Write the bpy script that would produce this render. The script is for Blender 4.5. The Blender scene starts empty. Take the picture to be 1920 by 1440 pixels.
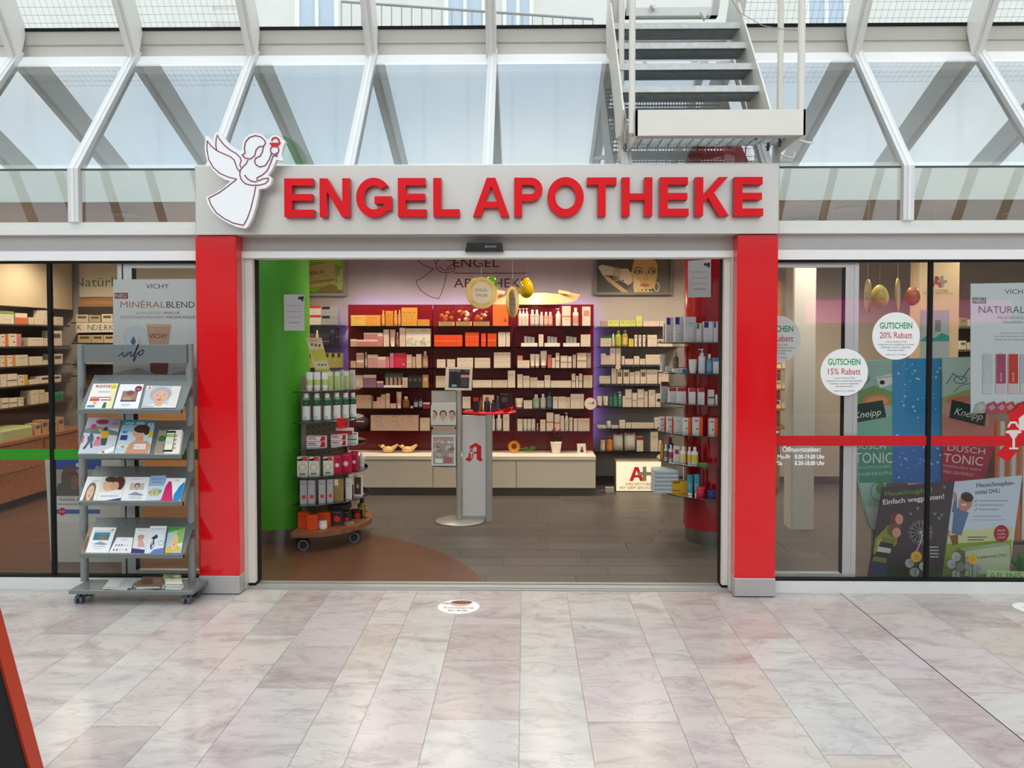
import bpy, math, random
from mathutils import Vector, Matrix
from mathutils.geometry import tessellate_polygon

RND = random.Random(11)
scene = bpy.context.scene
COL = scene.collection

# ------------------------------------------------------------------ camera
F = 1500.0                      # focal length in pixels of the 1920 x 1440 frame
PX, PY = 960.0, 680.0           # principal point
PIT, YAW, EYE = math.atan(0.03), math.atan(0.016), 1.6
cam_d = bpy.data.cameras.new('camera')
cam_d.sensor_width = 36.0
cam_d.lens = F / 1920.0 * 36.0
cam_d.shift_y = -40.0 / 1920.0
cam_d.clip_start, cam_d.clip_end = 0.05, 200
cam = bpy.data.objects.new('camera', cam_d)
cam.location = (0, 0, EYE)
cam.rotation_euler = (math.pi / 2 - PIT, 0, YAW)
COL.objects.link(cam)
scene.camera = cam

# ------------------------------------------------------------------ world, exposure
SKY = 1.75
w = bpy.data.worlds.new('overcast_sky')
scene.world = w
w.use_nodes = True
nt = w.node_tree
nt.nodes.clear()
tc = nt.nodes.new('ShaderNodeTexCoord')
mp = nt.nodes.new('ShaderNodeMapping')
mp.inputs['Location'].default_value = (0.35, 0.2, 0)
nz = nt.nodes.new('ShaderNodeTexNoise')
nz.inputs['Scale'].default_value = 2.6
nz.inputs['Detail'].default_value = 5
rp = nt.nodes.new('ShaderNodeValToRGB')
rp.color_ramp.elements[0].position = 0.36
rp.color_ramp.elements[0].color = (0.66, 0.78, 0.93, 1)
rp.color_ramp.elements[1].position = 0.62
rp.color_ramp.elements[1].color = (0.97, 0.98, 1.0, 1)
bg = nt.nodes.new('ShaderNodeBackground')
bg.inputs['Strength'].default_value = SKY
wo = nt.nodes.new('ShaderNodeOutputWorld')
nt.links.new(tc.outputs['Generated'], mp.inputs['Vector'])
nt.links.new(mp.outputs['Vector'], nz.inputs['Vector'])
nt.links.new(nz.outputs['Fac'], rp.inputs['Fac'])
nt.links.new(rp.outputs['Color'], bg.inputs['Color'])
nt.links.new(bg.outputs['Background'], wo.inputs['Surface'])

vs = scene.view_settings
scene.display_settings.display_device = 'sRGB'
vs.view_transform = 'Standard'
vs.look = 'None'
vs.gamma = 1.0
vs.use_curve_mapping = False
vs.exposure = 0.85
cy = scene.cycles
cy.use_denoising = True
cy.max_bounces = 9
cy.diffuse_bounces = 4
cy.glossy_bounces = 4
cy.transmission_bounces = 6
cy.transparent_max_bounces = 24
cy.caustics_reflective = False
cy.caustics_refractive = False
cy.sample_clamp_indirect = 6.0

# ------------------------------------------------------------------ measuring helpers
_cp, _sp, _cy, _sy = math.cos(PIT), math.sin(PIT), math.cos(YAW), math.sin(YAW)


def ray(x, y):
    r, u = (x - PX) / F, (PY - y) / F
    fy, z = _cp + u * _sp, -_sp + u * _cp
    return Vector((r * _cy - fy * _sy, r * _sy + fy * _cy, z))


def W(x, y, Y):
    """point of the upright plane at depth Y seen at a measured picture point"""
    d = ray(x, y)
    t = Y / d.y
    return Vector((d.x * t, Y, EYE + d.z * t))


def XW(x, Y):
    return W(x, 635, Y).x


def ZW(y, Y, x=984):
    return W(x, y, Y).z


def RP(x, y, P, n):
    """point of any plane (point, normal)"""
    d = ray(x, y)
    o = Vector((0, 0, EYE))
    return o + d * ((Vector(P) - o).dot(n) / d.dot(n))


def lin(v):
    v = v / 255.0
    return v / 12.92 if v <= 0.04045 else ((v + 0.055) / 1.055) ** 2.4


def C(h):
    if isinstance(h, (tuple, list)):
        return tuple(lin(x) for x in h[:3]) + (1.0,)
    return tuple(lin(int(h[i:i + 2], 16)) for i in (0, 2, 4)) + (1.0,)


# ------------------------------------------------------------------ materials
MATS = {}


def mat(name, rough=0.5, metal=0.0, spec=0.5, emit=0.0, coat=0.0, var=0.04, scale=9.0, bump=0.0):
    if name in MATS:
        return MATS[name]
    m = bpy.data.materials.new(name)
    m.use_nodes = True
    t = m.node_tree
    b = t.nodes['Principled BSDF']
    at = t.nodes.new('ShaderNodeAttribute')
    at.attribute_name = 'Col'
    n = t.nodes.new('ShaderNodeTexNoise')
    n.inputs['Scale'].default_value = scale
    n.inputs['Detail'].default_value = 4
    co = t.nodes.new('ShaderNodeTexCoord')
    t.links.new(co.outputs['Object'], n.inputs['Vector'])
    mr = t.nodes.new('ShaderNodeMapRange')
    mr.inputs['To Min'].default_value = 1 - var
    mr.inputs['To Max'].default_value = 1 + var
    t.links.new(n.outputs['Fac'], mr.inputs['Value'])
    mx = t.nodes.new('ShaderNodeVectorMath')
    mx.operation = 'SCALE'
    t.links.new(at.outputs['Color'], mx.inputs[0])
    t.links.new(mr.outputs['Result'], mx.inputs['Scale'])
    t.links.new(mx.outputs['Vector'], b.inputs['Base Color'])
    b.inputs['Roughness'].default_value = rough
    b.inputs['Metallic'].default_value = metal
    b.inputs['Specular IOR Level'].default_value = spec
    b.inputs['Coat Weight'].default_value = coat
    b.inputs['Coat Roughness'].default_value = 0.05
    if emit:
        t.links.new(at.outputs['Color'], b.inputs['Emission Color'])
        b.inputs['Emission Strength'].default_value = emit
    if bump:
        bp = t.nodes.new('ShaderNodeBump')
        bp.inputs['Strength'].default_value = bump
        t.links.new(n.outputs['Fac'], bp.inputs['Height'])
        t.links.new(bp.outputs['Normal'], b.inputs['Normal'])
    MATS[name] = m
    return m


def wood(name, a, b_, scale=2.2, rough=0.45, axis='X'):
    m = bpy.data.materials.new(name)
    m.use_nodes = True
    t = m.node_tree
    b = t.nodes['Principled BSDF']
    co = t.nodes.new('ShaderNodeTexCoord')
    mpn = t.nodes.new('ShaderNodeMapping')
    s = {'X': (1.0, 14, 14), 'Z': (14, 14, 1.0), 'Y': (14, 1.0, 14)}[axis]
    mpn.inputs['Scale'].default_value = s
    n = t.nodes.new('ShaderNodeTexNoise')
    n.inputs['Scale'].default_value = scale
    n.inputs['Detail'].default_value = 6
    n.inputs['Distortion'].default_value = 0.6
    r = t.nodes.new('ShaderNodeValToRGB')
    r.color_ramp.elements[0].color, r.color_ramp.elements[1].color = C(a), C(b_)
    r.color_ramp.elements[0].position, r.color_ramp.elements[1].position = 0.3, 0.7
    t.links.new(co.outputs['Object'], mpn.inputs['Vector'])
    t.links.new(mpn.outputs['Vector'], n.inputs['Vector'])
    t.links.new(n.outputs['Fac'], r.inputs['Fac'])
    t.links.new(r.outputs['Color'], b.inputs['Base Color'])
    b.inputs['Roughness'].default_value = rough
    return m


def glass(name, tint=(0.93, 0.96, 0.95), fac=None, ior=1.5, boost=1.0, wire=0.0, gtint=(1, 1, 1)):
    """flat pane: clear transmission plus mirror reflection (Fresnel, or a fixed share for coated panes)"""
    m = bpy.data.materials.new(name)
    m.use_nodes = True
    t = m.node_tree
    t.nodes.clear()
    out = t.nodes.new('ShaderNodeOutputMaterial')
    tr = t.nodes.new('ShaderNodeBsdfTransparent')
    tr.inputs['Color'].default_value = (*tint, 1)
    gl = t.nodes.new('ShaderNodeBsdfGlossy')
    gl.inputs['Roughness'].default_value = 0.0
    gl.inputs['Color'].default_value = (*gtint, 1)
    mx = t.nodes.new('ShaderNodeMixShader')
    if fac is None:
        fr = t.nodes.new('ShaderNodeFresnel')
        fr.inputs['IOR'].default_value = ior
        ml = t.nodes.new('ShaderNodeMath')
        ml.operation = 'MULTIPLY'
        ml.use_clamp = True
        ml.inputs[1].default_value = boost
        t.links.new(fr.outputs['Fac'], ml.inputs[0])
        t.links.new(ml.outputs['Value'], mx.inputs['Fac'])
    else:
        mx.inputs['Fac'].default_value = fac
    t.links.new(tr.outputs['BSDF'], mx.inputs[1])
    t.links.new(gl.outputs['BSDF'], mx.inputs[2])
    last = mx
    if wire:
        co = t.nodes.new('ShaderNodeTexCoord')
        sx = t.nodes.new('ShaderNodeSeparateXYZ')
        t.links.new(co.outputs['Object'], sx.inputs['Vector'])
        g = []
        for k in ('X', 'Z'):
            md = t.nodes.new('ShaderNodeMath')
            md.operation = 'PINGPONG'
            md.inputs[1].default_value = wire / 2
            t.links.new(sx.outputs[k], md.inputs[0])
            ls = t.nodes.new('ShaderNodeMath')
            ls.operation = 'LESS_THAN'
            ls.inputs[1].default_value = 0.0008
            t.links.new(md.outputs['Value'], ls.inputs[0])
            g.append(ls)
        mm = t.nodes.new('ShaderNodeMath')
        mm.operation = 'MAXIMUM'
        t.links.new(g[0].outputs['Value'], mm.inputs[0])
        t.links.new(g[1].outputs['Value'], mm.inputs[1])
        lo_ = t.nodes.new('ShaderNodeMath')
        lo_.operation = 'LESS_THAN'
        lo_.inputs[1].default_value = 4.2
        t.links.new(sx.outputs['Z'], lo_.inputs[0])
        both = t.nodes.new('ShaderNodeMath')
        both.operation = 'MULTIPLY'
        t.links.new(mm.outputs['Value'], both.inputs[0])
        t.links.new(lo_.outputs['Value'], both.inputs[1])
        mm = both
        df = t.nodes.new('ShaderNodeBsdfDiffuse')
        df.inputs['Color'].default_value = (0.10, 0.10, 0.10, 1)
        m2 = t.nodes.new('ShaderNodeMixShader')
        t.links.new(mm.outputs['Value'], m2.inputs['Fac'])
        t.links.new(mx.outputs['Shader'], m2.inputs[1])
        t.links.new(df.outputs['BSDF'], m2.inputs[2])
        last = m2
    t.links.new(last.outputs['Shader'], out.inputs['Surface'])
    return m


PAINT = mat('painted_surface', 0.45)
MATTE = mat('matte_surface', 0.8, spec=0.3)
PRINT = mat('printed_card', 0.5, spec=0.35, var=0.02)
GLOSS = mat('gloss_surface', 0.12, coat=0.3)
STEEL = mat('powder_coated_steel', 0.38, metal=0.35, var=0.03)
METAL = mat('brushed_metal', 0.3, metal=0.9)
GALV = mat('galvanised_steel', 0.5, metal=0.12, var=0.25, scale=30)
GLOW = mat('backlit_face', 0.5, emit=0.30)
PINKGLOW = mat('backlit_sign', 0.5, emit=2.6)
LAMPM = mat('lamp_face', 0.5, emit=6.0)
LEDM = mat('led_strip', 0.5, emit=3.0)
G_WIN = glass('shop_window_glass', (0.975, 0.985, 0.975), boost=0.8)
G_SLOPE = glass('coated_sloped_glass', (0.93, 0.95, 0.95), fac=0.22, gtint=(0.90, 0.97, 1.0))
G_UP = glass('upright_glass', (0.96, 0.98, 0.95), fac=0.07)
G_ROOF = glass('roof_glass', (0.90, 0.94, 0.93), boost=1.0)
G_WIRE = glass('wired_roof_glass', (0.90, 0.94, 0.93), boost=1.0, wire=0.045)
G_SHELF = glass('shelf_glass', (0.72, 0.82, 0.78), boost=1.6)
G_DARK = glass('dark_shelf_glass', (0.42, 0.36, 0.36), boost=1.8)
G_BAG = glass('clear_plastic', (0.985, 0.985, 0.98), boost=0.6)
WOOD_P = wood('oak_veneer', 'a8733f', 'c48f5a', axis='X')
WOOD_C = wood('reddish_wood', '8a5632', 'a87148', axis='X')
WOOD_F = wood('brown_floor_wood', '5a3f30', '75543f', axis='X', rough=0.3)
WOOD_L = wood('lamp_veneer', 'e0a870', 'edc08c', axis='X', rough=0.5)
WOOD_B = wood('walnut_board', '7a4a30', '96623f', axis='X')


# ------------------------------------------------------------------ mesh builder
class MB:
    def __init__(s):
        s.v, s.f, s.c, s.s = [], [], [], []

    def add(s, vs_, fs, col, smooth=False):
        o = len(s.v)
        s.v += [Vector(p) for p in vs_]
        for i, f in enumerate(fs):
            s.f.append([o + k for k in f])
            s.c.append(col[i] if isinstance(col, list) else col)
            s.s.append(smooth)
        return s

    def box(s, x0, x1, y0, y1, z0, z1, col, M=None):
        p = [(x, y, z) for x in (x0, x1) for y in (y0, y1) for z in (z0, z1)]
        if M:
            p = [M @ Vector(q) for q in p]
        return s.add(p, [(0, 1, 3, 2), (4, 6, 7, 5), (0, 4, 5, 1), (2, 3, 7, 6), (0, 2, 6, 4), (1, 5, 7, 3)], col)

    def bbox(s, x0, x1, y0, y1, z0, z1, col, b=0.006, M=None):
        """box with chamfered upright edges and top"""
        q = [(x0 + b, y0), (x1 - b, y0), (x1, y0 + b), (x1, y1 - b), (x1 - b, y1), (x0 + b, y1), (x0, y1 - b), (x0, y0 + b)]
        q2 = [(min(max(x, x0 + b), x1 - b), min(max(y, y0 + b), y1 - b)) for x, y in q]
        p = [(x, y, z0) for x, y in q] + [(x, y, z1 - b) for x, y in q] + [(x, y, z1) for x, y in q2]
        fs = [tuple(range(7, -1, -1)), tuple(range(16, 24))]
        for k in range(2):
            for i in range(8):
                j = (i + 1) % 8
                fs.append((8 * k + i, 8 * k + j, 8 * k + 8 + j, 8 * k + 8 + i))
        if M:
            p = [M @ Vector(a) for a in p]
        return s.add(p, fs, col)

    def tube(s, p0, p1, r0, col, r1=None, n=14, caps=True):
        p0, p1 = Vector(p0), Vector(p1)
        r1 = r0 if r1 is None else r1
        d = (p1 - p0).normalized()
        a = d.orthogonal().normalized()
        b = d.cross(a)
        ps = []
        for p, r in ((p0, r0), (p1, r1)):
            for i in range(n):
                t = 2 * math.pi * i / n
                ps.append(p + a * (r * math.cos(t)) + b * (r * math.sin(t)))
        s.add(ps, [(i, (i + 1) % n, n + (i + 1) % n, n + i) for i in range(n)], col, True)
        if caps:
            s.add(ps[:n], [tuple(range(n - 1, -1, -1))], col)
            s.add(ps[n:], [tuple(range(n))], col)
        return s

    def path(s, pts, r, col, n=8):
        for a, b in zip(pts[:-1], pts[1:]):
            s.tube(a, b, r, col, n=n)
        return s

    def lathe(s, prof, c, col, n=18, sx=1.0, sy=1.0, smooth=True):
        """profile of (radius, z[, colour]) turned about the upright axis at c"""
        ps, fs, cs = [], [], []
        for q in prof:
            for i in range(n):
                t = 2 * math.pi * i / n
                ps.append((c[0] + q[0] * sx * math.cos(t), c[1] + q[0] * sy * math.sin(t), c[2] + q[1]))
        for k in range(len(prof) - 1):
            for i in range(n):
                j = (i + 1) % n
                fs.append((k * n + i, k * n + j, (k + 1) * n + j, (k + 1) * n + i))
                cs.append(prof[k + 1][2] if len(prof[k + 1]) > 2 else col)
        s.add(ps, fs, cs, smooth)
        if prof[0][0] > 1e-4:
            s.add(ps[:n], [tuple(range(n - 1, -1, -1))], cs[0])
        if prof[-1][0] > 1e-4:
            s.add(ps[-n:], [tuple(range(n))], cs[-1])
        return s

    def prism(s, pts, off, col, side=None):
        """flat polygon (3-D points) extruded by the vector off (away from the viewer)"""
        pts = [Vector(p) for p in pts]
        off = Vector(off)
        tri = tessellate_polygon([pts])
        nrm = Vector((0, 0, 0))
        for i, p in enumerate(pts):
            q = pts[(i + 1) % len(pts)]
            nrm += p.cross(q)
        flip = nrm.dot(off) > 0
        t2 = []
        for t in tri:
            a, b, c = (pts[k] for k in t)
            if (b - a).cross(c - a).dot(off) > 0:
                t = t[::-1]
            t2.append(tuple(t))
        s.add(pts, t2, col)
        s.add([p + off for p in pts], [t[::-1] for t in t2], side or col)
        n = len(pts)
        fs = []
        for i in range(n):
            j = (i + 1) % n
            q = (i, j, n + j, n + i)
            fs.append(q if flip else q[::-1])
        s.add(pts + [p + off for p in pts], fs, side or col)
        return s

    def build(s, name, material=None, parent=None, loc=None):
        base = Vector(loc) if loc is not None else (parent.matrix_world.translation.copy() if parent else Vector((0, 0, 0)))
        if parent is not None and loc is None:
            base = Vector(parent['_o'])
        me = bpy.data.meshes.new(name)
        me.from_pydata([p - base for p in s.v], [], s.f)
        at = me.color_attributes.new('Col', 'FLOAT_COLOR', 'CORNER')
        buf = []
        for f, c in zip(s.f, s.c):
            buf += list(c) * len(f)
        at.data.foreach_set('color', buf)
        me.polygons.foreach_set('use_smooth', s.s)
        me.materials.append(material or PAINT)
        me.update()
        o = bpy.data.objects.new(name, me)
        o['_o'] = tuple(base)
        COL.objects.link(o)
        if parent is not None:
            o.parent = parent
            o.location = base - Vector(parent['_o'])
        else:
            o.location = base
        return o


def tag(o, label=None, cat=None, group=None, kind=None):
    if label:
        o['label'] = label
    if cat:
        o['category'] = cat
    if group:
        o['group'] = group
    if kind:
        o['kind'] = kind
    return o


def thing(name, label, cat, loc=(0, 0, 0), group=None, kind=None):
    o = bpy.data.objects.new(name, None)
    o.empty_display_size = 0.1
    COL.objects.link(o)
    o.location = loc
    o['_o'] = tuple(loc)
    return tag(o, label, cat, group, kind)


def struct(o, label=None):
    return tag(o, label, None, None, 'structure')


# ------------------------------------------------------------------ flat printed artwork
_glyph = {}


def glyphs(txt, bold=0.0, shear=0.0):
    k = (txt, bold, shear)
    if k not in _glyph:
        cu = bpy.data.curves.new('t', 'FONT')
        cu.body = txt
        cu.size = 1.0
        cu.offset = bold
        cu.shear = shear
        cu.resolution_u = 3
        ob = bpy.data.objects.new('t', cu)
        me = bpy.data.meshes.new_from_object(ob)
        vs_ = [(v.co.x, v.co.y) for v in me.vertices]
        fs = [tuple(p.vertices) for p in me.polygons]
        bpy.data.objects.remove(ob)
        bpy.data.curves.remove(cu)
        bpy.data.meshes.remove(me)
        _glyph[k] = (vs_, fs)
    return _glyph[k]


CAPH = max(p[1] for p in glyphs('H')[0])


class Art:
    """coloured shapes laid on a plane in thin print layers; `m` maps 2-D to 3-D, n is the side they show on"""

    def __init__(s, mb, m, n, step=0.00015, ydown=False):
        s.mb, s.m, s.n, s.k, s.step, s.yd = mb, m, Vector(n).normalized(), 1, step, ydown

    def pts(s, pts):
        o = s.n * (s.k * s.step)
        return [s.m(x, y) + o for x, y in pts]

    def raw(s, pts, tris, col):
        P = s.pts(pts)
        fs = []
        for t in tris:
            a, b, c = P[t[0]], P[t[1]], P[t[2]]
            fs.append(tuple(t) if (b - a).cross(c - a).dot(s.n) > 0 else tuple(t[::-1]))
        s.mb.add(P, fs, C(col) if isinstance(col, str) else col)
        s.k += 1
        return s

    def poly(s, pts, col):
        return s.raw(pts, tessellate_polygon([[Vector((x, y, 0)) for x, y in pts]]), col)

    def rect(s, x0, y0, x1, y1, col):
        return s.poly([(x0, y0), (x1, y0), (x1, y1), (x0, y1)], col)

    def ell(s, cx, cy_, rx, ry, col, n=26, a0=0, a1=360, rot=0):
        e = [math.radians(a0 + (a1 - a0) * i / (n - (a1 - a0 < 360))) for i in range(n)]
        cr, sr = math.cos(math.radians(rot)), math.sin(math.radians(rot))
        return s.poly([(cx + rx * math.cos(t) * cr - ry * math.sin(t) * sr, cy_ + rx * math.cos(t) * sr + ry * math.sin(t) * cr) for t in e], col)

    def ring(s, cx, cy_, rx, ry, w_, col, n=32, a0=0, a1=360):
        e = [math.radians(a0 + (a1 - a0) * i / (n - 1)) for i in range(n)]
        return s.line([(cx + rx * math.cos(t), cy_ + ry * math.sin(t)) for t in e], w_, col)

    def line(s, pts, w_, col):
        """ribbon of width w_ along a polyline, mitred"""
        L, Rr = [], []
        n = len(pts)
        for i, p in enumerate(pts):
            a, b = Vector(pts[max(i - 1, 0)]), Vector(pts[min(i + 1, n - 1)])
            p = Vector(p)
            d1 = (p - a) if i else (b - p)
            d2 = (b - p) if i < n - 1 else d1
            if d1.length < 1e-9:
                d1 = d2
            if d2.length < 1e-9:
                d2 = d1
            d1, d2 = d1.normalized(), d2.normalized()
            t = d1 + d2
            t = t.normalized() if t.length > 0.3 else d1
            nn = Vector((-t.y, t.x))
            k = min(1.0 / max(0.45, nn.dot(Vector((-d1.y, d1.x)))), 2.0) * w_ / 2
            L.append((p + nn * k)[:])
            Rr.append((p - nn * k)[:])
        P = L + Rr
        tr = []
        for i in range(n - 1):
            tr += [(i, i + 1, n + i + 1), (i, n + i + 1, n + i)]
        return s.raw(P, tr, col)

    def text(s, txt, x, y, h, col, al='c', fit=None, bold=0.0, shear=0.0, rot=0.0):
        """baseline text of cap height h"""
        vs_, fs = glyphs(txt, bold, shear)
        if not vs_:
            return s
        x0, x1 = min(p[0] for p in vs_), max(p[0] for p in vs_)
        k = h / CAPH
        kx = fit / (x1 - x0) if fit else k
        wd = (x1 - x0) * kx
        ox = x - {'l': 0, 'c': wd / 2, 'r': wd}[al]
        sg = -1 if s.yd else 1
        cr, sr = math.cos(math.radians(rot)), math.sin(math.radians(rot))
        P = []
        for px_, py_ in vs_:
            a, b = ox + (px_ - x0) * kx - x, py_ * k
            P.append((x + a * cr - b * sr, y + sg * (a * sr + b * cr)))
        tr = []
        for f in fs:
            for i in range(1, len(f) - 1):
                tr.append((f[0], f[i], f[i + 1]))
        return s.raw(P, tr, col)

    def face(s, cx, cy_, r, skin='e0b090', hair='4a3020', long_=True, top='ffffff', look=0.0, smile=True, body=True):
        """a plain portrait: hair, neck, shoulders, face with eyes, brows, nose and mouth"""
        g = -1 if s.yd else 1
        q = lambda a, b: (cx + a * r, cy_ + g * b * r)
        if body:
            s.poly([q(-1.5, -2.2), q(-1.3, -1.35), q(-0.4, -1.0), q(0.4, -1.0), q(1.3, -1.35), q(1.5, -2.2)], top)
        if long_:
            s.poly([q(-0.85, 0.3), q(-0.95, -1.0), q(-0.5, -1.25), q(0.5, -1.25), q(0.95, -1.0), q(0.85, 0.3)], hair)
        s.ell(*q(0, 0.18), 0.86 * r, 0.95 * r, hair)
        s.poly([q(-0.28, -0.5), q(-0.34, -1.15), q(0, -1.35), q(0.34, -1.15), q(0.28, -0.5)], skin)
        s.ell(*q(look * 0.2, -0.1), 0.62 * r, 0.86 * r, skin)
        for e in (-0.27, 0.27):
            s.ell(*q(e + look * 0.3, 0.05), 0.11 * r, 0.06 * r, 'f4efe8')
            s.ell(*q(e + look * 0.35, 0.05), 0.055 * r, 0.06 * r, '3a2a20')
            s.line([q(e - 0.16 + look * 0.3, 0.18), q(e + look * 0.3, 0.24), q(e + 0.16 + look * 0.3, 0.2)], 0.05 * r, hair)
        s.line([q(0.02 + look * 0.35, 0.02), q(0.08 + look * 0.4, -0.25), q(-0.04 + look * 0.35, -0.28)], 0.04 * r, 'b07a58')
        if smile:
            s.poly([q(-0.25 + look * 0.3, -0.45), q(0.25 + look * 0.3, -0.45), q(0.1 + look * 0.3, -0.6), q(-0.1 + look * 0.3, -0.6)], 'c05a5a')
        else:
            s.ell(*q(look * 0.3, -0.5), 0.2 * r, 0.07 * r, 'b8605a')
        return s


def PA(mb, Y, step=0.00015):
    """artwork measured in picture points on the upright plane at depth Y"""
    return Art(mb, lambda x, y: W(x, y, Y), (0, -1, 0), step, True)


def PL(mb, P, n, step=0.00015):
    n = Vector(n).normalized()
    return Art(mb, lambda x, y: RP(x, y, P, n), n, step, True)


def card(mb, art, pts, col, t, side=None):
    """a sheet of thickness t whose printed face is the polygon pts on the art's plane"""
    k, art.k = art.k, 0
    P = art.pts(pts)
    art.k = max(k, 1)
    mb.prism(P, art.n * -t, C(col), C(side) if side else None)
    return art


ANGEL = [
    [(258, 340), (256, 430), (275, 530), (320, 610), (390, 670), (470, 705), (555, 725)],
    [(258, 340), (300, 395), (355, 440), (420, 470), (490, 500), (530, 535), (545, 580), (560, 620), (585, 650)],
    [(355, 440), (345, 390), (348, 330), (360, 285), (385, 330), (430, 385), (490, 435), (550, 470), (590, 510), (600, 540), (585, 580), (598, 610)],
    [(555, 725), (480, 785), (380, 860), (275, 915), (295, 980), (350, 1060), (430, 1120), (520, 1165), (622, 1187), (660, 1120), (695, 1020), (725, 900), (745, 795)],
    [(668, 530), (650, 570), (620, 600), (590, 635), (585, 680), (600, 730), (640, 770), (700, 787), (780, 785), (840, 770), (870, 740), (870, 715), (820, 722), (765, 745)],
    [(632, 683), (660, 720), (700, 745), (755, 755)],
    [(757, 745), (760, 710), (810, 685), (860, 640), (895, 560), (920, 490)],
    [(905, 460), (880, 530), (840, 590), (790, 605), (750, 585), (733, 550), (745, 515), (790, 495), (812, 450), (822, 400)],
    [(640, 465), (632, 420), (640, 360), (680, 310), (740, 290), (800, 305), (840, 345), (842, 370), (822, 400), (780, 400), (750, 430), (735, 490), (690, 525), (640, 515), (610, 485), (640, 465)],
    [(920, 490), (960, 497), (950, 462)],
]
ANGEL_OUT = [(245, 285), (232, 400), (240, 480), (265, 560), (310, 630), (370, 690), (440, 730), (490, 745), (420, 810), (330, 870), (248, 905), (262, 970), (310, 1050), (390, 1120), (480, 1170), (560, 1205), (640, 1217), (670, 1190), (710, 1110), (745, 990), (770, 880), (775, 825), (840, 815), (890, 780), (905, 730), (895, 700), (865, 690), (900, 640), (930, 580), (950, 530), (1022, 545), (1000, 480), (1012, 410), (1042, 345), (1000, 320), (975, 292), (935, 282), (900, 292), (878, 330), (850, 320), (800, 275), (740, 262), (680, 275), (630, 315), (608, 370), (605, 430), (585, 440), (530, 410), (470, 365), (420, 300), (390, 265), (365, 250), (345, 258), (325, 290), (318, 345), (300, 335), (270, 300)]


def angel_lines(a, fx, w_, col, bowl='d02a2a'):
    for L in ANGEL:
        a.line([fx(x, y) for x, y in L], w_, col)
    a.line([fx(935 + 42 * math.cos(t * 0.3), 435 + 42 * math.sin(t * 0.3)) for t in range(22)], w_, col)
    a.poly([fx(*p) for p in ((878, 362), (1003, 362), (980, 385), (965, 405), (915, 405), (895, 385))], bowl)
    a.line([fx(*p) for p in ((905, 345), (915, 320), (945, 310), (975, 328), (985, 364))], w_ * 1.7, bowl)


def pharmacy_a(a, x, y, wd, ht, col='d81e1e', white='f0eeea'):
    """the red gothic letter A with a white bowl; x, y is the lower left corner"""
    g = -1 if a.yd else 1
    q = lambda u, v: (x + u * wd, y + g * v * ht)
    a.poly([q(*p) for p in ((.6, 1), (.92, .82), (.92, .2), (1, .12), (.88, 0), (.66, .14), (.66, .42), (.46, .42), (.46, .2), (.25, 0), (0, .12), (.2, .28), (.2, .5), (.27, .55), (.27, .82))], col)
    a.poly([q(*p) for p in ((.46, .53), (.66, .53), (.66, .75), (.57, .8), (.46, .73))], white)
    a.ell(*q(.36, .5), .16 * wd, .035 * ht, white)
    a.poly([q(.26, .49), q(.46, .49), q(.4, .4), q(.32, .4)], white)
    a.line([q(.36, .4), q(.36, .24)], .05 * wd, white)
    a.rect(*q(.27, .24), *q(.45, .21), white)
    a.line([q(.25, .58), q(.3, .66), q(.4, .66), q(.45, .58)], .04 * wd, white)


def para(a, x0, x1, y, dy, n, h, col, seed=1, al='c'):
    """lines of small print too fine to read"""
    r = random.Random(seed)
    for i in range(n):
        wd = (x1 - x0) * r.uniform(0.6, 1.0)
        m_ = (x0 + x1) / 2
        xs = m_ - wd / 2 if al == 'c' else x0
        e = xs + wd
        while xs < e:
            l = r.uniform(0.05, 0.16) * (x1 - x0)
            a.rect(xs, y + i * dy, min(xs + l, e), y + i * dy + h, col)
            xs += l + 0.02 * (x1 - x0)

# ------------------------------------------------------------------ colours used often
WHITE, OFFW, LGREY, MGREY, DGREY, BLACK = C('f2f0ec'), C('e6e2da'), C('c4c2bd'), C('9a9893'), C('4a4a4a'), C('101010')
ALU = C('dcdcd8')
SIGNGREY = C('ccc8c0')
RED = C('e00614')
GREEN = C('3a8a1e')

YF = 5.02            # front of the shop front frames
YG = 5.06            # glass of the shop front
BAY = 0.869
MX = [-2.84 + BAY * k for k in range(-3, 10)]     # mullion lines
KNEE = (5.05, 2.67)
RIDGE = (5.90, 3.60)
ROOF0 = (5.92, 3.87)
RS = 1.45            # rise of the atrium roof per metre towards the viewer
YB = 8.9             # back wall

# ------------------------------------------------------------------ marble floor
mar = bpy.data.materials.new('marble_slabs')
mar.use_nodes = True
t = mar.node_tree
b = t.nodes['Principled BSDF']
at = t.nodes.new('ShaderNodeAttribute')
at.attribute_name = 'Col'
co = t.nodes.new('ShaderNodeTexCoord')
# each slab is cut from another place of the stone: shift the pattern by the slab's alpha value
cb = t.nodes.new('ShaderNodeCombineXYZ')
ml = t.nodes.new('ShaderNodeMath')
ml.operation = 'MULTIPLY'
ml.inputs[1].default_value = 37.0
t.links.new(at.outputs['Alpha'], ml.inputs[0])
t.links.new(ml.outputs['Value'], cb.inputs['X'])
t.links.new(ml.outputs['Value'], cb.inputs['Y'])
t.links.new(ml.outputs['Value'], cb.inputs['Z'])
ad = t.nodes.new('ShaderNodeVectorMath')
t.links.new(co.outputs['Object'], ad.inputs[0])
t.links.new(cb.outputs['Vector'], ad.inputs[1])
mpn = t.nodes.new('ShaderNodeMapping')
mpn.inputs['Rotation'].default_value = (0, 0, 0.6)
mpn.inputs['Scale'].default_value = (1.0, 2.2, 1.0)
t.links.new(ad.outputs['Vector'], mpn.inputs['Vector'])
n1 = t.nodes.new('ShaderNodeTexNoise')
n1.inputs['Scale'].default_value = 2.6
n1.inputs['Detail'].default_value = 9
n1.inputs['Roughness'].default_value = 0.62
n1.inputs['Distortion'].default_value = 1.1
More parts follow.
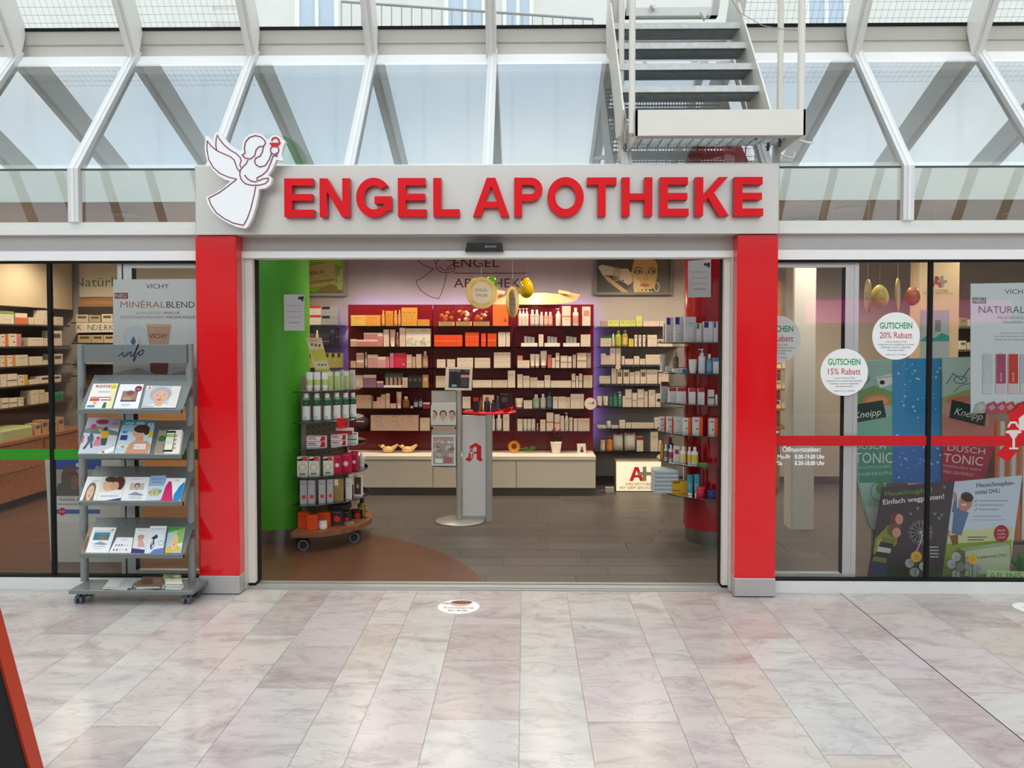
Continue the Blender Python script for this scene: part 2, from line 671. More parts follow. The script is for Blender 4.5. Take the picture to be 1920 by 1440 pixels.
t.links.new(mpn.outputs['Vector'], n1.inputs['Vector'])
r1 = t.nodes.new('ShaderNodeValToRGB')
e = r1.color_ramp.elements
e[0].position, e[0].color = 0.28, (0.72, 0.66, 0.66, 1)
e[1].position, e[1].color = 0.72, (1.06, 1.05, 1.02, 1)
x = e.new(0.5)
x.color = (0.98, 0.95, 0.94, 1)
t.links.new(n1.outputs['Fac'], r1.inputs['Fac'])
n2 = t.nodes.new('ShaderNodeTexNoise')
n2.inputs['Scale'].default_value = 3.5
n2.inputs['Detail'].default_value = 8
n2.inputs['Distortion'].default_value = 0.7
t.links.new(mpn.outputs['Vector'], n2.inputs['Vector'])
r2 = t.nodes.new('ShaderNodeValToRGB')
e = r2.color_ramp.elements
e[0].position, e[0].color = 0.47, (1, 1, 1, 1)
e[1].position, e[1].color = 0.515, (1, 1, 1, 1)
x = e.new(0.493)
x.color = (0.87, 0.84, 0.85, 1)
t.links.new(n2.outputs['Fac'], r2.inputs['Fac'])
m1 = t.nodes.new('ShaderNodeVectorMath')
m1.operation = 'MULTIPLY'
t.links.new(at.outputs['Color'], m1.inputs[0])
t.links.new(r1.outputs['Color'], m1.inputs[1])
m2 = t.nodes.new('ShaderNodeVectorMath')
m2.operation = 'MULTIPLY'
t.links.new(m1.outputs['Vector'], m2.inputs[0])
t.links.new(r2.outputs['Color'], m2.inputs[1])
t.links.new(m2.outputs['Vector'], b.inputs['Base Color'])
b.inputs['Roughness'].default_value = 0.26
b.inputs['Specular IOR Level'].default_value = 0.4

fl = MB()
fl.box(-15, 15, -6, 5.17, -0.2, -0.004, C('a39d97'))
xs = [0.0]
cuts = [-0.022, 0.285 - 0.022, 0.645, 0.84, 1.146, 1.44, 1.71, 1.985]
left = [-0.022, -0.40, -0.68, -0.885, -1.23, -1.50, -1.79, -2.02, -2.32, -2.63]
xs = sorted(set(cuts + left))
while xs[-1] < 6:
    xs.append(xs[-1] + RND.choice([0.2, 0.29, 0.33, 0.39]))
while xs[0] > -6:
    xs.insert(0, xs[0] - RND.choice([0.2, 0.29, 0.33, 0.39]))
tints = [(194, 187, 182), (192, 185, 182), (189, 180, 177), (194, 188, 182), (196, 191, 187), (185, 175, 171), (192, 184, 174), (191, 189, 186), (190, 182, 181), (197, 194, 189), (183, 173, 170)]
for a, c in zip(xs[:-1], xs[1:]):
    y = 5.05
    dark = abs(a - 1.985) < 0.01
    while y > -5.9:
        ln = RND.choice([0.5, 0.62, 0.8, 0.95, 1.2, 1.45])
        y2 = y - ln
        col = list(C(RND.choice(tints)))
        col[3] = RND.random()
        g = 0.0008
        fl.add([(a + (0.003 if dark else g), y2 + g, 0), (c - g, y2 + g, 0), (c - g, y - g, 0), (a + (0.003 if dark else g), y - g, 0)], [(0, 1, 2, 3)], tuple(col))
        y = y2
for sx in (-1, 1):
    fl.add([(sx * 15, -6, -0.001), (sx * 6, -6, -0.001), (sx * 6, 5.05, -0.001), (sx * 15, 5.05, -0.001)], [(0, 1, 2, 3) if sx < 0 else (3, 2, 1, 0)], C('d6ccc8')[:3] + (0.3,))
fl.box(1.982, 1.988, -5.9, 5.02, -.003, .0004, C('3a3836'))
struct(fl.build('floor', mar), 'polished pale pink and grey marble slab floor in front of the shop')

# shop floor: grey plank tiles, terracotta sweep, wood floor on the left
sf = MB()
sf.box(-5.8, 5.8, 5.17, 8.95, -0.2, -0.003, C('2a2724'))
y = 5.17
k = 0
while y < 8.9:
    y2 = min(y + 0.215, 8.95)
    x0 = -2.6 + RND.uniform(-0.9, 0)
    while x0 < 5.8:
        ln = RND.choice([0.6, 0.9, 1.2])
        v = RND.uniform(0.9, 1.1)
        c = tuple(q * v for q in C('59534d')[:3]) + (1,)
        sf.add([(x0 + .0022, y + .0022, 0), (min(x0 + ln, 5.8) - .0022, y + .0022, 0), (min(x0 + ln, 5.8) - .0022, y2 - .0022, 0), (x0 + .0022, y2 - .0022, 0)], [(0, 1, 2, 3)], c)
        x0 += ln
    y = y2
struct(sf.build('floor_shop', mat('plank_tiles', 0.42, var=0.08, scale=14)), 'dark grey plank tile floor inside the shop')
sw = MB()
arc = [RP(px_, py_, (0, 0, 0.003), Vector((0, 0, 1))) for px_, py_ in ((905, 1093), (893, 1076), (872, 1058), (838, 1040), (795, 1024), (745, 1010), (690, 1001), (620, 995), (540, 992))]
pts = [(-2.05, 5.175, .003)] + [(-0.29, 5.175, .003)] + [p[:] for p in arc] + [(-2.05, 6.75, .003)]
tri = tessellate_polygon([[Vector(p) for p in pts]])
sw.prism(pts, (0, 0, -0.0025), C('62412f'))
struct(sw.build('floor_sweep', mat('terracotta_tiles', 0.32, var=0.3, scale=5)), 'reddish brown curved floor area just inside the doorway')
wf = MB()
wf.box(-5.8, -2.06, 5.14, 8.95, -0.002, 0.004, WHITE)
struct(wf.build('floor_wood', WOOD_F), 'brown wooden floor behind the window on the left')

# ------------------------------------------------------------------ shop front frames
def sbox(name, x0, x1, y0, y1, z0, z1, col, m=None, label=None, bev=0.0):
    q = MB()
    if bev:
        q.bbox(x0, x1, y0, y1, z0, z1, col, bev)
    else:
        q.box(x0, x1, y0, y1, z0, z1, col)
    return struct(q.build(name, m or PAINT), label)


sbox('sill_left', -6.2, -2.03, YF, 5.14, 0, 0.07, ALU, label='white metal sill under the window on the left')
sbox('sill_right', 1.57, 6.2, YF, 5.14, 0, 0.07, ALU, label='white metal sill under the window on the right')
q = MB()
q.box(-6.2, 6.2, 5.045, 5.16, 2.150, 2.252, C('b4b0aa'))
struct(q.build('lintel', PAINT), 'grey operator cover running over the doors and windows')
for nm, a, c in (('left', -6.2, -2.03), ('right', 1.57, 6.2)):
    sbox('trim_rail_' + nm, a, c, YF, 5.12, 2.092, 2.152, WHITE, label='white rail above the window on the ' + nm)
    q = MB()
    q.box(a, c, 5.04, 5.10, 2.080, 2.094, BLACK)
    struct(q.build('trim_gasket_' + nm, MATTE))
sbox('trim_rail_door', -1.80, 1.34, YF + 0.01, 5.15, 2.108, 2.150, WHITE, label='white rail across the top of the doorway')
q = MB()
for y0, y1, z1, cc in ((5.03, 5.06, 0.006, 'a9a8a4'), (5.06, 5.12, 0.012, 'b9b8b4'), (5.12, 5.135, 0.008, '77766f'), (5.135, 5.175, 0.014, 'aaa9a2')):
    q.box(-1.79, 1.33, y0, y1, -0.002, z1, C(cc))
struct(q.build('threshold', STEEL), 'ribbed metal threshold strip across the doorway')

# door jambs
for nm, s, e0, e1 in (('left', 1, W(447, 800, 5.03).x, W(484, 800, 5.15).x), ('right', -1, W(1379, 800, 5.03).x, W(1350, 800, 5.15).x)):
    t_ = thing('door_jamb', 'white door jamb with a black rubber edge, beside the ' + nm + ' red pillar', 'door jamb', ((e0 + e1) / 2, 5.1, 0))
    wd = abs(e1 - e0)
    q = MB()
    q.bbox(min(e0, e0 + s * wd * .42), max(e0, e0 + s * wd * .42), 5.03, 5.20, 0.0, 2.108, C('dcd9d0'), 0.003)
    q.build('jamb_post', PAINT, t_)
    q = MB()
    a, c = sorted((e0 + s * wd * .42, e0 + s * wd * .97))
    q.bbox(a, c, 5.075, 5.20, 0.03, 2.108, C('e4e1d8'), 0.003)
    q.build('sliding_stile', PAINT, t_)
    q = MB()
    a, c = sorted((e0 + s * wd * .92, e0 + s * wd * 1.02))
    q.box(a, c, 5.12, 5.19, 0.03, 2.108, BLACK)
    a, c = sorted((e0 + s * wd * .45, e0 + s * wd * 1.0))
    q.box(a, c, 5.08, 5.19, 0.0, 0.03, BLACK)
    q.build('rubber_edge', MATTE, t_)
    tag(t_, kind='structure')


def window(n, panes, glass_m, y=YG, z0=0.07, z1=2.092, lab=''):
    t_ = thing('window_%d' % n, lab, None, (panes[0][0], y, 0), kind='structure')
    for a, c in panes:
        q = MB()
        q.add([(a, y, z0), (c, y, z0), (c, y, z1), (a, y, z1)], [(0, 1, 2, 3)], WHITE)
        q.build('pane', glass_m, t_)
    return t_


w1 = window(1, [(-6.2, W(97, 800, YG).x), (W(97, 800, YG).x, -2.035)], G_WIN, lab='large fixed shop window to the left of the doorway')
w2 = window(2, [(1.575, W(1605, 800, YG).x), (W(1605, 800, YG).x, W(1741, 800, YG).x), (W(1741, 800, YG).x, 6.2)], G_WIN, lab='large shop window to the right of the doorway')
for wx, wt in ((97, w1), (1741, w2)):
    q = MB()
    xx = W(wx, 800, YG).x
    q.box(xx - .012, xx + .012, YG - .008, YG + .02, .07, 2.092, BLACK)
    q.build('black_joint', MATTE, wt)
q = MB()
q.box(-6.2, -2.03, 5.04, 5.10, .070, .082, BLACK)
q.build('black_gasket', MATTE, w1)
q = MB()
q.box(1.57, 6.2, 5.04, 5.10, .070, .082, BLACK)
q.build('black_gasket', MATTE, w2)
# coloured bands on the panes
q = MB()
a = PA(q, YG - 0.002)
a.rect(-900, 842, 372, 862, '2a8a14')
q.build('green_band', PRINT, w1)
q = MB()
a = PA(q, YG - 0.002)
a.rect(1452, 817, 1862, 836, 'c80a14')
a.rect(1862, 817, 2600, 836, 'c80a14')
q.build('red_band', PRINT, w2)
q = MB()
a = PA(q, YG - 0.002)
a.text('Öffnungszeiten:', 1467, 847, 9, 'f4f2ee', 'l', fit=72, bold=.02)
a.text('Mo-Fr', 1458, 860, 7.5, 'ffffff', 'l', fit=24, bold=.02)
a.text('8.00-19.00 Uhr', 1490, 860, 7.5, 'ffffff', 'l', fit=56, bold=.02)
a.text('Sa', 1458, 872, 7.5, 'ffffff', 'l', fit=9, bold=.02)
a.text('8.30-18.00 Uhr', 1490, 872, 7.5, 'ffffff', 'l', fit=56, bold=.02)
q.build('opening_hours', PRINT, w2)
q = MB()
a = PA(q, YG - 0.0025)
pharmacy_a(a, 1866, 866, 96, 112, 'c80a14', 'd8d0c8')
q.build('pharmacy_emblem', PRINT, w2)


def leaf(n, x0, x1, y, lab, seen_left):
    """parked sliding door leaf"""
    t_ = thing('door_%d' % n, lab, None, (x0, y, 0), kind='structure')
    z0, z1 = 0.03, 2.085
    fr = MB()
    st = 0.055
    edge = [(x0, x0 + st), (x1 - st, x1)]
    for a_, c_ in edge:
        fr.box(a_, c_, y - .02, y + .02, z0, z1, ALU)
    fr.box(x0 + st, x1 - st, y - .02, y + .02, z0, z0 + .075, C('c3cac6'))
    fr.box(x0 + st, x1 - st, y - .02, y + .02, z1 - .035, z1, ALU)
    fr.build('leaf_frame', STEEL, t_)
    gk = MB()
    for a_, c_ in ((x0 + st, x0 + st + .008), (x1 - st - .008, x1 - st)):
        gk.box(a_, c_, y - .021, y + .021, z0 + .075, z1 - .035, BLACK)
    e_ = x0 if seen_left else x1
    s_ = -1 if seen_left else 1
    a_, c_ = sorted((e_, e_ + s_ * .022))
    gk.box(a_, c_, y - .015, y + .015, z0, z1, BLACK)
    gk.build('rubber_seal', MATTE, t_)
    g_ = MB()
    g_.add([(x0 + st, y, z0 + .075), (x1 - st, y, z0 + .075), (x1 - st, y, z1 - .035), (x0 + st, y, z1 - .035)], [(0, 1, 2, 3)], WHITE)
    g_.build('leaf_pane', G_WIN, t_)
    return t_


d1 = leaf(1, W(238, 800, 5.11).x, -1.80, 5.11, 'grey framed sliding glass leaf parked behind the window on the left', True)
d2 = leaf(2, 1.35, W(1596, 800, 5.11).x, 5.11, 'grey framed sliding glass leaf parked behind the opening hours', False)
# fixed posts next to the parked leaves
for nm, px_ in (('left', 227), ('right', 1604)):
    xx = W(px_, 800, 5.08).x
    sbox('trim_post_' + nm, xx - .014, xx + .014, 5.088, 5.14, .07, 2.092, ALU, STEEL, 'slim white post between window and parked door leaf on the ' + nm)

# ------------------------------------------------------------------ red pillars
for nm, x0, x1 in (('left', W(370, 800, 4.93).x, W(446, 800, 4.93).x), ('right', W(1380, 800, 4.93).x, W(1456, 800, 4.93).x)):
    t_ = thing('red_pillar', 'glossy red square pillar with grey metal base carrying the ' + nm + ' end of the sign', 'pillar', ((x0 + x1) / 2, 5.05, 0), kind='structure')
    q = MB()
    q.bbox(x0, x1, 4.93, 5.06, .118, 2.236, RED, .004)
    q.build('cladding', GLOSS, t_)
    q = MB()
    q.bbox(x0 - .002, x1 + .002, 4.925, 5.06, 0.008, .118, C('b9b7b4'), .003)
    q.build('plinth', STEEL, t_)

# ------------------------------------------------------------------ upper glazing
for nm, a, c in (('left', -6.2, -1.95), ('right', 1.5, 6.2), ):
    sbox('trim_ledge_' + nm, a, c, 5.0, 5.12, 2.252, 2.287, C('e8e6e2'), label='white ledge under the upper glazing on the ' + nm)
sbox('trim_ledge_middle', -1.95, 1.5, 5.03, 5.12, 2.252, 2.287, C('e8e6e2'))
q = MB()
q.box(-6.2, 6.2, 5.035, 5.09, 2.292, 2.335, C('e4e2da'))
struct(q.build('trim_bottom_frame', PAINT), 'pale bottom frame of the upper glazing')
q = MB()
q.box(-6.2, 6.2, 5.045, 5.09, 2.286, 2.293, BLACK)
struct(q.build('trim_seal', MATTE))
sl = (RIDGE[1] - KNEE[1]) / (RIDGE[0] - KNEE[0])
for k, x in enumerate(MX):
    # slim mullion: upright part, bent back along the slope
    q = MB()
    h = .033
    q.box(x - h, x + h, 5.012, 5.058, 2.335, 2.67, C('e2e2e0'))
    dy, dz = .03, -.03 / sl
    pr = [(5.012, 2.67), (5.058, 2.67), (5.888, 3.695), (5.842, 3.695)]
    for sx in (-1, 1):
        pass
    p3 = [(x - h, a, c) for a, c in pr] + [(x + h, a, c) for a, c in pr]
    q.add(p3, [(0, 1, 2, 3), (7, 6, 5, 4), (0, 4, 5, 1), (1, 5, 6, 2), (2, 6, 7, 3), (3, 7, 4, 0)], C('e2e2e0'))
    q.box(x - h * .25, x + h * .25, 5.004, 5.013, 2.335, 2.67, C('f0f0ee'))
    p3 = [(x - h * .25, a - .008, c) for a, c in pr] + [(x + h * .25, a - .008, c) for a, c in pr]
    q.add(p3, [(0, 1, 2, 3), (7, 6, 5, 4), (0, 4, 5, 1), (1, 5, 6, 2), (2, 6, 7, 3), (3, 7, 4, 0)], C('f0f0ee'))
    struct(q.build('trim_mullion_%d' % (k + 1), PAINT), 'pale metal glazing bar bent back along the sloped glass')
for k in range(len(MX) - 1):
    a, c = MX[k] + .03, MX[k + 1] - .03
    t_ = thing('window_%d' % (k + 10), 'glazing bay of the upper shop front with sloped coated pane', None, (a, 5.05, 2.3), kind='structure')
    q = MB()
    q.add([(a, 5.055, 2.33), (c, 5.055, 2.33), (c, 5.055, 2.665), (a, 5.055, 2.665)], [(0, 1, 2, 3)], WHITE)
    q.build('upright_pane', G_UP, t_)
    q = MB()
    q.add([(a, 5.056, 2.672), (c, 5.056, 2.672), (c, 5.789, 3.578), (a, 5.789, 3.578)], [(0, 1, 2, 3)], WHITE)
    q.build('sloped_pane', G_SLOPE, t_)
    q = MB()
    q.box(a, c, 5.045, 5.06, 2.664, 2.674, C('55605c'))
    q.build('joint', MATTE, t_)
# gutter line
q = MB()
q.prism([(-15, 5.785, 3.563), (-15, 5.865, 3.662), (-15, 5.95, 3.69), (-15, 5.95, 3.563)], (30, 0, 0), C('f8f5f2'))
struct(q.build('trim_gutter_band', PAINT), 'white band along the top of the sloped glazing')
sbox('trim_gutter', -15, 15, 5.93, 6.15, 3.60, 3.765, C('d6d2c8'), label='beige gutter between sloped glazing and atrium roof')
sbox('trim_wall_plate', -15, 15, 5.91, 6.05, 3.765, 3.862, C('c2beb4'), label='grey beam under the atrium roof glass')
q = MB()
q.box(-15, 15, 5.895, 5.99, 3.862, 3.882, BLACK)
struct(q.build('trim_roof_seal', MATTE))

# ------------------------------------------------------------------ atrium roof
YT = 2.4
ZT = ROOF0[1] + (ROOF0[0] - YT) * RS


def roof_rafter(x, k):
    q = MB()
    hw, dp = .036, .13
    for s in (1, -1):
        y0, z0 = ROOF0[0] - .02, ROOF0[1] - .17
        n = Vector((0, RS, 1)).normalized()
        p0, p1 = Vector((x, y0, z0)), Vector((x, YT, ZT))
        d = Vector((0, -(y0 - YT), (y0 - YT) * RS))
        ps = []
        a0 = Vector((x, ROOF0[0], ROOF0[1]))
        a1 = Vector((x, YT, ZT))
        inn = -n * dp
        low = Vector((0, .015, -.18))
        for sx in (-hw, hw):
            for p in (a0 + Vector((0, 0, 0)), a1, a1 + inn, a0 + inn * 1.0 + low):
                ps.append((p.x + sx, s * p.y if s < 0 else p.y, p.z))
        q.add(ps, [(0, 1, 2, 3), (7, 6, 5, 4), (0, 4, 5, 1), (1, 5, 6, 2), (2, 6, 7, 3), (3, 7, 4, 0)], C('e9e7e0'))
        # pale rib below the bar
        ps = []
        for sx in (-.012, .012):
            for p in (a0 + inn + low, a1 + inn, a1 + inn * 1.25, a0 + inn * 1.25 + low):
                ps.append((p.x + sx, s * p.y, p.z))
        q.add(ps, [(0, 1, 2, 3), (7, 6, 5, 4), (0, 4, 5, 1), (1, 5, 6, 2), (2, 6, 7, 3), (3, 7, 4, 0)], C('efede8'))
    q.box(x - hw, x + hw, -YT, YT, ZT - dp, ZT, C('e9e7e0'))
    return struct(q.build('trim_rafter_%d' % k, PAINT), 'grey steel rafter of the atrium roof')


RX = [-2.846 + .8677 * k for k in range(-13, 21)]
for k, x in enumerate(RX):
    roof_rafter(x, k + 1)
vent_bay = 17           # the bay behind the stair holds an opening light
for k in range(len(RX) - 1):
    a, c = RX[k] + .03, RX[k + 1] - .03
    lab = k - 13
    wired = lab in (-1, 0, 5, 6, 7)
    q = MB()
    for s in (1, -1):
        f4 = [(a, s * ROOF0[0], ROOF0[1]), (c, s * ROOF0[0], ROOF0[1]), (c, s * YT, ZT), (a, s * YT, ZT)]
        q.add(f4, [(0, 1, 2, 3)], WHITE)
    q.add([(a, -YT, ZT), (c, -YT, ZT), (c, YT, ZT), (a, YT, ZT)], [(0, 1, 2, 3)], WHITE)
    struct(q.build('window_%d' % (k + 40), G_WIRE if wired else G_ROOF), 'wired glass roof pane' if wired else 'clear glass roof pane')
# purlins
for k, (y, z) in enumerate([(YT, ZT), (-YT, ZT), (4.1, ROOF0[1] + (ROOF0[0] - 4.1) * RS), (-4.1, ROOF0[1] + (ROOF0[0] - 4.1) * RS)]):
    sbox('trim_purlin_%d' % (k + 1), -15, 15, y - .04, y + .04, z - .12, z - .01, C('e9e7e0'))

# ------------------------------------------------------------------ rest of the arcade (seen in reflections)
q = MB()
q.box(-15, 15, -6.2, -5.95, 0, 3.75, C('c4c0b8'))
struct(q.build('wall_opposite', PAINT), 'shop fronts on the other side of the arcade')
q = MB()
q.box(-15, 15, -5.95, -5.90, 2.45, 2.95, C('d8d6d2'))
struct(q.build('trim_opposite_band', PAINT))
for k in range(9):
    x0 = -12 + 2.8 * k
    q = MB()
    q.box(x0, x0 + 2.5, -5.945, -5.92, 0.1, 1.85, C('26282a'))
    struct(q.build('window_%d' % (80 + k), GLOSS), 'dark shop window across the arcade')
q = MB()
q.box(5.6, 9.6, -5.94, -5.85, 1.92, 2.36, C('d0509c'))
tag(q.build('shop_sign', PINKGLOW), 'long pink lit fascia across the arcade, mirrored in the right shop window', 'sign')
for s, nm in ((-1, 'west'), (1, 'east')):
    a, c = sorted((s * 15, s * 15.2))
    sbox('wall_' + nm, a, c, -6.2, 9, 0, 9.2, C('b8b4ae'))

# ------------------------------------------------------------------ shop interior shell
wallm = PAINT
sbox('wall_back', -5.8, 5.8, YB, YB + .15, 0, 3.75, C('b9ad9e'), label='beige back wall of the shop')
sbox('wall_shop_left', -5.8, -5.6, 5.14, YB, 0, 3.75, C('c4b8a8'))
sbox('wall_shop_right', 5.6, 5.8, 5.14, YB, 0, 3.75, C('c4b8a8'))
sbox('baseboard_back', -5.6, 5.6, YB - .02, YB, 0, .07, C('4a3d35'), label='dark baseboard along the back wall')
sbox('ceiling', -5.6, 5.6, 5.86, YB, 2.6, 2.68, C('c9bfb0'), label='dropped ceiling of the shop seen through the upper panes')
sbox('trim_bulkhead', -5.6, 5.6, 5.84, 5.87, 2.6, 2.87, C('f4f8ee'), label='pale edge of the dropped ceiling')
sbox('wall_plenum', -5.6, 5.6, 6.72, 6.8, 2.68, 3.75, C('e6e8e6'))
sbox('roof_slab', -15, 15, 6.1, 9.3, 3.75, 3.84, C('d8d8d2'))

# ------------------------------------------------------------------ building beyond the roof
yb = 9.6
q = MB()
q.box(-15, 15, yb, yb + .3, 3.8, 13, C('e2dfd8'))
ho = struct(q.build('wall_house', mat('render_wall', 0.9, var=.06, scale=3)), 'pale rendered house wall beyond the glass roof')
for k, (x0, x1) in enumerate(((835, 912), (942, 1000), (560, 640), (1500, 1580))):
    a, c = XW(x0, yb), XW(x1, yb)
    t_ = thing('window_%d' % (90 + k), 'tall window of the house beyond the roof', None, (a, yb, 5), kind='structure')
    q = MB()
    for u, v in ((a, a + .05), (c - .05, c), ((a + c) / 2 - .02, (a + c) / 2 + .02)):
        q.box(u, v, yb - .05, yb, 4.6, 7, C('efede6'))
    q.build('casement', PAINT, t_)
    q = MB()
    q.box(a + .05, c - .05, yb - .02, yb, 4.6, 7, C('b4c4d2'))
    q.build('curtained_pane', GLOSS, t_)
t_ = thing('balcony_railing', 'thin grey balcony railing in front of the house beyond the roof', 'railing', (0, 8.6, 3.84))
p0, p1 = W(640, 3, 8.6), W(1112, 36, 8.6)
q = MB()
q.tube(p0, p1, .014, C('8a8c8c'))
q.build('handrail', STEEL, t_)
n = 26
for i in range(n):
    u = i / (n - 1)
    p = p0.lerp(p1, u)
    q = MB()
    q.tube((p.x, p.y, 3.84), p, .007, C('9a9c9c'), n=6)
    q.build('baluster', STEEL, t_)
t_ = thing('folding_ladder', 'white and red ladder leaning outside above the roof glass', 'ladder', (-3.2, 8.2, 3.84))
for sx in (397, 462):
    q = MB()
    p = W(sx, 40, 8.2)
    q.box(p.x - .025, p.x + .025, 8.15, 8.2, 3.84, 6.2, WHITE)
    q.build('rail', PAINT, t_)
for yy in (48, 17, -14):
    q = MB()
    p, r = W(397, yy, 8.2), W(462, yy, 8.2)
    q.box(p.x - .02, r.x + .02, 8.16, 8.19, p.z - .015, p.z + .015, C('e8dcd8') if yy != 2 else RED)
    q.build('rung', PAINT, t_)

# ------------------------------------------------------------------ ceiling lights
def downlight(px_, y, i, lit=30.0, nm='ceiling'):
    x, z = px_, 2.6
    t_ = thing('ceiling_light', 'round recessed ceiling light number %d' % i, 'ceiling light', (x, y, z), 'recessed lights in the shop ceiling')
    q = MB()
    q.lathe([(.085, -.012), (.105, -.012), (.105, 0.0), (.085, 0.0)], (x, y, z), C('d8d6d0'), 24)
    q.build('trim_ring', STEEL, t_)
    q = MB()
    q.lathe([(.0, -.008), (.085, -.008), (.085, -.002)], (x, y, z), C('fff0dc') if lit else C('6a665e'), 24)
    q.build('lens', LAMPM if lit else PAINT, t_)
    if lit:
        ld = bpy.data.lights.new('ceiling_light_lamp', 'SPOT')
        ld.energy = lit
        ld.color = (1.0, .86, .69)
        ld.spot_size = math.radians(158)
        ld.spot_blend = .6
        ld.shadow_soft_size = .08
        lo = bpy.data.objects.new('lamp', ld)
        lo.location = (0, 0, -.03)
        lo.parent = t_
        COL.objects.link(lo)
    return t_


DL = [(-4.4, 6.4), (-3.2, 6.4), (-4.5, 7.8), (-3.3, 7.9), (-1.6, 8.0), (-.7, 8.0), (.2, 8.0), (1.2, 8.0), (2.2, 7.9), (-.9, 6.7), (.5, 6.7), (3.2, 7.6), (3.9, 6.45), (2.5, 6.2)]
for i, (x, y) in enumerate(DL):
    side = 'left' if x < -2 else 'right' if x > 2 else 'middle'
    o = downlight(x, y, i, 0 if (x, y) == (-3.2, 6.4) else 36)
    o['label'] = ('unlit' if (x, y) == (-3.2, 6.4) else 'lit') + ' recessed ceiling light, %.1f m from the %s wall, %.1f m inside' % (min(x + 5.6, 5.6 - x), 'left' if x < 0 else 'right', y - 5.1)

# ------------------------------------------------------------------ the big sign
t_ = thing('shop_sign', 'large grey sign box above the doorway with raised red letters', 'sign', (-.236, 5.0, 2.24))
sx0, sz0 = W(366, 440, 4.9).x, W(366, 440, 4.9).z
sx1, sz1 = W(1462, 306, 4.9).x, W(1462, 306, 4.9).z
q = MB()
q.bbox(sx0, sx1, 4.9, 5.075, sz0, sz1, SIGNGREY, .006)
q.build('sign_box', mat('satin_sign_metal', 0.35, metal=0.25, var=0.02), t_)
LY, LT = 4.845, 0.05
ZB, ZT_ = ZW(405.5, LY), ZW(333, LY)
CH = ZT_ - ZB
SW = CH * 0.205


def letter(ch, x0, x1):
    """upright block letter outlines: list of (outer ring, inner rings)"""
    wd = x1 - x0
    s, b = SW, SW * .92
    R_ = lambda a, c, e, f: [(a, c), (e, c), (e, f), (a, f)]
    H = CH
    if ch == 'E':
        m = H * .5
        return [([(0, 0), (wd, 0), (wd, b), (s, b), (s, m - b * .42), (wd * .95, m - b * .42), (wd * .95, m + b * .5), (s, m + b * .5), (s, H - b), (wd * .97, H - b), (wd * .97, H), (0, H)], [])]
    if ch == 'L':
        return [([(0, 0), (wd, 0), (wd, b), (s, b), (s, H), (0, H)], [])]
    if ch == 'T':
        c = wd / 2
        return [([(c - s / 2, 0), (c + s / 2, 0), (c + s / 2, H - b), (wd, H - b), (wd, H), (0, H), (0, H - b), (c - s / 2, H - b)], [])]
    if ch == 'H':
        m = H * .5
        return [([(0, 0), (s, 0), (s, m - b * .45), (wd - s, m - b * .45), (wd - s, 0), (wd, 0), (wd, H), (wd - s, H), (wd - s, m + b * .45), (s, m + b * .45), (s, H), (0, H)], [])]
    if ch == 'N':
        return [([(0, 0), (s * .94, 0), (s * .94, H * .66), (wd - s, 0), (wd, 0), (wd, H), (wd - s * .94, H), (wd - s * .94, H * .34), (s, H), (0, H)], [])]
    if ch == 'A':
        c = wd / 2
        k = lambda z: c * (1 - z / H) 
        i = s * 1.08
        return [([(0, 0), (i, 0), (i + wd * .075, H * .225), (wd - i - wd * .075, H * .225), (wd - i, 0), (wd, 0), (c + s * .55, H), (c - s * .55, H)],
                 [[(wd * .34, H * .385), (wd * .66, H * .385), (c, H * .78)]])]
    if ch == 'K':
        return [([(0, 0), (s, 0), (s, H * .31), (wd * .38, H * .47), (wd - s * 1.25, 0), (wd, 0), (wd * .55, H * .6), (wd * .97, H), (wd - s * 1.32, H), (s, H * .55), (s, H), (0, H)], [])]
    arc_ = lambda cx, cz, rx, rz, a0, a1, n: [(cx + rx * math.cos(math.radians(a0 + (a1 - a0) * i / n)), cz + rz * math.sin(math.radians(a0 + (a1 - a0) * i / n))) for i in range(n + 1)]
    if ch == 'P':
        r = H * .305
        cz = H - r
        out = [(0, 0), (s, 0), (s, H - 2 * r)] + arc_(wd - r, cz, r, r, -90, 90, 14) + [(0, H)]
        r2 = r - b
        return [(out, [[(s, cz - r2)] + arc_(wd - r, cz, r2 * 1.0, r2, -90, 90, 12) + [(s, cz + r2)]])]
    if ch == 'O':
        o = .012 * H
        return [(arc_(wd / 2, H / 2, wd / 2, H / 2 + o, 0, 348, 36), [arc_(wd / 2, H / 2, wd / 2 - s, H / 2 - b, 0, 348, 36)])]
    if ch == 'G':
        o = .012 * H
        c, m = wd / 2, H / 2
        out = arc_(c, m, c, m + o, 38, 318, 30)
        inn = arc_(c, m, c - s, m - b, 312, 46, 28)
        return [(out + [(wd, H * .17), (wd, H * .53), (wd * .52, H * .53), (wd * .52, H * .53 - b), (wd - s, H * .53 - b), (wd - s, H * .235)] + inn, [])]
    return []


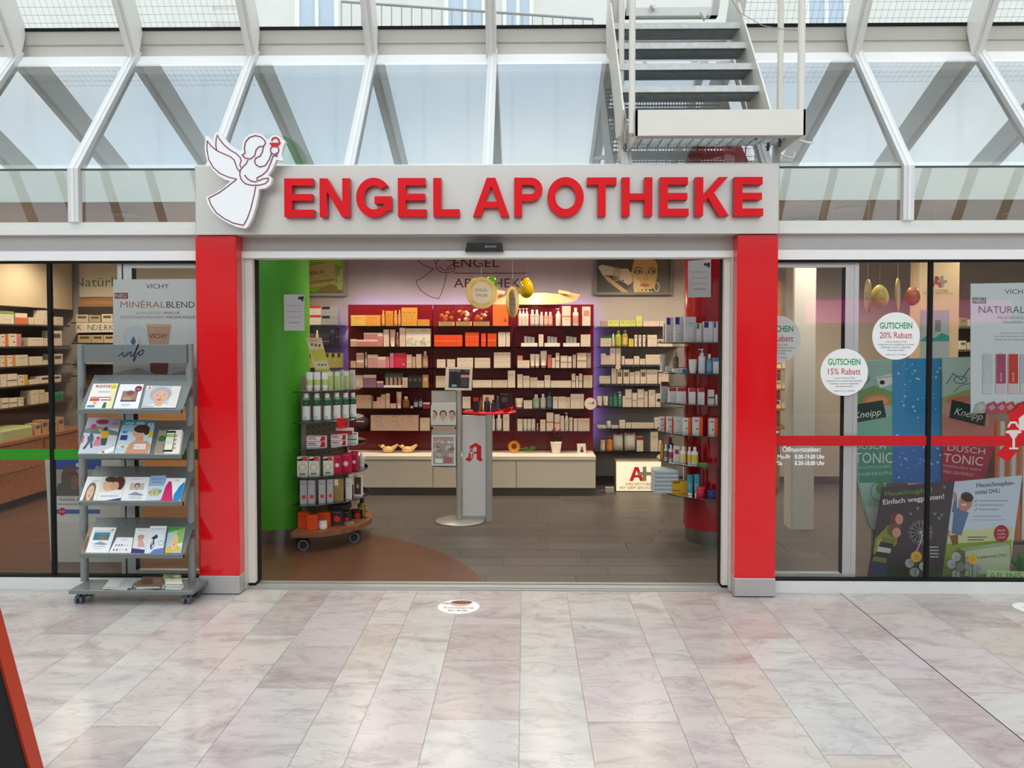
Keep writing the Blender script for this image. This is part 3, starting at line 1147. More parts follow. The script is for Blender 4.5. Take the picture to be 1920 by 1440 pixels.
for i, (ch, a, c) in enumerate((('E', 535, 590), ('N', 601, 657), ('G', 669, 735), ('E', 747, 800), ('L', 813, 862), ('A', 887, 955), ('P', 964, 1017), ('O', 1026, 1094), ('T', 1100, 1155), ('H', 1165, 1222), ('E', 1236, 1290), ('K', 1302, 1365), ('E', 1375, 1429))):
    x0, x1 = XW(a, LY), XW(c, LY)
    q = MB()
    for out, inn in letter(ch, x0, x1):
        rings = [out] + inn
        flat = [p for r_ in rings for p in r_]
        tri = tessellate_polygon([[Vector((p[0], p[1], 0)) for p in r_] for r_ in rings])
        P = [Vector((x0 + p[0], LY, ZB + p[1])) for p in flat]
        fs = []
        for tr in tri:
            A_, B_, C_ = (P[k] for k in tr)
            fs.append(tuple(tr) if (B_ - A_).cross(C_ - A_).y < 0 else tuple(tr[::-1]))
        q.add(P, fs, C('e80c1c'))
        for r_ in rings:
            n = len(r_)
            P2 = [Vector((x0 + p[0], LY, ZB + p[1])) for p in r_] + [Vector((x0 + p[0], LY + LT, ZB + p[1])) for p in r_]
            q.add(P2, [(k, (k + 1) % n, n + (k + 1) % n, n + k) for k in range(n)], C('c8101a'))
    o = q.build('letter', mat('letter_acrylic', .3, spec=.14), t_)
    o['label'] = 'red raised letter ' + ch

# angel board
t_ = thing('angel_sign', 'white cut-out angel with red outlines holding a bowl, mounted at the sign corner', 'sign', (-1.7, 4.88, 2.27))
q = MB()
AY = 4.80
a = PA(q, AY, .0004)
fx = lambda x, y: (340 + x / 5.333, 200 + y / 5.333)
card(q, a, [fx(*p) for p in ANGEL_OUT], 'fefefe', .035, 'f0eeea')
q.build('angel_board', mat('white_acrylic', 0.3, var=.01), t_)
q = MB()
a = PA(q, AY, .0004)
angel_lines(a, fx, 1.9, '7e1a30', 'd4242a')
q.build('angel_outline', PRINT, t_)
for px_, py_ in ((420, 320), (470, 320), (440, 390)):
    q = MB()
    p = W(px_, py_ + 5, AY)
    q.tube((p.x, AY + .035, p.z), (p.x, 4.8995, p.z), .01, C('b0b0b0'))
    q.build('standoff', METAL, t_)

# door sensor
t_ = thing('door_sensor', 'small black motion sensor over the middle of the doorway', 'sensor', W(907, 472, 5.045))
q = MB()
a_, c_ = W(872, 472, 4.99), W(944, 455, 4.99)
q.prism([(a_.x, 4.99, a_.z), (c_.x, 4.99, a_.z), (c_.x - .012, 4.99, c_.z), (a_.x + .012, 4.99, c_.z)], (0, .058, 0), C('16181a'))
q.build('housing', GLOSS, t_)
q = MB()
a = PA(q, 4.9895)
a.rect(877, 458, 896, 470, '08090a')
q.build('lens_window', GLOSS, t_)
q = MB()
a = PA(q, 4.9895)
a.text('SENSOR', 920, 464, 3.2, 'b8bcbc', fit=22)
q.build('lettering', PRINT, t_)

# ------------------------------------------------------------------ hanging steel stair
t_ = thing('steel_stair', 'white steel stair landing with galvanised treads hanging in front of the upper glazing', 'stair', (1.1, 5.0, 2.79))
CREAM = C('ece8dc')
x0, x1 = XW(1190, 4.7), XW(1506, 4.7)
zb, zt = ZW(255, 4.7), ZW(207, 4.7)
q = MB()
q.box(x0, x1, 4.70, 4.715, zb, zt, CREAM)
q.build('landing_fascia', PAINT, t_)
for u in (x0, x1 - .012):
    q = MB()
    q.prism([(u, 4.70, zb), (u, 4.70, zt), (u, 5.30, zt), (u, 5.22, zb)], (.012, 0, 0), CREAM)
    q.build('side_plate', PAINT, t_)
q = MB()
n = 16
for i in range(n):
    u = x0 + .02 + (x1 - x0 - .04) * i / (n - 1)
    q.box(u - .0015, u + .0015, 4.72, 5.22, zb + .05, zb + .068, C('c4caca'))
for i in range(10):
    v = 4.73 + .049 * i
    q.box(x0 + .012, x1 - .012, v - .0015, v + .0015, zb + .05, zb + .072, C('c4caca'))
q.box(x0 + .012, x1 - .012, 4.72, 4.80, zb + .005, zb + .045, C('b4bcbe'))
tag(q.build('grating', GALV, t_))
TX0, TX1 = XW(1162, 4.95), XW(1420, 4.95)
for i in range(4):
    y, z = 4.95 + .153 * i, 3.115 + .186 * i
    q = MB()
    q.box(TX0, TX1, y, y + .012, z - .008, z + .03, C('dadcd8'))
    q.box(TX0, TX1, y + .012, y + .055, z - .006, z + .002, C('a2acb0'))
    for k in range(40):
        u = TX0 + (TX1 - TX0) * (k + .5) / 40
        q.box(u - .0016, u + .0016, y + .012, y + .2, z - .004, z + .022, C('a2acb0'))
    for k in range(7):
        v = y + .03 + .028 * k
        q.box(TX0, TX1, v - .006, v + .006, z - .006, z + .02, C('9ca6aa'))
    q.box(TX0, TX1, y + .2, y + .21, z - .008, z + .025, C('c2c6c4'))
    q.build('tread', GALV, t_)
for u in (TX0 - .012, TX1):
    q = MB()
    q.prism([(u, 4.74, 2.94), (u, 4.90, 3.15), (u, 5.47, 3.86), (u, 5.66, 3.86), (u, 5.66, 3.68), (u, 5.2, 3.06), (u, 5.1, 2.86), (u, 4.9, 2.83)], (.010, 0, 0), CREAM)
    q.build('stringer', PAINT, t_)
for px_, y, r, zl in ((1183, 4.735, .019, zb + .02), (1163, 5.13, .018, 2.70), (1497, 4.735, .021, zb + .01), (1458, 5.08, .019, zb + .08)):
    q = MB()
    xx = XW(px_, y)
    top = ROOF0[1] + (ROOF0[0] - y) * RS - .02
    q.tube((xx, y, zl), (xx, y, top), r, CREAM, n=16)
    q.build('post', PAINT, t_)
for px_, py_, y in ((1497, 262, 4.76), (1462, 290, 5.08)):
    p = W(px_, py_, y)
    q = MB()
    q.path([p, p + Vector((.05, 0, -.015)), p + Vector((.085, 0, -.02)), p + Vector((.095, 0, .015))], .006, CREAM)
    q.build('hook', PAINT, t_)
for px_, py_, y in ((1418, 262, 4.8), (1190, 262, 4.8), (1440, 283, 5.0), (1470, 262, 4.9), (1462, 275, 4.95), (1172, 285, 5.0)):
    p = W(px_, py_, y)
    q = MB()
    q.tube(p, p + Vector((0, 0, .05)), .008, C('6c7270'), n=8)
    q.tube(p + Vector((0, 0, .02)), p + Vector((0, 0, .03)), .014, C('7c8280'), n=6)
    q.build('bolt', METAL, t_)
# opening light behind the stair
RN = Vector((0, -RS, -1)).normalized()
RPt = (0, ROOF0[0], ROOF0[1])
t_ = thing('window_8', 'white framed opening roof light behind the stair', None, RP(1270, 30, RPt, RN), kind='structure')
q = MB()
p0, p1 = RP(1172, 35, RPt, RN), RP(1345, 22, RPt, RN)
q.box(p0.x, p1.x, p0.y - .05, p0.y + .02, p0.z, p0.z + .06, WHITE)
for u in (p0.x, p1.x - .05):
    q.prism([(u, p0.y - .05, p0.z), (u, p0.y + .02, p0.z), (u, p0.y - .98, p0.z + 1.45), (u, p0.y - 1.05, p0.z + 1.45)], (.05, 0, 0), WHITE)
q.build('casement', PAINT, t_)
for px_, py_, s in ((1222, 20, .018), (1316, 36, .026)):
    p = RP(px_, py_, RPt, RN) + Vector((0, -.07, 0))
    q = MB()
    q.prism([(p.x - s, p.y, p.z + s), (p.x + s, p.y, p.z + s), (p.x + s * .4, p.y, p.z - s)], (0, .05, 0), C('d8d6d0'))
    q.build('catch', STEEL, t_)
q = MB()
pts = [W(1362, -20, 5.3), W(1385, 22, 5.4), W(1430, 48, 5.2), W(1475, 56, 5.0), W(1512, 57, 4.95)]
q.path(pts, .0025, C('a0a09c'), 6)
tag(q.build('cable', PAINT), 'thin grey cable hanging beside the stair posts at the roof', 'cable')

# ------------------------------------------------------------------ info rack
SG = C('757b78')
t_ = thing('leaflet_rack', 'grey steel leaflet rack on castors with info header', 'leaflet rack', (-2.37, 4.82, 0))
for px_, y in ((152, 4.893), (355, 4.893)):
    p = W(px_, 645, y)
    q = MB()
    q.tube((p.x, y, .095), (p.x, y, p.z), .0235, C('8d9391'), n=18)
    q.build('upright', STEEL, t_)
q = MB()
p0, p1 = W(158, 680, 4.85), W(350, 646, 4.85)
q.bbox(p0.x, p1.x, 4.845, 4.865, p0.z, p1.z, C('777d7a'), .002)
hp = q.build('header_panel', STEEL, t_)
q = MB()
a = PA(q, 4.8445)
for L, w_ in (([(222, 668), (227, 664), (231, 660), (230, 665), (232, 669), (236, 666)], 2.0), ([(236, 666), (240, 660), (238, 668), (243, 661), (246, 660), (245, 668), (249, 667)], 2.0), ([(249, 667), (256, 656), (260, 647), (259, 646), (256, 653), (252, 667), (250, 677), (252, 676), (256, 666)], 2.1), ([(256, 665), (262, 659), (268, 656), (270, 658), (268, 663), (263, 667), (260, 665), (262, 659)], 2.0), ([(228, 654), (229, 653)], 1.8)):
    a.line(L, w_, '1c1a2e')
q.build('info_lettering', PRINT, t_)
q = MB()
p0, p1 = W(128, 1108, 4.70), W(362, 1108, 4.70)
q.bbox(p0.x, p1.x, 4.70, 4.918, .072, .095, C('7c8481'), .003)
q.build('base_board', STEEL, t_)
for px_, y in ((142, 4.75), (345, 4.75), (160, 4.89), (362, 4.89)):
    x = XW(px_, y)
    q = MB()
    q.box(x - .008, x + .008, y - .02, y + .02, .035, .072, C('5a6064'))
    cs = q.build('castor', STEEL, t_)
    for s in (-1, 1):
        q = MB()
        q.tube((x + s * .009, y, .025), (x + s * .022, y, .025), .025, C('5c6670'), n=18)
        q.build('wheel', PAINT, cs)
RACK = []
for yf, yb_ in ((768, 703), (852, 788), (940, 874), (1038, 970)):
    zf, zb_ = ZW(yf, 4.72, 250), ZW(yb_, 4.90, 250)
    x0, x1 = XW(146, 4.72), XW(341, 4.72)
    d = Vector((0, .18, zb_ - zf))
    n = Vector((0, -(zb_ - zf), .18)).normalized()
    RACK.append((Vector((0, 4.72, zf)), n))
    q = MB()
    P = lambda u, v: Vector((u, 4.72 + .18 * v, zf + (zb_ - zf) * v))
    # perforated upper part: strips between rows of holes
    q.prism([P(x0, 0), P(x1, 0), P(x1, .8), P(x0, .8)], -n * .002, C('6f7572'))
    rows, cols = 5, 40
    v0, v1 = .8, 1.0
    for r_ in range(rows):
        va, vb = v0 + (v1 - v0) * r_ / rows, v0 + (v1 - v0) * (r_ + .55) / rows
        vc = v0 + (v1 - v0) * (r_ + 1) / rows
        q.prism([P(x0, va), P(x1, va), P(x1, vb), P(x0, vb)], -n * .002, C('6f7572'))
        for k in range(cols):
            ua, ub = x0 + (x1 - x0) * k / cols, x0 + (x1 - x0) * (k + .62) / cols
            q.prism([P(ua, vb), P(ub, vb), P(ub, vc), P(ua, vc)], -n * .002, C('6f7572'))
    sh = q.build('sloped_shelf', STEEL, t_)
    q = MB()
    q.bbox(x0, x1, 4.697, 4.7185, zf - .022, zf + .006, C('757b78'), .004)
    q.tube((x0, 4.709, zf - .012), (x1, 4.709, zf - .012), .012, C('757b78'), n=10)
    q.build('front_lip', STEEL, sh)
    q = MB()
    for px_ in (152, 355):
        xx = XW(px_, 4.86)
        q.box(xx - .012, xx + .012, 4.855, 4.885, P(0, .62).z - .05, P(0, .62).z - .002, C('757b78'))
    q.build('bracket', STEEL, sh)


def sheet(name, shelf, quad, base, label, cat, art, t=.004, z5=False, lift=0.001, side='e8e6e2'):
    """magazine lying on a rack shelf; quad measured in picture points of the zoomed detail"""
    P, n = RACK[shelf]
    oy = 880 if z5 else 640
    cv = [(130 + x / 5.5375, oy + y / 5.5375) for x, y in quad]
    q = MB()
    Pn = P + n * (t + lift)
    a = PL(q, Pn, n, .00012)
    card(q, a, cv, base, t, side)
    tl, tr, br, bl = cv
    # artwork mapped into the quad: u 0..1 to the right, v 0..1 down
    cl = lambda k: min(max(k, 0), 1)
    g0 = lambda u, v: ((tl[0] * (1 - u) + tr[0] * u) * (1 - v) + (bl[0] * (1 - u) + br[0] * u) * v, (tl[1] * (1 - u) + tr[1] * u) * (1 - v) + (bl[1] * (1 - u) + br[1] * u) * v)
    g = lambda u, v: g0(cl(u), cl(v))
    b_ = Art(q, lambda u, v: a.m(*g(u, v)), n, .00012, True)
    b_.k = 2
    art(b_)
    return tag(q.build(name, PRINT, None, Pn + Vector((a.m(*bl).x, 0, 0))), label, cat, 'magazines and leaflets in the rack')


def art1(a):
    a.text('REISE', .45, .16, .1, 'c8141e', fit=.62, bold=.02)
    a.ell(.86, .13, .13, .1, 'e8d820')
    a.text('DS', .86, .17, .07, '6a7a10')
    a.rect(.82, .25, 1, 1, 'efe6b0')
    a.rect(.08, .54, .86, .575, 'c8141e')
    a.rect(.08, .6, .44, .7, 'd83a3a')
    a.rect(.5, .64, .78, .68, '5a5a6a')
    a.rect(.3, .3, .78, .36, 'c8c8c4')
    a.ell(.3, .78, .07, .05, 'd8b040')
    a.ell(.84, .66, .06, .05, 'd8a040')
    a.rect(.06, .87, .34, .95, '6f7fb8')
    a.poly([(.62, .98), (.65, .76), (.75, .76), (.76, .98)], '4a5250')


def art2(a):
    a.rect(.2, .28, .84, .72, '8a7068')
    a.ell(.52, .5, .26, .2, 'a87860')
    a.ell(.52, .36, .16, .1, '7a4a3a')
    a.ell(.45, .62, .2, .09, 'b89080')
    a.rect(.2, .66, .84, .72, '3a3a3e')
    a.ell(.82, .19, .15, .12, '8e1838')
    a.text('neu', .82, .23, .06, 'f0e0e0')
    a.rect(.28, .82, .66, .86, 'b8bcd0')
    a.rect(.28, .89, .6, .92, 'd0d2dc')


def art3(a):
    a.rect(0, 0, 1, 1, 'c4ccd2')
    a.rect(.72, 0, 1, 1, 'd8cfc2')
    for k in range(4):
        a.rect(.76 + .06 * k, 0, .79 + .06 * k, 1, 'eeeae2')
    a.face(.47, .46, .36, 'dcae92', 'b0a8b0', False, 'e8e4e0')
    a.rect(.02, .02, .17, .2, 'f4f2ee')
    pharmacy_a(a, .04, .18, .11, .14)
    a.text('Umschau', .2, .97, .06, '2a2a3a', fit=.3)


def art4(a):
    a.rect(0, 0, 1, 1, 'd0d2d6')
    a.rect(0, 0, 1, .28, 'a8a8b4')
    a.poly([(0, .3), (.4, .24), (1, .38), (1, .48), (0, .42)], '6e7c74')
    a.ell(.47, .11, .2, .07, 'a0183c')
    a.text('BABY', .47, .145, .06, '5a0a24')
    a.ell(.24, .24, .09, .065, 'c8245a')
    a.ell(.62, .3, .06, .05, '3a2a20')
    a.poly([(.52, .38), (.72, .36), (.74, .56), (.54, .58)], 'e0a820')
    a.line([(.53, .42), (.42, .3)], .06, 'e0a820')
    a.poly([(.55, .57), (.74, .56), (.72, .76), (.58, .76)], '3e4858')
    a.ell(.46, .56, .05, .04, 'b83050')
    a.poly([(.38, .6), (.54, .58), (.56, .78), (.36, .78)], 'd88098')
    a.ell(.24, .48, .05, .04, '4a4a58')
    a.poly([(.14, .52), (.32, .5), (.34, .66), (.18, .66)], '4a6078')
    a.line([(.22, .66), (.14, .84), (.1, .84)], .06, '505a62')
    a.line([(.28, .66), (.34, .84)], .06, '505a62')
    a.poly([(.5, 1), (1, .78), (1, .92), (.8, 1)], 'fbfaf8')
    a.poly([(.64, .97), (.7, .91), (.76, .97)], 'd02030')
    a.rect(0, .5, .05, .7, 'd05a8a')
    a.rect(.78, .14, .96, .18, 'd04a80')


def art5(a):
    a.rect(0, 0, 1, 1, '9cc6d2')
    a.rect(0, 0, 1, .16, '3f9eb0')
    a.rect(0, .36, 1, 1, 'c6dce0')
    a.text('my life', .38, .14, .09, 'e8f4f4', fit=.62, shear=.3, bold=.01)
    a.rect(.8, .09, .95, .19, 'f2f0ee')
    pharmacy_a(a, .82, .18, .1, .08)
    a.poly([(.3, 1), (.36, .72), (.5, .62), (.88, .62), (1, .75), (.95, 1)], 'd89a78')
    a.poly([(.5, .68), (.54, .46), (.72, .46), (.76, .66)], 'd89a78')
    a.ell(.56, .36, .17, .17, 'e0a888')
    a.ell(.64, .27, .24, .12, '4a2e22')
    a.ell(.8, .36, .08, .09, '4a2e22')
    a.rect(.06, .46, .26, .6, '3c3c8e')
    a.rect(.08, .34, .22, .4, '4a78b8')
    a.rect(.88, .36, 1.0, .52, 'd8c020')
    a.ell(.18, .8, .14, .06, 'e8e4dc')
    a.ell(.2, .8, .06, .03, 'c89040')
    a.rect(.52, .72, .86, .87, 'f0e8e2')
    a.text('Rücken frei', .69, .82, .05, 'b05a40', fit=.28)


def art6(a):
    a.rect(0, 0, .4, 1, '9a8a78')
    a.rect(.4, 0, 1, 1, 'eee6dc')
    a.poly([(.34, .04), (.74, .04), (.72, .93), (.34, .93)], '1c1c20')
    a.poly([(.37, .12), (.71, .12), (.69, .84), (.37, .84)], 'e4eccc')
    a.rect(.37, .18, .71, .3, 'a8c078')
    a.rect(.42, .45, .64, .6, 'd8d8d0')
    a.ell(.2, .36, .16, .13, '2f6a28')
    for k in range(4):
        a.ell(.78, .26 + .17 * k, .05, .05, 'c89070')


def art_lady(a):
    a.face(.5, .62, .34, 'e8c0a4', '8a6a48', True, 'f0ece6')
    a.rect(.4, .15, .85, .19, 'd8d4ce')


def art_mother(a):
    a.rect(0, 0, 1, .64, 'efe2d2')
    a.ell(.35, .32, .26, .28, 'e8b894')
    a.ell(.36, .1, .24, .12, '4a2e20')
    a.ell(.72, .28, .26, .32, '5a2a1e')
    a.ell(.6, .4, .17, .2, 'e0a88a')
    a.poly([(.4, .66), (.7, .52), (1, .56), (1, .72)], 'f4f2ee')
    a.text('NEURODERMITIS', .5, .84, .07, '8a8ca0', fit=.72)
    a.poly([(.3, 1), (1, .88), (1, 1)], '3a3a7e')


def art_baby(a):
    a.rect(.22, .26, .82, .54, 'c8c4b4')
    a.face(.52, .4, .13, 'e0b090', '3a2a20', False, 'd8d2c8', body=False)
    a.poly([(.22, .76), (.5, .63), (.86, .76), (.8, .79)], '9094a8')
    a.rect(.28, .82, .8, .92, 'd4d0d8')
    a.rect(.2, .08, .7, .11, 'd8d2c4')


def art_food(a):
    a.rect(0, 0, 1, .42, '9cb8d8')
    a.text('Das Immunsystem', .5, .17, .07, '3a5a98', fit=.8)
    a.text('und Darm', .5, .3, .07, '3a5a98', fit=.6)
    a.rect(0, .42, 1, 1, 'd0dce8')
    for i in range(9):
        a.ell(.2 + .07 * i, .68 + .08 * math.sin(i * 2.3), .14, .09, ['8fae5a', 'd8a890', 'b8c888', 'e0b8a0'][i % 4])


def art_wave(a):
    a.poly([(0, 1), (.06, .4), (.16, .16), (.3, .14), (.42, .4), (.62, 1)], 'd22268')
    a.poly([(.62, 1), (.6, .72), (.78, .36), (.95, .18), (1, .18), (1, .94), (.9, 1)], '2088c4')
    a.text('fortify', .6, .12, .06, '3a3a3a')


def art_sea(a):
    a.text('Entspannung', .5, .15, .04, '9a8a70', fit=.7)
    a.rect(.14, .19, .82, .48, '2f7a9c')
    a.rect(.14, .19, .82, .28, '3a94b4')
    a.ell(.55, .38, .2, .09, '8a7a50')
    a.poly([(.18, .64), (.5, .53), (.86, .63), (.7, .66)], '9298a8')
    a.rect(.24, .7, .8, .74, 'd0ccc4')
    a.rect(.3, .8, .7, .82, 'c8c8d0')
    a.ell(.88, .1, .06, .04, 'd89a70')


def art_grid(a):
    a.text('LIERAC', .5, .18, .06, '7a7a86', fit=.34)
    for r_ in range(2):
        for k in range(5):
            a.rect(.14 + .15 * k, .42 + .28 * r_, .2 + .15 * k, .54 + .28 * r_, ['8a4a6a', '5a3a6a', '6a4a5a', 'c8c4cc', 'd4d0d8'][(k + r_) % 5])


def art_man(a):
    a.rect(0, 0, 1, .2, 'e8ecec')
    a.text('PREVENTION', .5, .1, .04, '9a8a90', fit=.7)
    a.rect(0, .2, 1, .8, 'e8e4de')
    a.ell(.5, .42, .22, .13, 'd8a888')
    a.ell(.5, .34, .24, .08, 'b89878')
    a.poly([(.35, .75), (.4, .5), (.75, .52), (.95, .75)], 'e0a4a8')
    a.poly([(0, .8), (1, .86), (1, 1), (0, 1)], '2f3470')


def art_bike(a):
    a.rect(0, .1, 1, 1, 'dce4ea')
    a.text('Herz QUERVITAL', .5, .13, .05, 'b05a6a', fit=.8)
    a.ring(.35, .7, .1, .12, .03, '3a4048')
    a.ring(.82, .62, .14, .08, .02, '8a9098')
    a.poly([(.2, .45), (.5, .3), (.6, .42), (.4, .5)], '30343c')
    a.line([(.35, .48), (.42, .62), (.3, .72), (.32, .86)], .06, '2c3038')
    a.poly([(.3, 1), (.5, .86), (1, .8), (1, 1)], '5a7ab8')


def art_blond(a):
    a.rect(0, 0, 1, .4, '5a9a3a')
    a.poly([(0, .2), (1, .05), (1, .6), (0, .7)], '8ab860')
    a.poly([(0, .25), (.6, .15), (.5, 1), (0, 1)], 'a8c8d8')
    a.text('FÜR DEN', .05, .1, .05, '2f5a48', 'l', fit=.6)
    a.face(.5, .55, .24, 'e8bc8c', 'e8cc60', True, 'd8b838')
    a.poly([(.0, 1), (.1, .76), (.9, .74), (1, 1)], 'dcb83c')
    a.ell(.5, .8, .16, .08, 'e8bc8c')
    a.poly([(.3, 1), (.6, .93), (1, .9), (1, 1)], 'a8c4e0')


sheet('magazine', 0, [(250, 440), (510, 437), (440, 697), (160, 697)], 'efece2', 'white travel magazine with red title, top rack shelf, leftmost', 'magazine', art1)
sheet('magazine', 0, [(530, 445), (775, 445), (712, 697), (455, 697)], 'f2f0f0', 'white magazine with a dog photo and dark red dot, top rack shelf', 'magazine', art2)
sheet('magazine', 0, [(802, 460), (1165, 465), (1105, 690), (748, 690)], 'd8d4ce', 'magazine with a smiling grey-haired woman on its cover, top rack shelf', 'magazine', art3)
sheet('magazine', 1, [(195, 790), (538, 800), (456, 1172), (90, 1168)], 'd8dade', 'magazine with children playing in snow on its cover, second rack shelf', 'magazine', art4)
sheet('magazine', 1, [(565, 812), (897, 818), (830, 1168), (463, 1168)], '9cc6d2', 'turquoise magazine with a bare-shouldered woman on its cover, second rack shelf', 'magazine', art5)
sheet('brochure', 1, [(930, 925), (1172, 918), (1140, 1165), (878, 1165)], 'e8e2d8', 'thick stack of brochures showing a hand holding a phone, second rack shelf', 'brochure', art6, .028, side='f4f2ee')
sheet('leaflet', 2, [(190, 75), (350, 77), (272, 328), (103, 330)], 'f3f1ec', 'white leaflet with a fair-haired woman, leftmost on the third rack shelf', 'leaflet', art_lady, z5=True)
sheet('leaflet', 2, [(352, 77), (600, 80), (531, 326), (274, 328)], 'f5f3ee', 'leaflet with a mother kissing a baby, third rack shelf', 'leaflet', art_mother, z5=True)
sheet('leaflet', 2, [(602, 80), (838, 80), (798, 325), (533, 326)], 'f3f1ec', 'white leaflet with a small baby photo, middle of the third rack shelf', 'leaflet', art_baby, z5=True)
sheet('leaflet', 2, [(845, 66), (1005, 62), (962, 320), (800, 325)], 'c8d8e8', 'light blue leaflet with herbs, third rack shelf', 'leaflet', art_food, .006, True)
sheet('leaflet', 2, [(1008, 90), (1208, 92), (1150, 328), (946, 325)], 'f6f5f2', 'white leaflet with pink and blue waves, third rack shelf', 'leaflet', art_wave, .008, True)
sheet('leaflet', 3, [(200, 612), (246, 612), (163, 880), (118, 880)], 'a88468', 'brown leaflet half hidden behind the sea leaflet, bottom rack shelf', 'leaflet', lambda a: a.ell(.5, .6, .4, .3, '7a5a44'), z5=True)
sheet('leaflet', 3, [(248, 600), (490, 604), (400, 880), (165, 880)], 'f4f3f0', 'white leaflet with a small blue sea photo, bottom sloped rack shelf', 'leaflet', art_sea, .006, True)
sheet('leaflet', 3, [(494, 705), (665, 708), (635, 876), (403, 878)], 'f4f2f2', 'white leaflet with rows of tiny purple products, bottom sloped rack shelf', 'leaflet', art_grid, .004, True)
sheet('leaflet', 3, [(690, 610), (836, 612), (776, 872), (645, 872)], 'ecebe6', 'leaflet with a man in a pink shirt, bottom sloped rack shelf', 'leaflet', art_man, .006, True)
sheet('leaflet', 3, [(840, 588), (1012, 588), (966, 872), (779, 872)], 'eef0f0', 'leaflet with a black cyclist, bottom sloped rack shelf', 'leaflet', art_bike, .014, True)
sheet('leaflet', 3, [(1032, 598), (1200, 598), (1156, 870), (992, 870)], 'dfe6d8', 'green leaflet with a blond woman in yellow, bottom sloped rack shelf', 'leaflet', art_blond, .012, True)


def flyer_pile(label, pts, base, art, layers, seed):
    """a few loose sheets lying on the rack's base board"""
    r = random.Random(seed)
    t_ = None
    cv = [(130 + x / 5.5375, 880 + y / 5.5375) for x, y in pts]
    P0 = [RP(x, y, (0, 0, .0965), Vector((0, 0, 1))) for x, y in cv]
    P0 = [Vector((p.x, min(max(p.y, 4.703), 4.915), p.z)) for p in P0]
    cen = sum(P0, Vector((0, 0, 0))) / 4
    q = MB()
    z = .0
    for k in range(layers):
        an = r.uniform(-.12, .12) if k < layers - 1 else 0
        ca, sa = math.cos(an), math.sin(an)
        P = [Vector((cen.x + (p.x - cen.x) * ca - (p.y - cen.y) * sa, cen.y + (p.x - cen.x) * sa + (p.y - cen.y) * ca, p.z + z)) for p in P0]
        P = [Vector((p.x, min(max(p.y, 4.703), 4.92), p.z)) for p in P]
        q.prism([p + Vector((0, 0, .0035)) for p in P], (0, 0, -.003), C('e6e4de') if k < layers - 1 else C(base))
        z += .005
    tl, tr, br, bl = [p + Vector((0, 0, z - .0013)) for p in P0]
    a = Art(q, lambda u, v: (tl * (1 - u) + tr * u) * (1 - v) + (bl * (1 - u) + br * u) * v, (0, 0, 1), .0001)
    art(a)
    tag(q.build('flyer_pile', PRINT, None, cen), label, 'flyers')


flyer_pile('loose pile of pale grey flyers on the base board of the rack', [(430, 1155), (715, 1152), (620, 1250), (350, 1248)], 'b4bcba', lambda a: (a.rect(.02, .1, .5, .9, 'c4ccca'), a.rect(.52, .05, .98, .9, 'a8b2b2')), 3, 1)
flyer_pile('dark brown magazine pile on the base board of the rack', [(775, 1140), (985, 1138), (965, 1245), (680, 1243)], '6a5240', lambda a: (a.ell(.4, .5, .3, .3, '4a3428'), a.ell(.75, .4, .2, .25, '8a6a4a')), 4, 2)
flyer_pile('pile of magazines with a green cover on the base board of the rack', [(1045, 1100), (1215, 1098), (1180, 1250), (1008, 1250)], '88a858', lambda a: (a.rect(0, .45, 1, 1, 'e8e6de'), a.poly([(.1, .1), (.6, .0), (.9, .3), (.4, .5)], '5f8a3a'), a.poly([(.5, .2), (1, .1), (.8, .4)], 'c8d8a0')), 7, 3)

# ------------------------------------------------------------------ floor stickers and A-board
for px_, py_, r_, lb in ((860, 1138, .125, 'round white floor sticker with a child photo in front of the doorway'), (1935, 1141, .1, 'round white floor sticker at the right edge in front of the window')):
    p = RP(px_, py_, (0, 0, 0), Vector((0, 0, 1)))
    q = MB()
    q.lathe([(r_, .0005), (r_, .002)], (p.x, p.y, 0), C('ecebe8'), 36)
    a = Art(q, lambda u, v: Vector((p.x + u * r_, p.y + v * r_, .0022)), (0, 0, 1), .0002)
    if px_ < 1000:
        a.ell(.05, .45, .5, .4, 'd8a890')
        a.ell(.1, .62, .52, .26, '6a4030')
        a.ell(-.6, .45, .25, .12, 'b0a8a8')
        a.text('Trinkkarte', 0, -.28, .2, '7a3848', fit=1.45)
        a.text('für Kids', 0, -.66, .2, '7a3848', fit=.9)
    else:
        a.text('für', -.3, 0, .2, '7a3848')
    tag(q.build('floor_sticker', PRINT, None, (p.x, p.y, 0)), lb, 'sticker')

t_ = thing('pavement_board', 'red framed black A-board cut off by the left picture edge', 'sign board', (-1.86, 2.3, 0))
for s in (1, -1):
    # two leaning leaves, hinged along the top
    top = Vector((-1.86, 2.3, 1.05))
    bx = -1.86 + s * .285
    e0 = lambda y, k: Vector((bx, y, 0)).lerp(Vector((-1.86 + s * .02, y, 1.05)), k)
    nrm = Vector((1.05, 0, s * .34 * s)).normalized() * s
    q = MB()
    th = Vector((-.03 * s, 0, 0))
    for (ya, yb2, k0, k1) in ((2.0, 2.06, 0, 1), (2.56, 2.62, 0, 1), (2.06, 2.56, .0, .07), (2.06, 2.56, .93, 1)):
        q.prism([e0(ya, k0), e0(yb2, k0), e0(yb2, k1), e0(ya, k1)], th, C('b83a20'))
    fr = q.build('frame', PAINT, t_)
    q = MB()
    q.prism([e0(2.06, .07) + th * .3, e0(2.56, .07) + th * .3, e0(2.56, .93) + th * .3, e0(2.06, .93) + th * .3], th * .4, C('1e1e20'))
    q.build('black_panel', MATTE, t_)
q = MB()
q.tube((-1.86, 2.02, 1.05), (-1.86, 2.60, 1.05), .012, C('8a8a8a'))
q.build('hinge', METAL, t_)

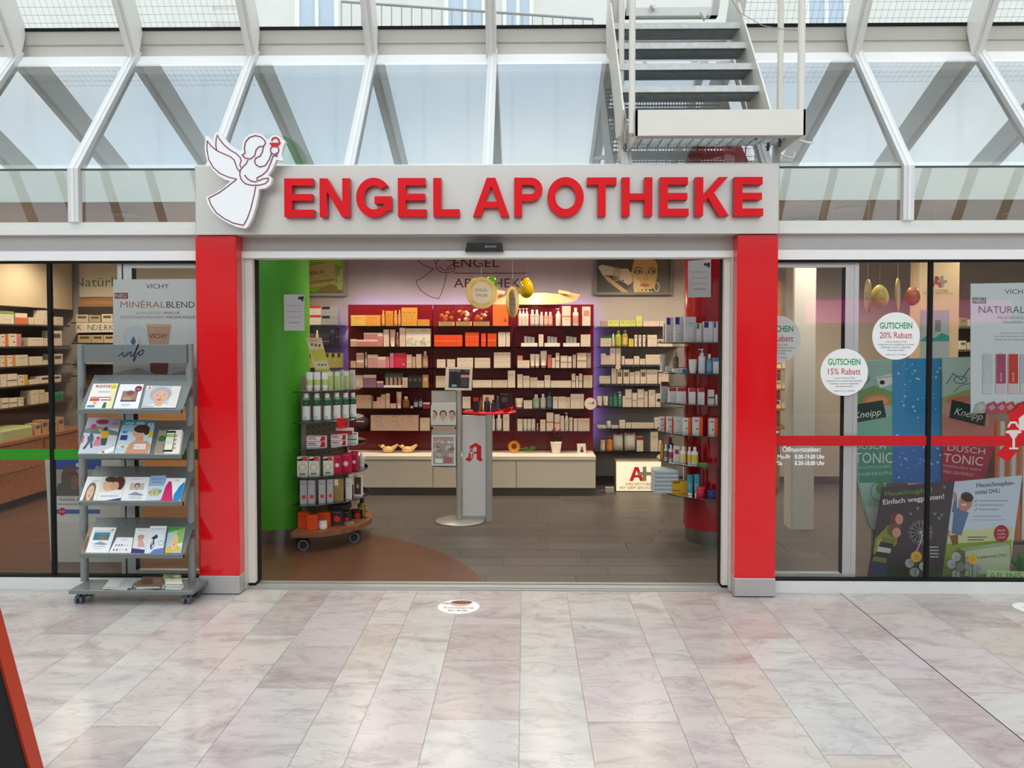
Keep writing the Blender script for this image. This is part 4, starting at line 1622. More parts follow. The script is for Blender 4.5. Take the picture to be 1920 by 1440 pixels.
# ------------------------------------------------------------------ columns in the shop
for nm, x, col, pl_ in (('green', -1.99, C('4da428'), .12), ('red', 1.53, C('a8101c'), .12)):
    t_ = thing('round_column', 'thick round %s column with metal foot just inside the doorway' % nm, 'column', (x, 6.38, 0), kind='structure')
    q = MB()
    q.lathe([(.26, .115), (.26, 2.58), (.26, 2.95), (.245, 3.06), (.19, 3.15), (.10, 3.20), (0, 3.215)], (x, 6.38, 0), col, 48)
    q.build('shaft', GLOSS if nm == 'red' else mat('satin_paint', .42), t_)
    q = MB()
    q.lathe([(.245, 0.0), (.245, .115)], (x, 6.38, 0), C('8a857e'), 48)
    q.build('metal_foot', METAL, t_)


def notice(nm, quad, Y, lab):
    q = MB()
    a = PA(q, Y)
    card(q, a, quad, 'dcdcde', .002)
    x0, y0 = quad[0]
    x1, y1 = quad[2]
    w_, h_ = x1 - x0, y1 - y0
    a.poly([(x0 + w_ * .66, y0 + h_ * .1), (x0 + w_ * .95, y0 + h_ * .04), (x0 + w_ * .97, y0 + h_ * .12), (x0 + w_ * .84, y0 + h_ * .15)], '2c3038')
    a.ell(x0 + w_ * .76, y0 + h_ * .1, w_ * .07, h_ * .045, '3a424c')
    a.rect(x0 + w_ * .86, y0 + h_ * .12, x0 + w_ * .94, y0 + h_ * .19, '2c3038')
    for k, s in enumerate(('Diese Apotheke wird', 'Video-Überwacht!', 'jeder Diebstahl führt')):
        a.text(s, (x0 + x1) / 2, y0 + h_ * (.32 + .16 * k), h_ * .025, '6a6a74', fit=w_ * .74)
    a.text('zur Anzeige!', (x0 + x1) / 2, y0 + h_ * .79, h_ * .028, '2a2a30', fit=w_ * .5, bold=.02)
    return tag(q.build('paper_notice', PRINT), lab, 'notice')


notice('n', [(532, 552), (570, 552), (571, 620), (533, 620)], 6.118, 'white paper notice with camera symbol taped to the green column')
notice('n', [(1290, 489), (1333, 486), (1333, 557), (1290, 558)], 6.112, 'white paper notice with camera symbol taped to the red column')

# ------------------------------------------------------------------ products
ORD = ['first', 'second', 'third', 'fourth', 'fifth', 'sixth', 'seventh', 'eighth', 'ninth', 'tenth']
NUM = ['', 'one', 'two', 'three', 'four', 'five', 'six', 'seven', 'eight', 'nine']


def darker(c, k=.7):
    return (c[0] * k, c[1] * k, c[2] * k, 1)


def product(kind, x, y, z, wd, h, dp, col, c2, label, cat, group=None, yaw=0.0, art=None):
    """one article standing at (x, y, z): y is its front face, yaw turns it about its own axis"""
    c, k2 = C(col), C(c2 or col)
    M = Matrix.Translation((x, y + dp / 2, z)) @ Matrix.Rotation(yaw, 4, 'Z')
    T = lambda q: [M @ v for v in q]
    loc = Vector((x, y + dp / 2, z))
    fr = lambda q: Art(q, lambda u, v: M @ Vector((-wd / 2 + wd * u, -dp / 2, h * v)), M.to_3x3() @ Vector((0, -1, 0)), .0003)
    hw = wd / 2

    def fin(nm, parts):
        if len(parts) == 1:
            o = parts[0][1].build(nm, parts[0][2], None, loc)
            return tag(o, label, cat, group)
        t_ = thing(nm, label, cat, loc, group)
        for pn, qb, pm in parts:
            qb.build(pn, pm, t_)
        return t_

    if kind == 'box':
        q = MB()
        q.box(-hw, hw, -dp / 2, dp / 2, 0, h, c, M)
        a = fr(q)
        if art == 'band':
            a.rect(0, .42, 1, .52, c2)
        elif art == 'top':
            a.rect(0, .76, 1, 1, c2)
        elif art == 'low':
            a.rect(0, 0, 1, .6, c2)
        elif art == 'corner':
            a.rect(.06, .7, .52, .98, c2)
        elif art == 'side':
            a.rect(.62, 0, 1, 1, c2)
            a.text('A', .81, .82, .09, 'f0e8e0')
            a.rect(.12, .78, .5, .84, '3a3a44')
            a.ell(.42, .34, .1, .05, '44404a')
        elif art == 'dot':
            a.ell(.55, .32, .26, .1 * wd / h * 2.6, 'e8342a')
            a.rect(.2, .82, .8, .86, '8a8890')
        elif art == 'label':
            a.rect(.15, .5, .85, .8, c2)
        elif art == 'floral':
            r = random.Random(int(x * 999))
            for k in range(12):
                a.ell(r.uniform(.15, .85), r.uniform(.1, .6), .08, .06, r.choice(['c8a0a0', 'a8b0b8', 'd8b8a8', 'b8c0a8']))
            a.text('weleda', .5, .86, .06, '8a4a4a', fit=.5)
        elif art == 'ring':
            a.ring(.5, .45, .16, .2, .025, '8a7460', 24)
            a.rect(.3, .88, .7, .93, 'a08068')
            a.rect(.74, .3, .77, .4, '503840')
            a.ell(.8, .24, .1, .08, c2)
        elif art == 'sq':
            a.rect(.3, .22, .85, .22 + .55 * wd / h, 'e8342a')
            a.rect(.2, .82, .8, .86, '8a8890')
        elif art == 'leaf':
            a.rect(.1, .1, .9, .95, c2)
            for k in range(7):
                an = math.radians(90 + (k - 3) * 32)
                ln = .3 - .035 * abs(k - 3)
                a.poly([(.5, .4), (.5 + .5 * ln * math.cos(an) - .03, .4 + .5 * ln * math.sin(an)), (.5 + ln * math.cos(an), .4 + ln * math.sin(an)), (.5 + .5 * ln * math.cos(an) + .03, .4 + .5 * ln * math.sin(an))], 'd8d0c0')
        elif art == 'tooth':
            a.rect(.02, .1, .8, .9, 'eceae8')
            a.rect(.06, .55, .5, .72, 'c02030')
            a.rect(.06, .3, .6, .42, '8a8a94')
            a.poly([(.7, .1), (.98, .1), (.98, .9), (.8, .9)], 'b81c34')
            a.rect(.0, .9, .98, .98, 'c8283a')
        elif art == 'flower':
            for k in range(8):
                an = k * math.pi / 4
                a.ell(.5 + .16 * math.cos(an), .45 + .16 * math.sin(an) * wd / h, .13, .13 * wd / h, 'e8a8b8', 12)
            a.ell(.5, .45, .14, .14 * wd / h, 'f4e8ea', 14)
            a.rect(.1, .86, .9, .94, 'd04868')
        elif art == 'fruit':
            a.poly([(0, .8), (.5, .96), (1, .8), (1, .9), (0, .9)], '55544e')
            a.ell(.5, .45, .4, .28 * wd / h * 1.3, 'c8c48a')
            a.ell(.5, .45, .26, .2 * wd / h * 1.3, 'e4e2c8')
            a.rect(.2, .06, .8, .16, '7a8a5a')
            a.rect(.5, .8, .95, 1.0, 'e83a28')
        else:
            a.rect(.2, .72, .8, .77, darker(c, .55))
            if h > .05:
                a.rect(.28, .62, .72, .645, darker(c, .65))
                a.rect(.25, .14, .6, .165, darker(c, .65))
        if art in ('band', 'top', 'corner'):
            a.rect(.25, .3, .75, .33, darker(c, .6))
        return fin('carton', [('carton', q, PRINT)])
    if kind == 'btl':
        q = MB()
        r = hw
        neck, sh = h * .78, h * .7
        prof = [(r * .92, 0), (r, .004), (r, h * .12, c)]
        prof += [(r, h * .14, k2), (r, h * .55, k2), (r, h * .57, c), (r, sh, c), (r * .42, neck, c)]
        q.lathe(prof, loc, c, 16, 1, .8)
        p = MB()
        p.lathe([(r * .5, neck - .001), (r * .5, h - .003), (r * .46, h), (0, h)], loc, C(art or 'e8e6e0'), 14)
        return fin('bottle', [('body', q, PAINT), ('cap', p, PAINT)])
    if kind == 'cyl':
        q = MB()
        q.lathe([(hw * .95, 0), (hw, .003), (hw, h * .2, c), (hw, h * .21, k2), (hw, h * .6, k2), (hw, h * .61, c), (hw, h * .93, c), (hw * .8, h * .97, c), (hw * .8, h, c), (0, h, c)], loc, c, 18)
        return fin('canister', [('canister', q, PAINT)])
    if kind == 'kbtl':       # tall tonic bottle: white cap, dark green band, white label
        q = MB()
        r = hw
        q.lathe([(r * .96, 0), (r, .004), (r, h * .06, c), (r, h * .07, C('e6e6e2')), (r, h * .55, C('e6e6e2')), (r, h * .56, C('1f5a38')), (r, h * .76, C('1f5a38')), (r, h * .77, c), (r * .72, h * .84, c)], loc, c, 20)
        q2 = MB()
        q2.lathe([(r * .66, h * .835), (r * .66, h * .985), (r * .6, h), (0, h)], loc, C('eceae6'), 16)
        a = Art(q, lambda u, v: Vector((loc.x + u, loc.y - math.sqrt(max((r + .0006) ** 2 - u * u, 0)), loc.z + v)), (0, -1, 0), .0002)
        a.rect(-r * .5, h * .45, r * .5, h * .47, '6a7a70')
        a.ell(0, h * .14, r * .4, h * .035, '4a8078')
        a.ell(0, h * .66, r * .45, h * .03, '5a8a6a')
        return fin('bottle', [('body', q, PAINT), ('cap', q2, PAINT)])
    if kind == 'pump':
        q = MB()
        r = hw
        q.lathe([(r * .95, 0), (r, .004), (r, h * .18, c), (r, h * .19, k2), (r, h * .5, k2), (r, h * .51, c), (r, h * .66, c), (r * .45, h * .74, c)], loc, c, 18, 1, .8)
        p = MB()
        pc = C(art or 'eceae6')
        p.lathe([(r * .48, h * .735), (r * .48, h * .82), (r * .15, h * .83), (r * .15, h * .94), (r * .45, h * .95), (r * .45, h * .99), (0, h)], loc, pc, 12)
        p.box(loc.x - r * 1.0, loc.x, loc.y - r * .18, loc.y + r * .18, loc.z + h * .95, loc.z + h * .985, pc)
        return fin('pump_bottle', [('body', q, PAINT), ('pump', p, PAINT)])
    if kind == 'tube':
        q = MB()
        n = 16
        ps, fs, cs = [], [], []
        lv = [(.14, .86, c), (.3, .9, c), (.5, .94, k2), (.6, .96, k2), (.8, .98, c), (1.0, 1.0, c)]
        for v, s, _ in lv:
            fl_ = 1 - (v - .14) / .86 * .9
            for i in range(n):
                t = 2 * math.pi * i / n
                ps.append(M @ Vector((hw * s * math.cos(t), dp / 2 * max(fl_, .08) * math.sin(t), h * v)))
        for k in range(len(lv) - 1):
            for i in range(n):
                j = (i + 1) % n
                fs.append((k * n + i, k * n + j, (k + 1) * n + j, (k + 1) * n + i))
                cs.append(lv[k + 1][2])
        q.add(ps, fs, cs, True)
        q.add(ps[-n:], [tuple(range(n))], c)
        p = MB()
        p.lathe([(hw * .74, 0), (hw * .8, h * .15), (hw * .3, h * .155)], loc, C(art or 'e8e6e0'), 14, 1, min(1, dp / wd * 1.1))
        return fin('cream_tube', [('body', q, PAINT), ('cap', p, PAINT)])
    if kind == 'jar':
        q = MB()
        q.lathe([(hw * .95, 0), (hw, .004), (hw, h * .62), (hw * .9, h * .66)], loc, c, 20)
        p = MB()
        p.lathe([(hw * 1.0, h * .66), (hw * 1.02, h * .96), (hw * .96, h), (0, h)], loc, k2, 20)
        return fin('jar', [('body', q, PAINT), ('lid', p, PAINT)])
    if kind == 'pouch':
        q = MB()
        n = 12
        ps, fs = [], []
        for v, s, d_ in ((0, .92, .5), (.06, .98, .9), (.4, 1, 1), (.8, 1, .5), (.94, .96, .1), (1, .94, .06)):
            for i in range(n):
                t = 2 * math.pi * i / n
                ps.append(M @ Vector((hw * s * (abs(math.cos(t)) ** .6) * (1 if math.cos(t) > 0 else -1), dp / 2 * d_ * math.sin(t), h * v * .93)))
        for k in range(5):
            for i in range(n):
                j = (i + 1) % n
                fs.append((k * n + i, k * n + j, (k + 1) * n + j, (k + 1) * n + i))
        q.add(ps, fs, c, True)
        p = MB()
        p.box(-hw * .5, hw * .5, -dp * .2, dp * .2, h * .9, h, k2, M)
        return fin('refill_pouch', [('pouch', q, PAINT), ('cap', p, PAINT)])
    if kind == 'pack':       # clear gift pack with three white articles on a card
        q = MB()
        q.box(-hw, hw, -dp / 2, dp / 2, 0, h * .28, C('e6dccf'), M)
        b_ = MB()
        for k in range(3):
            b_.box(-hw * .62 + hw * .44 * k, -hw * .25 + hw * .44 * k, -dp * .2, dp * .2, h * .28, h * (.82 - .04 * k), C('d8d4cc'), M)
        g_ = MB()
        g_.box(-hw * .98, hw * .98, -dp * .48, dp * .48, h * .28, h, WHITE, M)
        return fin('gift_pack', [('tray', q, PRINT), ('articles', b_, PAINT), ('clear_wrap', g_, G_BAG)])
    if kind == 'bag':        # crinkled clear gift bag with bright filling
        q = MB()
        r_ = random.Random(int(x * 1000))
        q.box(-hw * .9, hw * .9, -dp * .35, dp * .35, 0, h * .22, C('d0a868'), M)
        for k in range(9):
            cx_, cz_ = r_.uniform(-.6, .6) * hw, r_.uniform(.3, .72) * h
            s = r_.uniform(.15, .3) * wd
            q.lathe([(0, -s / 2), (s * .45, -s * .2), (s * .5, .0), (s * .4, s * .3), (0, s / 2)], (loc.x + cx_, loc.y - dp * .05, loc.z + cz_), C(r_.choice([col, 'f0e4d0', 'f08040', 'f0e0c8', 'e86030'])), 8)
        a = fr(q)
        g_ = MB()
        n = 10
        ps, fs = [], []
        for v in range(8):
            for i in range(n):
                t = 2 * math.pi * i / n
                s = 1 - .06 * r_.random()
                ps.append(M @ Vector((hw * s * max(-1, min(1, 1.35 * math.cos(t))), dp / 2 * s * math.sin(t) * (1 if v < 6 else .35), h * v / 7)))
        for k in range(7):
            for i in range(n):
                j = (i + 1) % n
                fs.append((k * n + i, k * n + j, (k + 1) * n + j, (k + 1) * n + i))
        g_.add(ps, fs, WHITE)
        return fin('gift_bag', [('filling', q, PAINT), ('clear_bag', g_, G_BAG)])
    raise ValueError(kind)


SHOWN = {'box': ('carton', 'cartons'), 'btl': ('bottle', 'bottles'), 'kbtl': ('bottle', 'bottles'), 'pump': ('pump bottle', 'pump bottles'), 'tube': ('cream tube', 'cream tubes'), 'jar': ('jar', 'jars'), 'pouch': ('refill pouch', 'refill pouches'), 'pack': ('clear gift pack', 'clear gift packs'), 'bag': ('clear gift bag', 'clear gift bags'), 'cyl': ('canister', 'canisters')}
USED = {}


def row(place, Y, zb, items, depth=.11, yof=None, gap=.0012, yawof=None):
    """articles along one shelf: (x0, x1, top, kind, colour, second colour, words[, n, art, stacked])"""
    for it in items:
        x0, x1, yt, kind, col, c2, words_ = it[:7]
        n = it[7] if len(it) > 7 and it[7] else 1
        art = it[8] if len(it) > 8 else None
        st = it[9] if len(it) > 9 else 0       # picture y of what it stands on, when stacked
        for k in range(n):
            a, c = x0 + (x1 - x0) * k / n, x0 + (x1 - x0) * (k + 1) / n
            m_ = (a + c) / 2
            y_ = yof(m_) if yof else Y
            X0, X1 = XW(a, y_), XW(c, y_)
            wd = (X1 - X0) - gap
            z0 = ZW(st, y_, m_) if st else zb
            h = ZW(yt, y_, m_) - z0
            if st:
                z0 += .001
                h -= .001
            if h < .008:
                h = .008
            sg, pl = SHOWN[kind]
            noun = words_ + ' ' + sg
            if n == 1:
                lab = noun + ', ' + place
                grp = None
            else:
                lab = '%s from left of %s %s %s, %s' % (ORD[k], NUM[n], words_, pl, place)
                grp = '%s %s, %s' % (words_, pl, place)
            i = USED.get(lab, 0)
            USED[lab] = i + 1
            if i:
                print('DUPLICATE LABEL', lab)
            dp = min(depth, max(wd * (.75 if kind == 'box' else .9), .03)) if kind != 'btl' else wd
            if kind in ('pump', 'kbtl', 'jar', 'cyl'):
                dp = wd
            product(kind, (X0 + X1) / 2, y_, z0 + .0006, wd, h, dp, col, c2, lab, {'cream tube': 'tube', 'pump bottle': 'bottle', 'refill pouch': 'pouch', 'clear gift pack': 'gift pack', 'clear gift bag': 'gift bag'}.get(sg, sg), grp, yawof(m_) if yawof else 0.0, art)


def shelf(x0, x1, y0, y1, z, lab, m=None, t=.008, name='glass_shelf', col='b8c8c0'):
    q = MB()
    q.box(x0, x1, y0, y1, z - t, z, C(col))
    tag(q.build(name, m or G_SHELF, None, ((x0 + x1) / 2, y1, z)), lab, 'shelf')


# ------------------------------------------------------------------ red lit wall with three bays
YP = 8.50            # front of the red panels
YS = 8.33            # front line of the articles
bays = [('left', 653, 811), ('middle', 812, 962), ('right', 963, 1113)]
ZTOP, ZBOT = ZW(571, YP), .40
for nm, a, c in bays:
    q = MB()
    q.box(XW(a, YP) + .0002, XW(c, YP) - .0002, YP, YP + .05, ZBOT, ZTOP, C('7a101c'))
    t_ = thing('red_wall_panel', 'dark red glossy wall panel behind the shelves, %s of three' % ('leftmost' if nm == 'left' else 'middle' if nm == 'middle' else 'rightmost'), 'wall panel', ((XW(a, YP) + XW(c, YP)) / 2, YP, ZBOT))
    q.build('panel', mat('red_gloss_panel', .25, var=.03), t_)
    q = MB()
    if nm == 'left':
        q.box(XW(a, YP) + .002, XW(a, YP) + .02, YB - .10, YB - .06, .5, ZTOP - .01, C((160, 130, 255)))
    if nm == 'right':
        q.box(XW(c, YP) - .02, XW(c, YP) - .002, YB - .10, YB - .06, .5, ZTOP - .01, C((160, 130, 255)))
    q.box(XW(a, YP) + .01, XW(c, YP) - .01, YB - .10, YB - .06, ZTOP - .03, ZTOP - .004, C((160, 130, 255)))
    q.build('light_strip', LEDM, t_)
    q = MB()
    q.box(XW(a, YP) + (.05 if nm == 'left' else .0002), XW(c, YP) - (.05 if nm == 'right' else .0002), YP + .0505, YB - .101, ZBOT, ZTOP - .05, C('5a5a5a'))
    q.box((XW(a, YP) + XW(c, YP)) / 2 - .1, (XW(a, YP) + XW(c, YP)) / 2 + .1, YB - .102, YB - .001, 1.3, 1.4, C('5a5a5a'))
    q.build('mounting_frame', STEEL, t_)
SH_Y = [611, 650, 690, 727, 766, 808]
SHN = ['top', 'second', 'third', 'fourth', 'fifth', 'lowest']
BAYZ = {}
for nm, a, c in bays:
    for k, yy in enumerate(SH_Y):
        z = ZW(yy, YS - .02)
        BAYZ[(nm, k)] = z
        a2, c2 = {'left': (656, 810), 'middle': (812, 960), 'right': (966, 1114)}[nm]
        shelf(XW(a2, YS), XW(c2, YS), YS - .03, YP, z, '%s dark glass shelf of the red wall, %s bay' % (SHN[k], nm), G_DARK)

PK, PKD, CRM, BEI = 'd8a098', 'c07878', 'dccbb4', 'd2c0a4'
L = lambda k: ('red wall left bay, %s shelf' % SHN[k], YS, BAYZ[('left', k)])
row(*L(0), [(658, 685, 591, 'box', 'dcae52', '2e2620', 'yellow and black', 1, None), (685, 713, 591, 'box', 'd8923e', None, 'wide orange', 1),
            (715, 722, 582, 'btl', 'c8843c', 'd8a050', 'slim amber', 1, 'd8a060'), (723, 737, 583, 'box', 'cc8430', None, 'narrow amber', 2), (738, 745, 582, 'btl', 'c07a34', 'd8984a', 'orange capped', 1, 'e0b070'),
            (746, 752, 581, 'btl', 'b88858', 'd0a070', 'tan', 1, 'c8a070'), (753, 782, 577, 'box', 'd0923c', None, 'tall golden', 3), (783, 805, 599, 'box', 'd08c38', None, 'small golden', 2)])
row(*L(1), [(657, 668, 636, 'box', 'c8a088', 'e6d6c2', 'small beige', 1, 'top'), (668, 708, 637, 'box', 'c47a78', 'e8d8c8', 'small pink', 3, 'top'),
            (682, 708, 624, 'box', 'c47878', 'ecdccc', 'upper stacked pink', 2, 'top', 637), (708, 718, 624, 'box', 'c87e7c', 'ecdccc', 'tall pink', 1, 'top'),
            (719, 729, 618, 'box', 'dcc4b2', 'e8d8c8', 'slim pale', 1, 'top'), (730, 741, 618, 'tube', 'dcc0b0', 'cc9c90', 'pale pink', 1), (742, 748, 623, 'btl', '7a4a38', 'a07058', 'brown dropper', 1, 'eae4da'),
            (749, 760, 615, 'box', 'dcbcb0', 'ecdccc', 'tall pale pink', 1, 'top'), (761, 807, 616, 'box', 'e4d8c0', None, 'large white floral', 2, 'floral')])
row(*L(2), [(657, 667, 677, 'box', 'c8a088', None, 'low beige', 1), (668, 682, 676, 'box', 'c09080', 'e6d6c2', 'lower stacked pink', 1, 'top'), (668, 682, 662, 'box', 'c09080', 'e6d6c2', 'upper stacked pink', 1, 'top', 676),
            (684, 688, 660, 'btl', '9a9490', 'c8c4bc', 'tiny clear', 1, 'e8e4dc'), (689, 708, 665, 'box', 'c8908a', 'e0c4b4', 'pink with pale lid', 2, 'top'), (708, 723, 669, 'box', 'd09a94', 'e8d4c4', 'wide pink', 1, 'top'),
            (723, 730, 669, 'box', 'd07a80', None, 'rose', 1), (731, 738, 662, 'box', 'd8708a', 'e8a8b0', 'bright pink', 1, 'top'), (739, 761, 662, 'box', 'd02848', 'e88098', 'hot pink gift', 1, 'ring'),
            (762, 772, 665, 'box', 'd4b49c', 'e4d0bc', 'tall beige', 1, 'band'), (773, 779, 669, 'box', 'c8a48c', None, 'narrow tan', 1), (780, 790, 664, 'box', 'd0b098', 'e4d0bc', 'pale tan', 1, 'top'), (791, 802, 659, 'btl', 'a08874', 'b8a08a', 'grey brown', 1, 'c8b098')])
row(*L(3), [(666, 680, 704, 'box', 'd8c0ac', None, 'small floral', 1, 'floral'), (681, 705, 703, 'box', '8e6478', 'dcc8b0', 'purple', 3, 'top'), (706, 718, 715, 'box', '94687c', 'dcc8b0', 'low purple', 1, 'top'),
            (754, 764, 708, 'box', 'd0ac98', 'e4d0bc', 'pale pink', 1, 'top'), (765, 791, 704, 'box', '2a2422', '5a5450', 'small black', 3, 'label'), (792, 803, 703, 'box', 'b08a50', 'd8b878', 'gold', 1, 'label')])
# tester display: tray with four tubes
t_ = thing('tester_display', 'green-grey tester display with four small tubes, red wall left bay fourth shelf', 'display', (XW(736, YS), YS, BAYZ[('left', 3)]))
z = BAYZ[('left', 3)] + .0006
q = MB()
q.box(XW(719, YS), XW(753, YS), YS, YS + .09, z, z + .022, C('e8dcc8'))
q.build('tray', PRINT, t_)
q = MB()
q.box(XW(719, YS), XW(753, YS), YS + .075, YS + .085, z + .022, ZW(700, YS), C('6a6a58'))
q.build('header_card', PRINT, t_)
for k, cc in enumerate(('c8a890', 'd8b8a0', 'd89a88', 'c8988a')):
    q = MB()
    x = XW(724 + 8 * k, YS)
    q.lathe([(.013, .022), (.015, .03), (.015, .07), (.012, .09), (.013, .1)], (x, YS + .04, z), C(cc), 12)
    q.build('tester_tube', PAINT, t_)
row(*L(4), [(667, 695, 741, 'box', 'c49a80', None, 'tall tan', 4), (695, 699, 743, 'box', '5a7a5a', None, 'thin green', 1), (699, 706, 753, 'box', 'c89c86', None, 'shortest stepped tan', 1), (706, 714, 745, 'box', 'cca08a', None, 'second stepped tan', 1),
            (714, 722, 740, 'box', 'd0a48e', None, 'third stepped tan', 1), (723, 730, 738, 'box', 'd4ac94', None, 'tallest stepped tan', 1), (731, 742, 757, 'box', 'd0a894', None, 'low pale', 1), (742, 752, 735, 'tube', 'd0aa96', 'c09080', 'tall tan', 1),
            (753, 767, 744, 'btl', '7a4a28', '8a5a34', 'brown glass', 1, 'd8d0c0'), (768, 774, 762, 'jar', '8a9498', 'a0a8ac', 'tiny grey', 1), (775, 783, 745, 'btl', '1c2028', '9aa0a4', 'dark blue', 1, '16181e'), (784, 792, 742, 'btl', '24242c', '8a9298', 'black capped', 1, '1a1a1e'),
            (793, 806, 755, 'box', '8e2a2a', 'e0d0c4', 'red and white', 1, 'top')])
row(*L(5), [(694, 784, 779, 'box', 'd0ab92', 'b8a0b8', 'large beige jewellery', 3, 'ring'), (787, 805, 784, 'box', 'd8bea0', None, 'small cream', 1)])
q = MB()
p = W(676, 808, YS)
q.lathe([(0, 0), (.05, .01), (.085, .05), (.09, .1), (.06, .14), (0, .155)], (p.x, YS + .06, BAYZ[('left', 5)]), C('4a3438'), 20, 1, .6)
a = Art(q, lambda u, v: Vector((p.x + u, YS - .004, BAYZ[('left', 5)] + v)), (0, -1, 0))
for k in range(4):
    a.ell(-.03 + .02 * k, .095, .009, .008, 'e8e0d4', 10)
tag(q.build('sleep_mask_roll', PAINT, None, (p.x, YS + .06, BAYZ[('left', 5)])), 'dark plum roll with white dots, red wall left bay, lowest shelf', 'cosmetic roll')

Mi = lambda k: ('red wall middle bay, %s shelf' % SHN[k], YS, BAYZ[('middle', k)])
row(*Mi(0), [(821, 919, 574, 'bag', 'f0602c', 'e84820', 'orange', 3)], .09)
row(*Mi(0), [(924, 953, 571, 'box', 'dc6a28', 'b83a28', 'orange framed gift', 1, 'ring')])
OR = 'dc4a18'
row(*Mi(1), [(814, 867, 628, 'box', OR, 'e86a38', 'orange', 5, 'band'), (872, 898, 640, 'box', OR, 'e86a38', 'lower stacked orange', 3, 'band'), (872, 898, 623, 'box', 'e05020', 'e86a38', 'upper stacked orange', 3, 'band', 640),
             (902, 911, 625, 'box', OR, 'e86a38', 'single slim orange', 1, 'band'), (914, 931, 625, 'box', 'd84818', 'e86a38', 'slim orange', 2, 'band'), (934, 948, 623, 'box', CRM, None, 'wide cream', 1), (949, 956, 623, 'box', CRM, None, 'narrow cream', 1)])
row(*Mi(2), [(819, 835, 674, 'box', CRM, None, 'cream cube', 1), (838, 853, 674, 'box', 'd8c6b0', None, 'second cream cube', 1), (857, 887, 671, 'box', CRM, None, 'upright cream', 3), (890, 919, 671, 'box', 'd8c4ac', None, 'cream', 3),
             (926, 957, 675, 'box', CRM, None, 'lower stacked white', 3), (926, 957, 661, 'box', CRM, None, 'upper stacked white', 3, None, 675)])
row(*Mi(3), [(817, 835, 705, 'box', BEI, None, 'tall beige', 3), (886, 922, 713, 'box', CRM, None, 'small cream', 3), (923, 951, 713, 'box', BEI, None, 'low beige', 2), (952, 966, 695, 'box', CRM, None, 'tallest cream', 1)])
row(*Mi(4), [(809, 829, 745, 'box', BEI, None, 'beige', 2), (830, 842, 748, 'box', CRM, None, 'low cream', 1), (867, 882, 744, 'box', CRM, None, 'slim cream', 2), (905, 926, 741, 'box', CRM, None, 'pale', 1)])
row(*Mi(5), [(812, 852, 788, 'box', 'c8826a', None, 'salmon', 3), (922, 928, 778, 'btl', 'dcd0bc', 'e4d8c6', 'partly hidden white', 1), (930, 941, 777, 'btl', 'e0d4c0', 'e4dac8', 'white', 1), (943, 955, 777, 'box', CRM, None, 'tall cream', 1)])
Ri = lambda k: ('red wall right bay, %s shelf' % SHN[k], YS, BAYZ[('right', k)])
row(*Ri(0), [(972, 991, 578, 'pump', 'd8ccbc', 'd8c8b8', 'white', 3), (994, 1011, 581, 'btl', 'a89c90', 'c8beb2', 'clear', 2), (1012, 1019, 585, 'btl', 'b8aca0', 'd0c4b8', 'small clear', 1), (1020, 1036, 585, 'btl', 'd0806c', 'd8b0a0', 'pink filled', 2),
             (1042, 1052, 578, 'pump', 'd8cabc', 'dccfc0', 'single white', 1), (1054, 1070, 574, 'box', 'dccdb8', 'c88a70', 'large pale', 1, 'band'), (1074, 1085, 577, 'btl', 'd8cab8', 'c89a80', 'square white', 1), (1092, 1107, 575, 'box', 'dccdb8', 'c88a70', 'large cream', 1, 'label')])
row(*Ri(1), [(977, 1008, 626, 'pack', 'd8d0c4', None, 'first white', 1), (1010, 1019, 627, 'box', CRM, None, 'slim white', 1), (1021, 1050, 626, 'pack', 'd8d0c4', None, 'second white', 1), (1056, 1087, 626, 'pack', 'd8d0c4', None, 'third white', 1), (1089, 1107, 627, 'box', CRM, None, 'upright cream', 2)])
row(*Ri(2), [(970, 993, 676, 'box', CRM, None, 'low cream', 2), (970, 980, 667, 'box', 'd88a6a', None, 'small salmon', 1, None, 676), (994, 1012, 664, 'tube', 'e0d2c0', 'd8c8b8', 'white', 2, 'a86a5a'), (1013, 1026, 658, 'tube', 'e0d2c0', 'd8c8b8', 'tall white', 1, 'a86a5a'),
             (1027, 1034, 665, 'box', 'd0685a', None, 'coral', 1), (1035, 1041, 671, 'box', CRM, None, 'short cream', 1), (1042, 1049, 662, 'box', CRM, '9a9080', 'tall slim cream', 1, 'band'), (1051, 1064, 667, 'box', CRM, '9a9080', 'wide cream', 1, 'band'),
             (1065, 1072, 668, 'box', CRM, '9a9080', 'middling slim', 1, 'band'), (1074, 1080, 665, 'box', 'b8b0a4', None, 'slim grey', 1), (1082, 1100, 662, 'box', CRM, '9a9080', 'tall pale', 2, 'band'), (1101, 1108, 662, 'box', 'a89c90', None, 'taupe', 1)])
row(*Ri(3), [(970, 980, 714, 'box', CRM, None, 'lower stacked cream', 1), (970, 980, 702, 'box', CRM, None, 'upper stacked cream', 1, None, 714), (981, 993, 705, 'box', CRM, None, 'paired cream', 2), (994, 1008, 708, 'box', BEI, None, 'short beige', 2), (1008, 1020, 714, 'box', CRM, None, 'low white', 1),
             (1021, 1032, 704, 'box', CRM, None, 'tall white', 1), (1033, 1071, 720, 'box', CRM, None, 'lower stacked flat', 3), (1033, 1071, 714, 'box', CRM, None, 'upper stacked flat', 3, None, 720), (1072, 1079, 701, 'box', CRM, '9a9080', 'slim tall', 1, 'band'),
             (1080, 1085, 705, 'box', CRM, None, 'slim short', 1), (1086, 1092, 701, 'box', CRM, '9a9080', 'slim banded', 1, 'band'), (1094, 1111, 704, 'box', BEI, None, 'end beige', 2)])
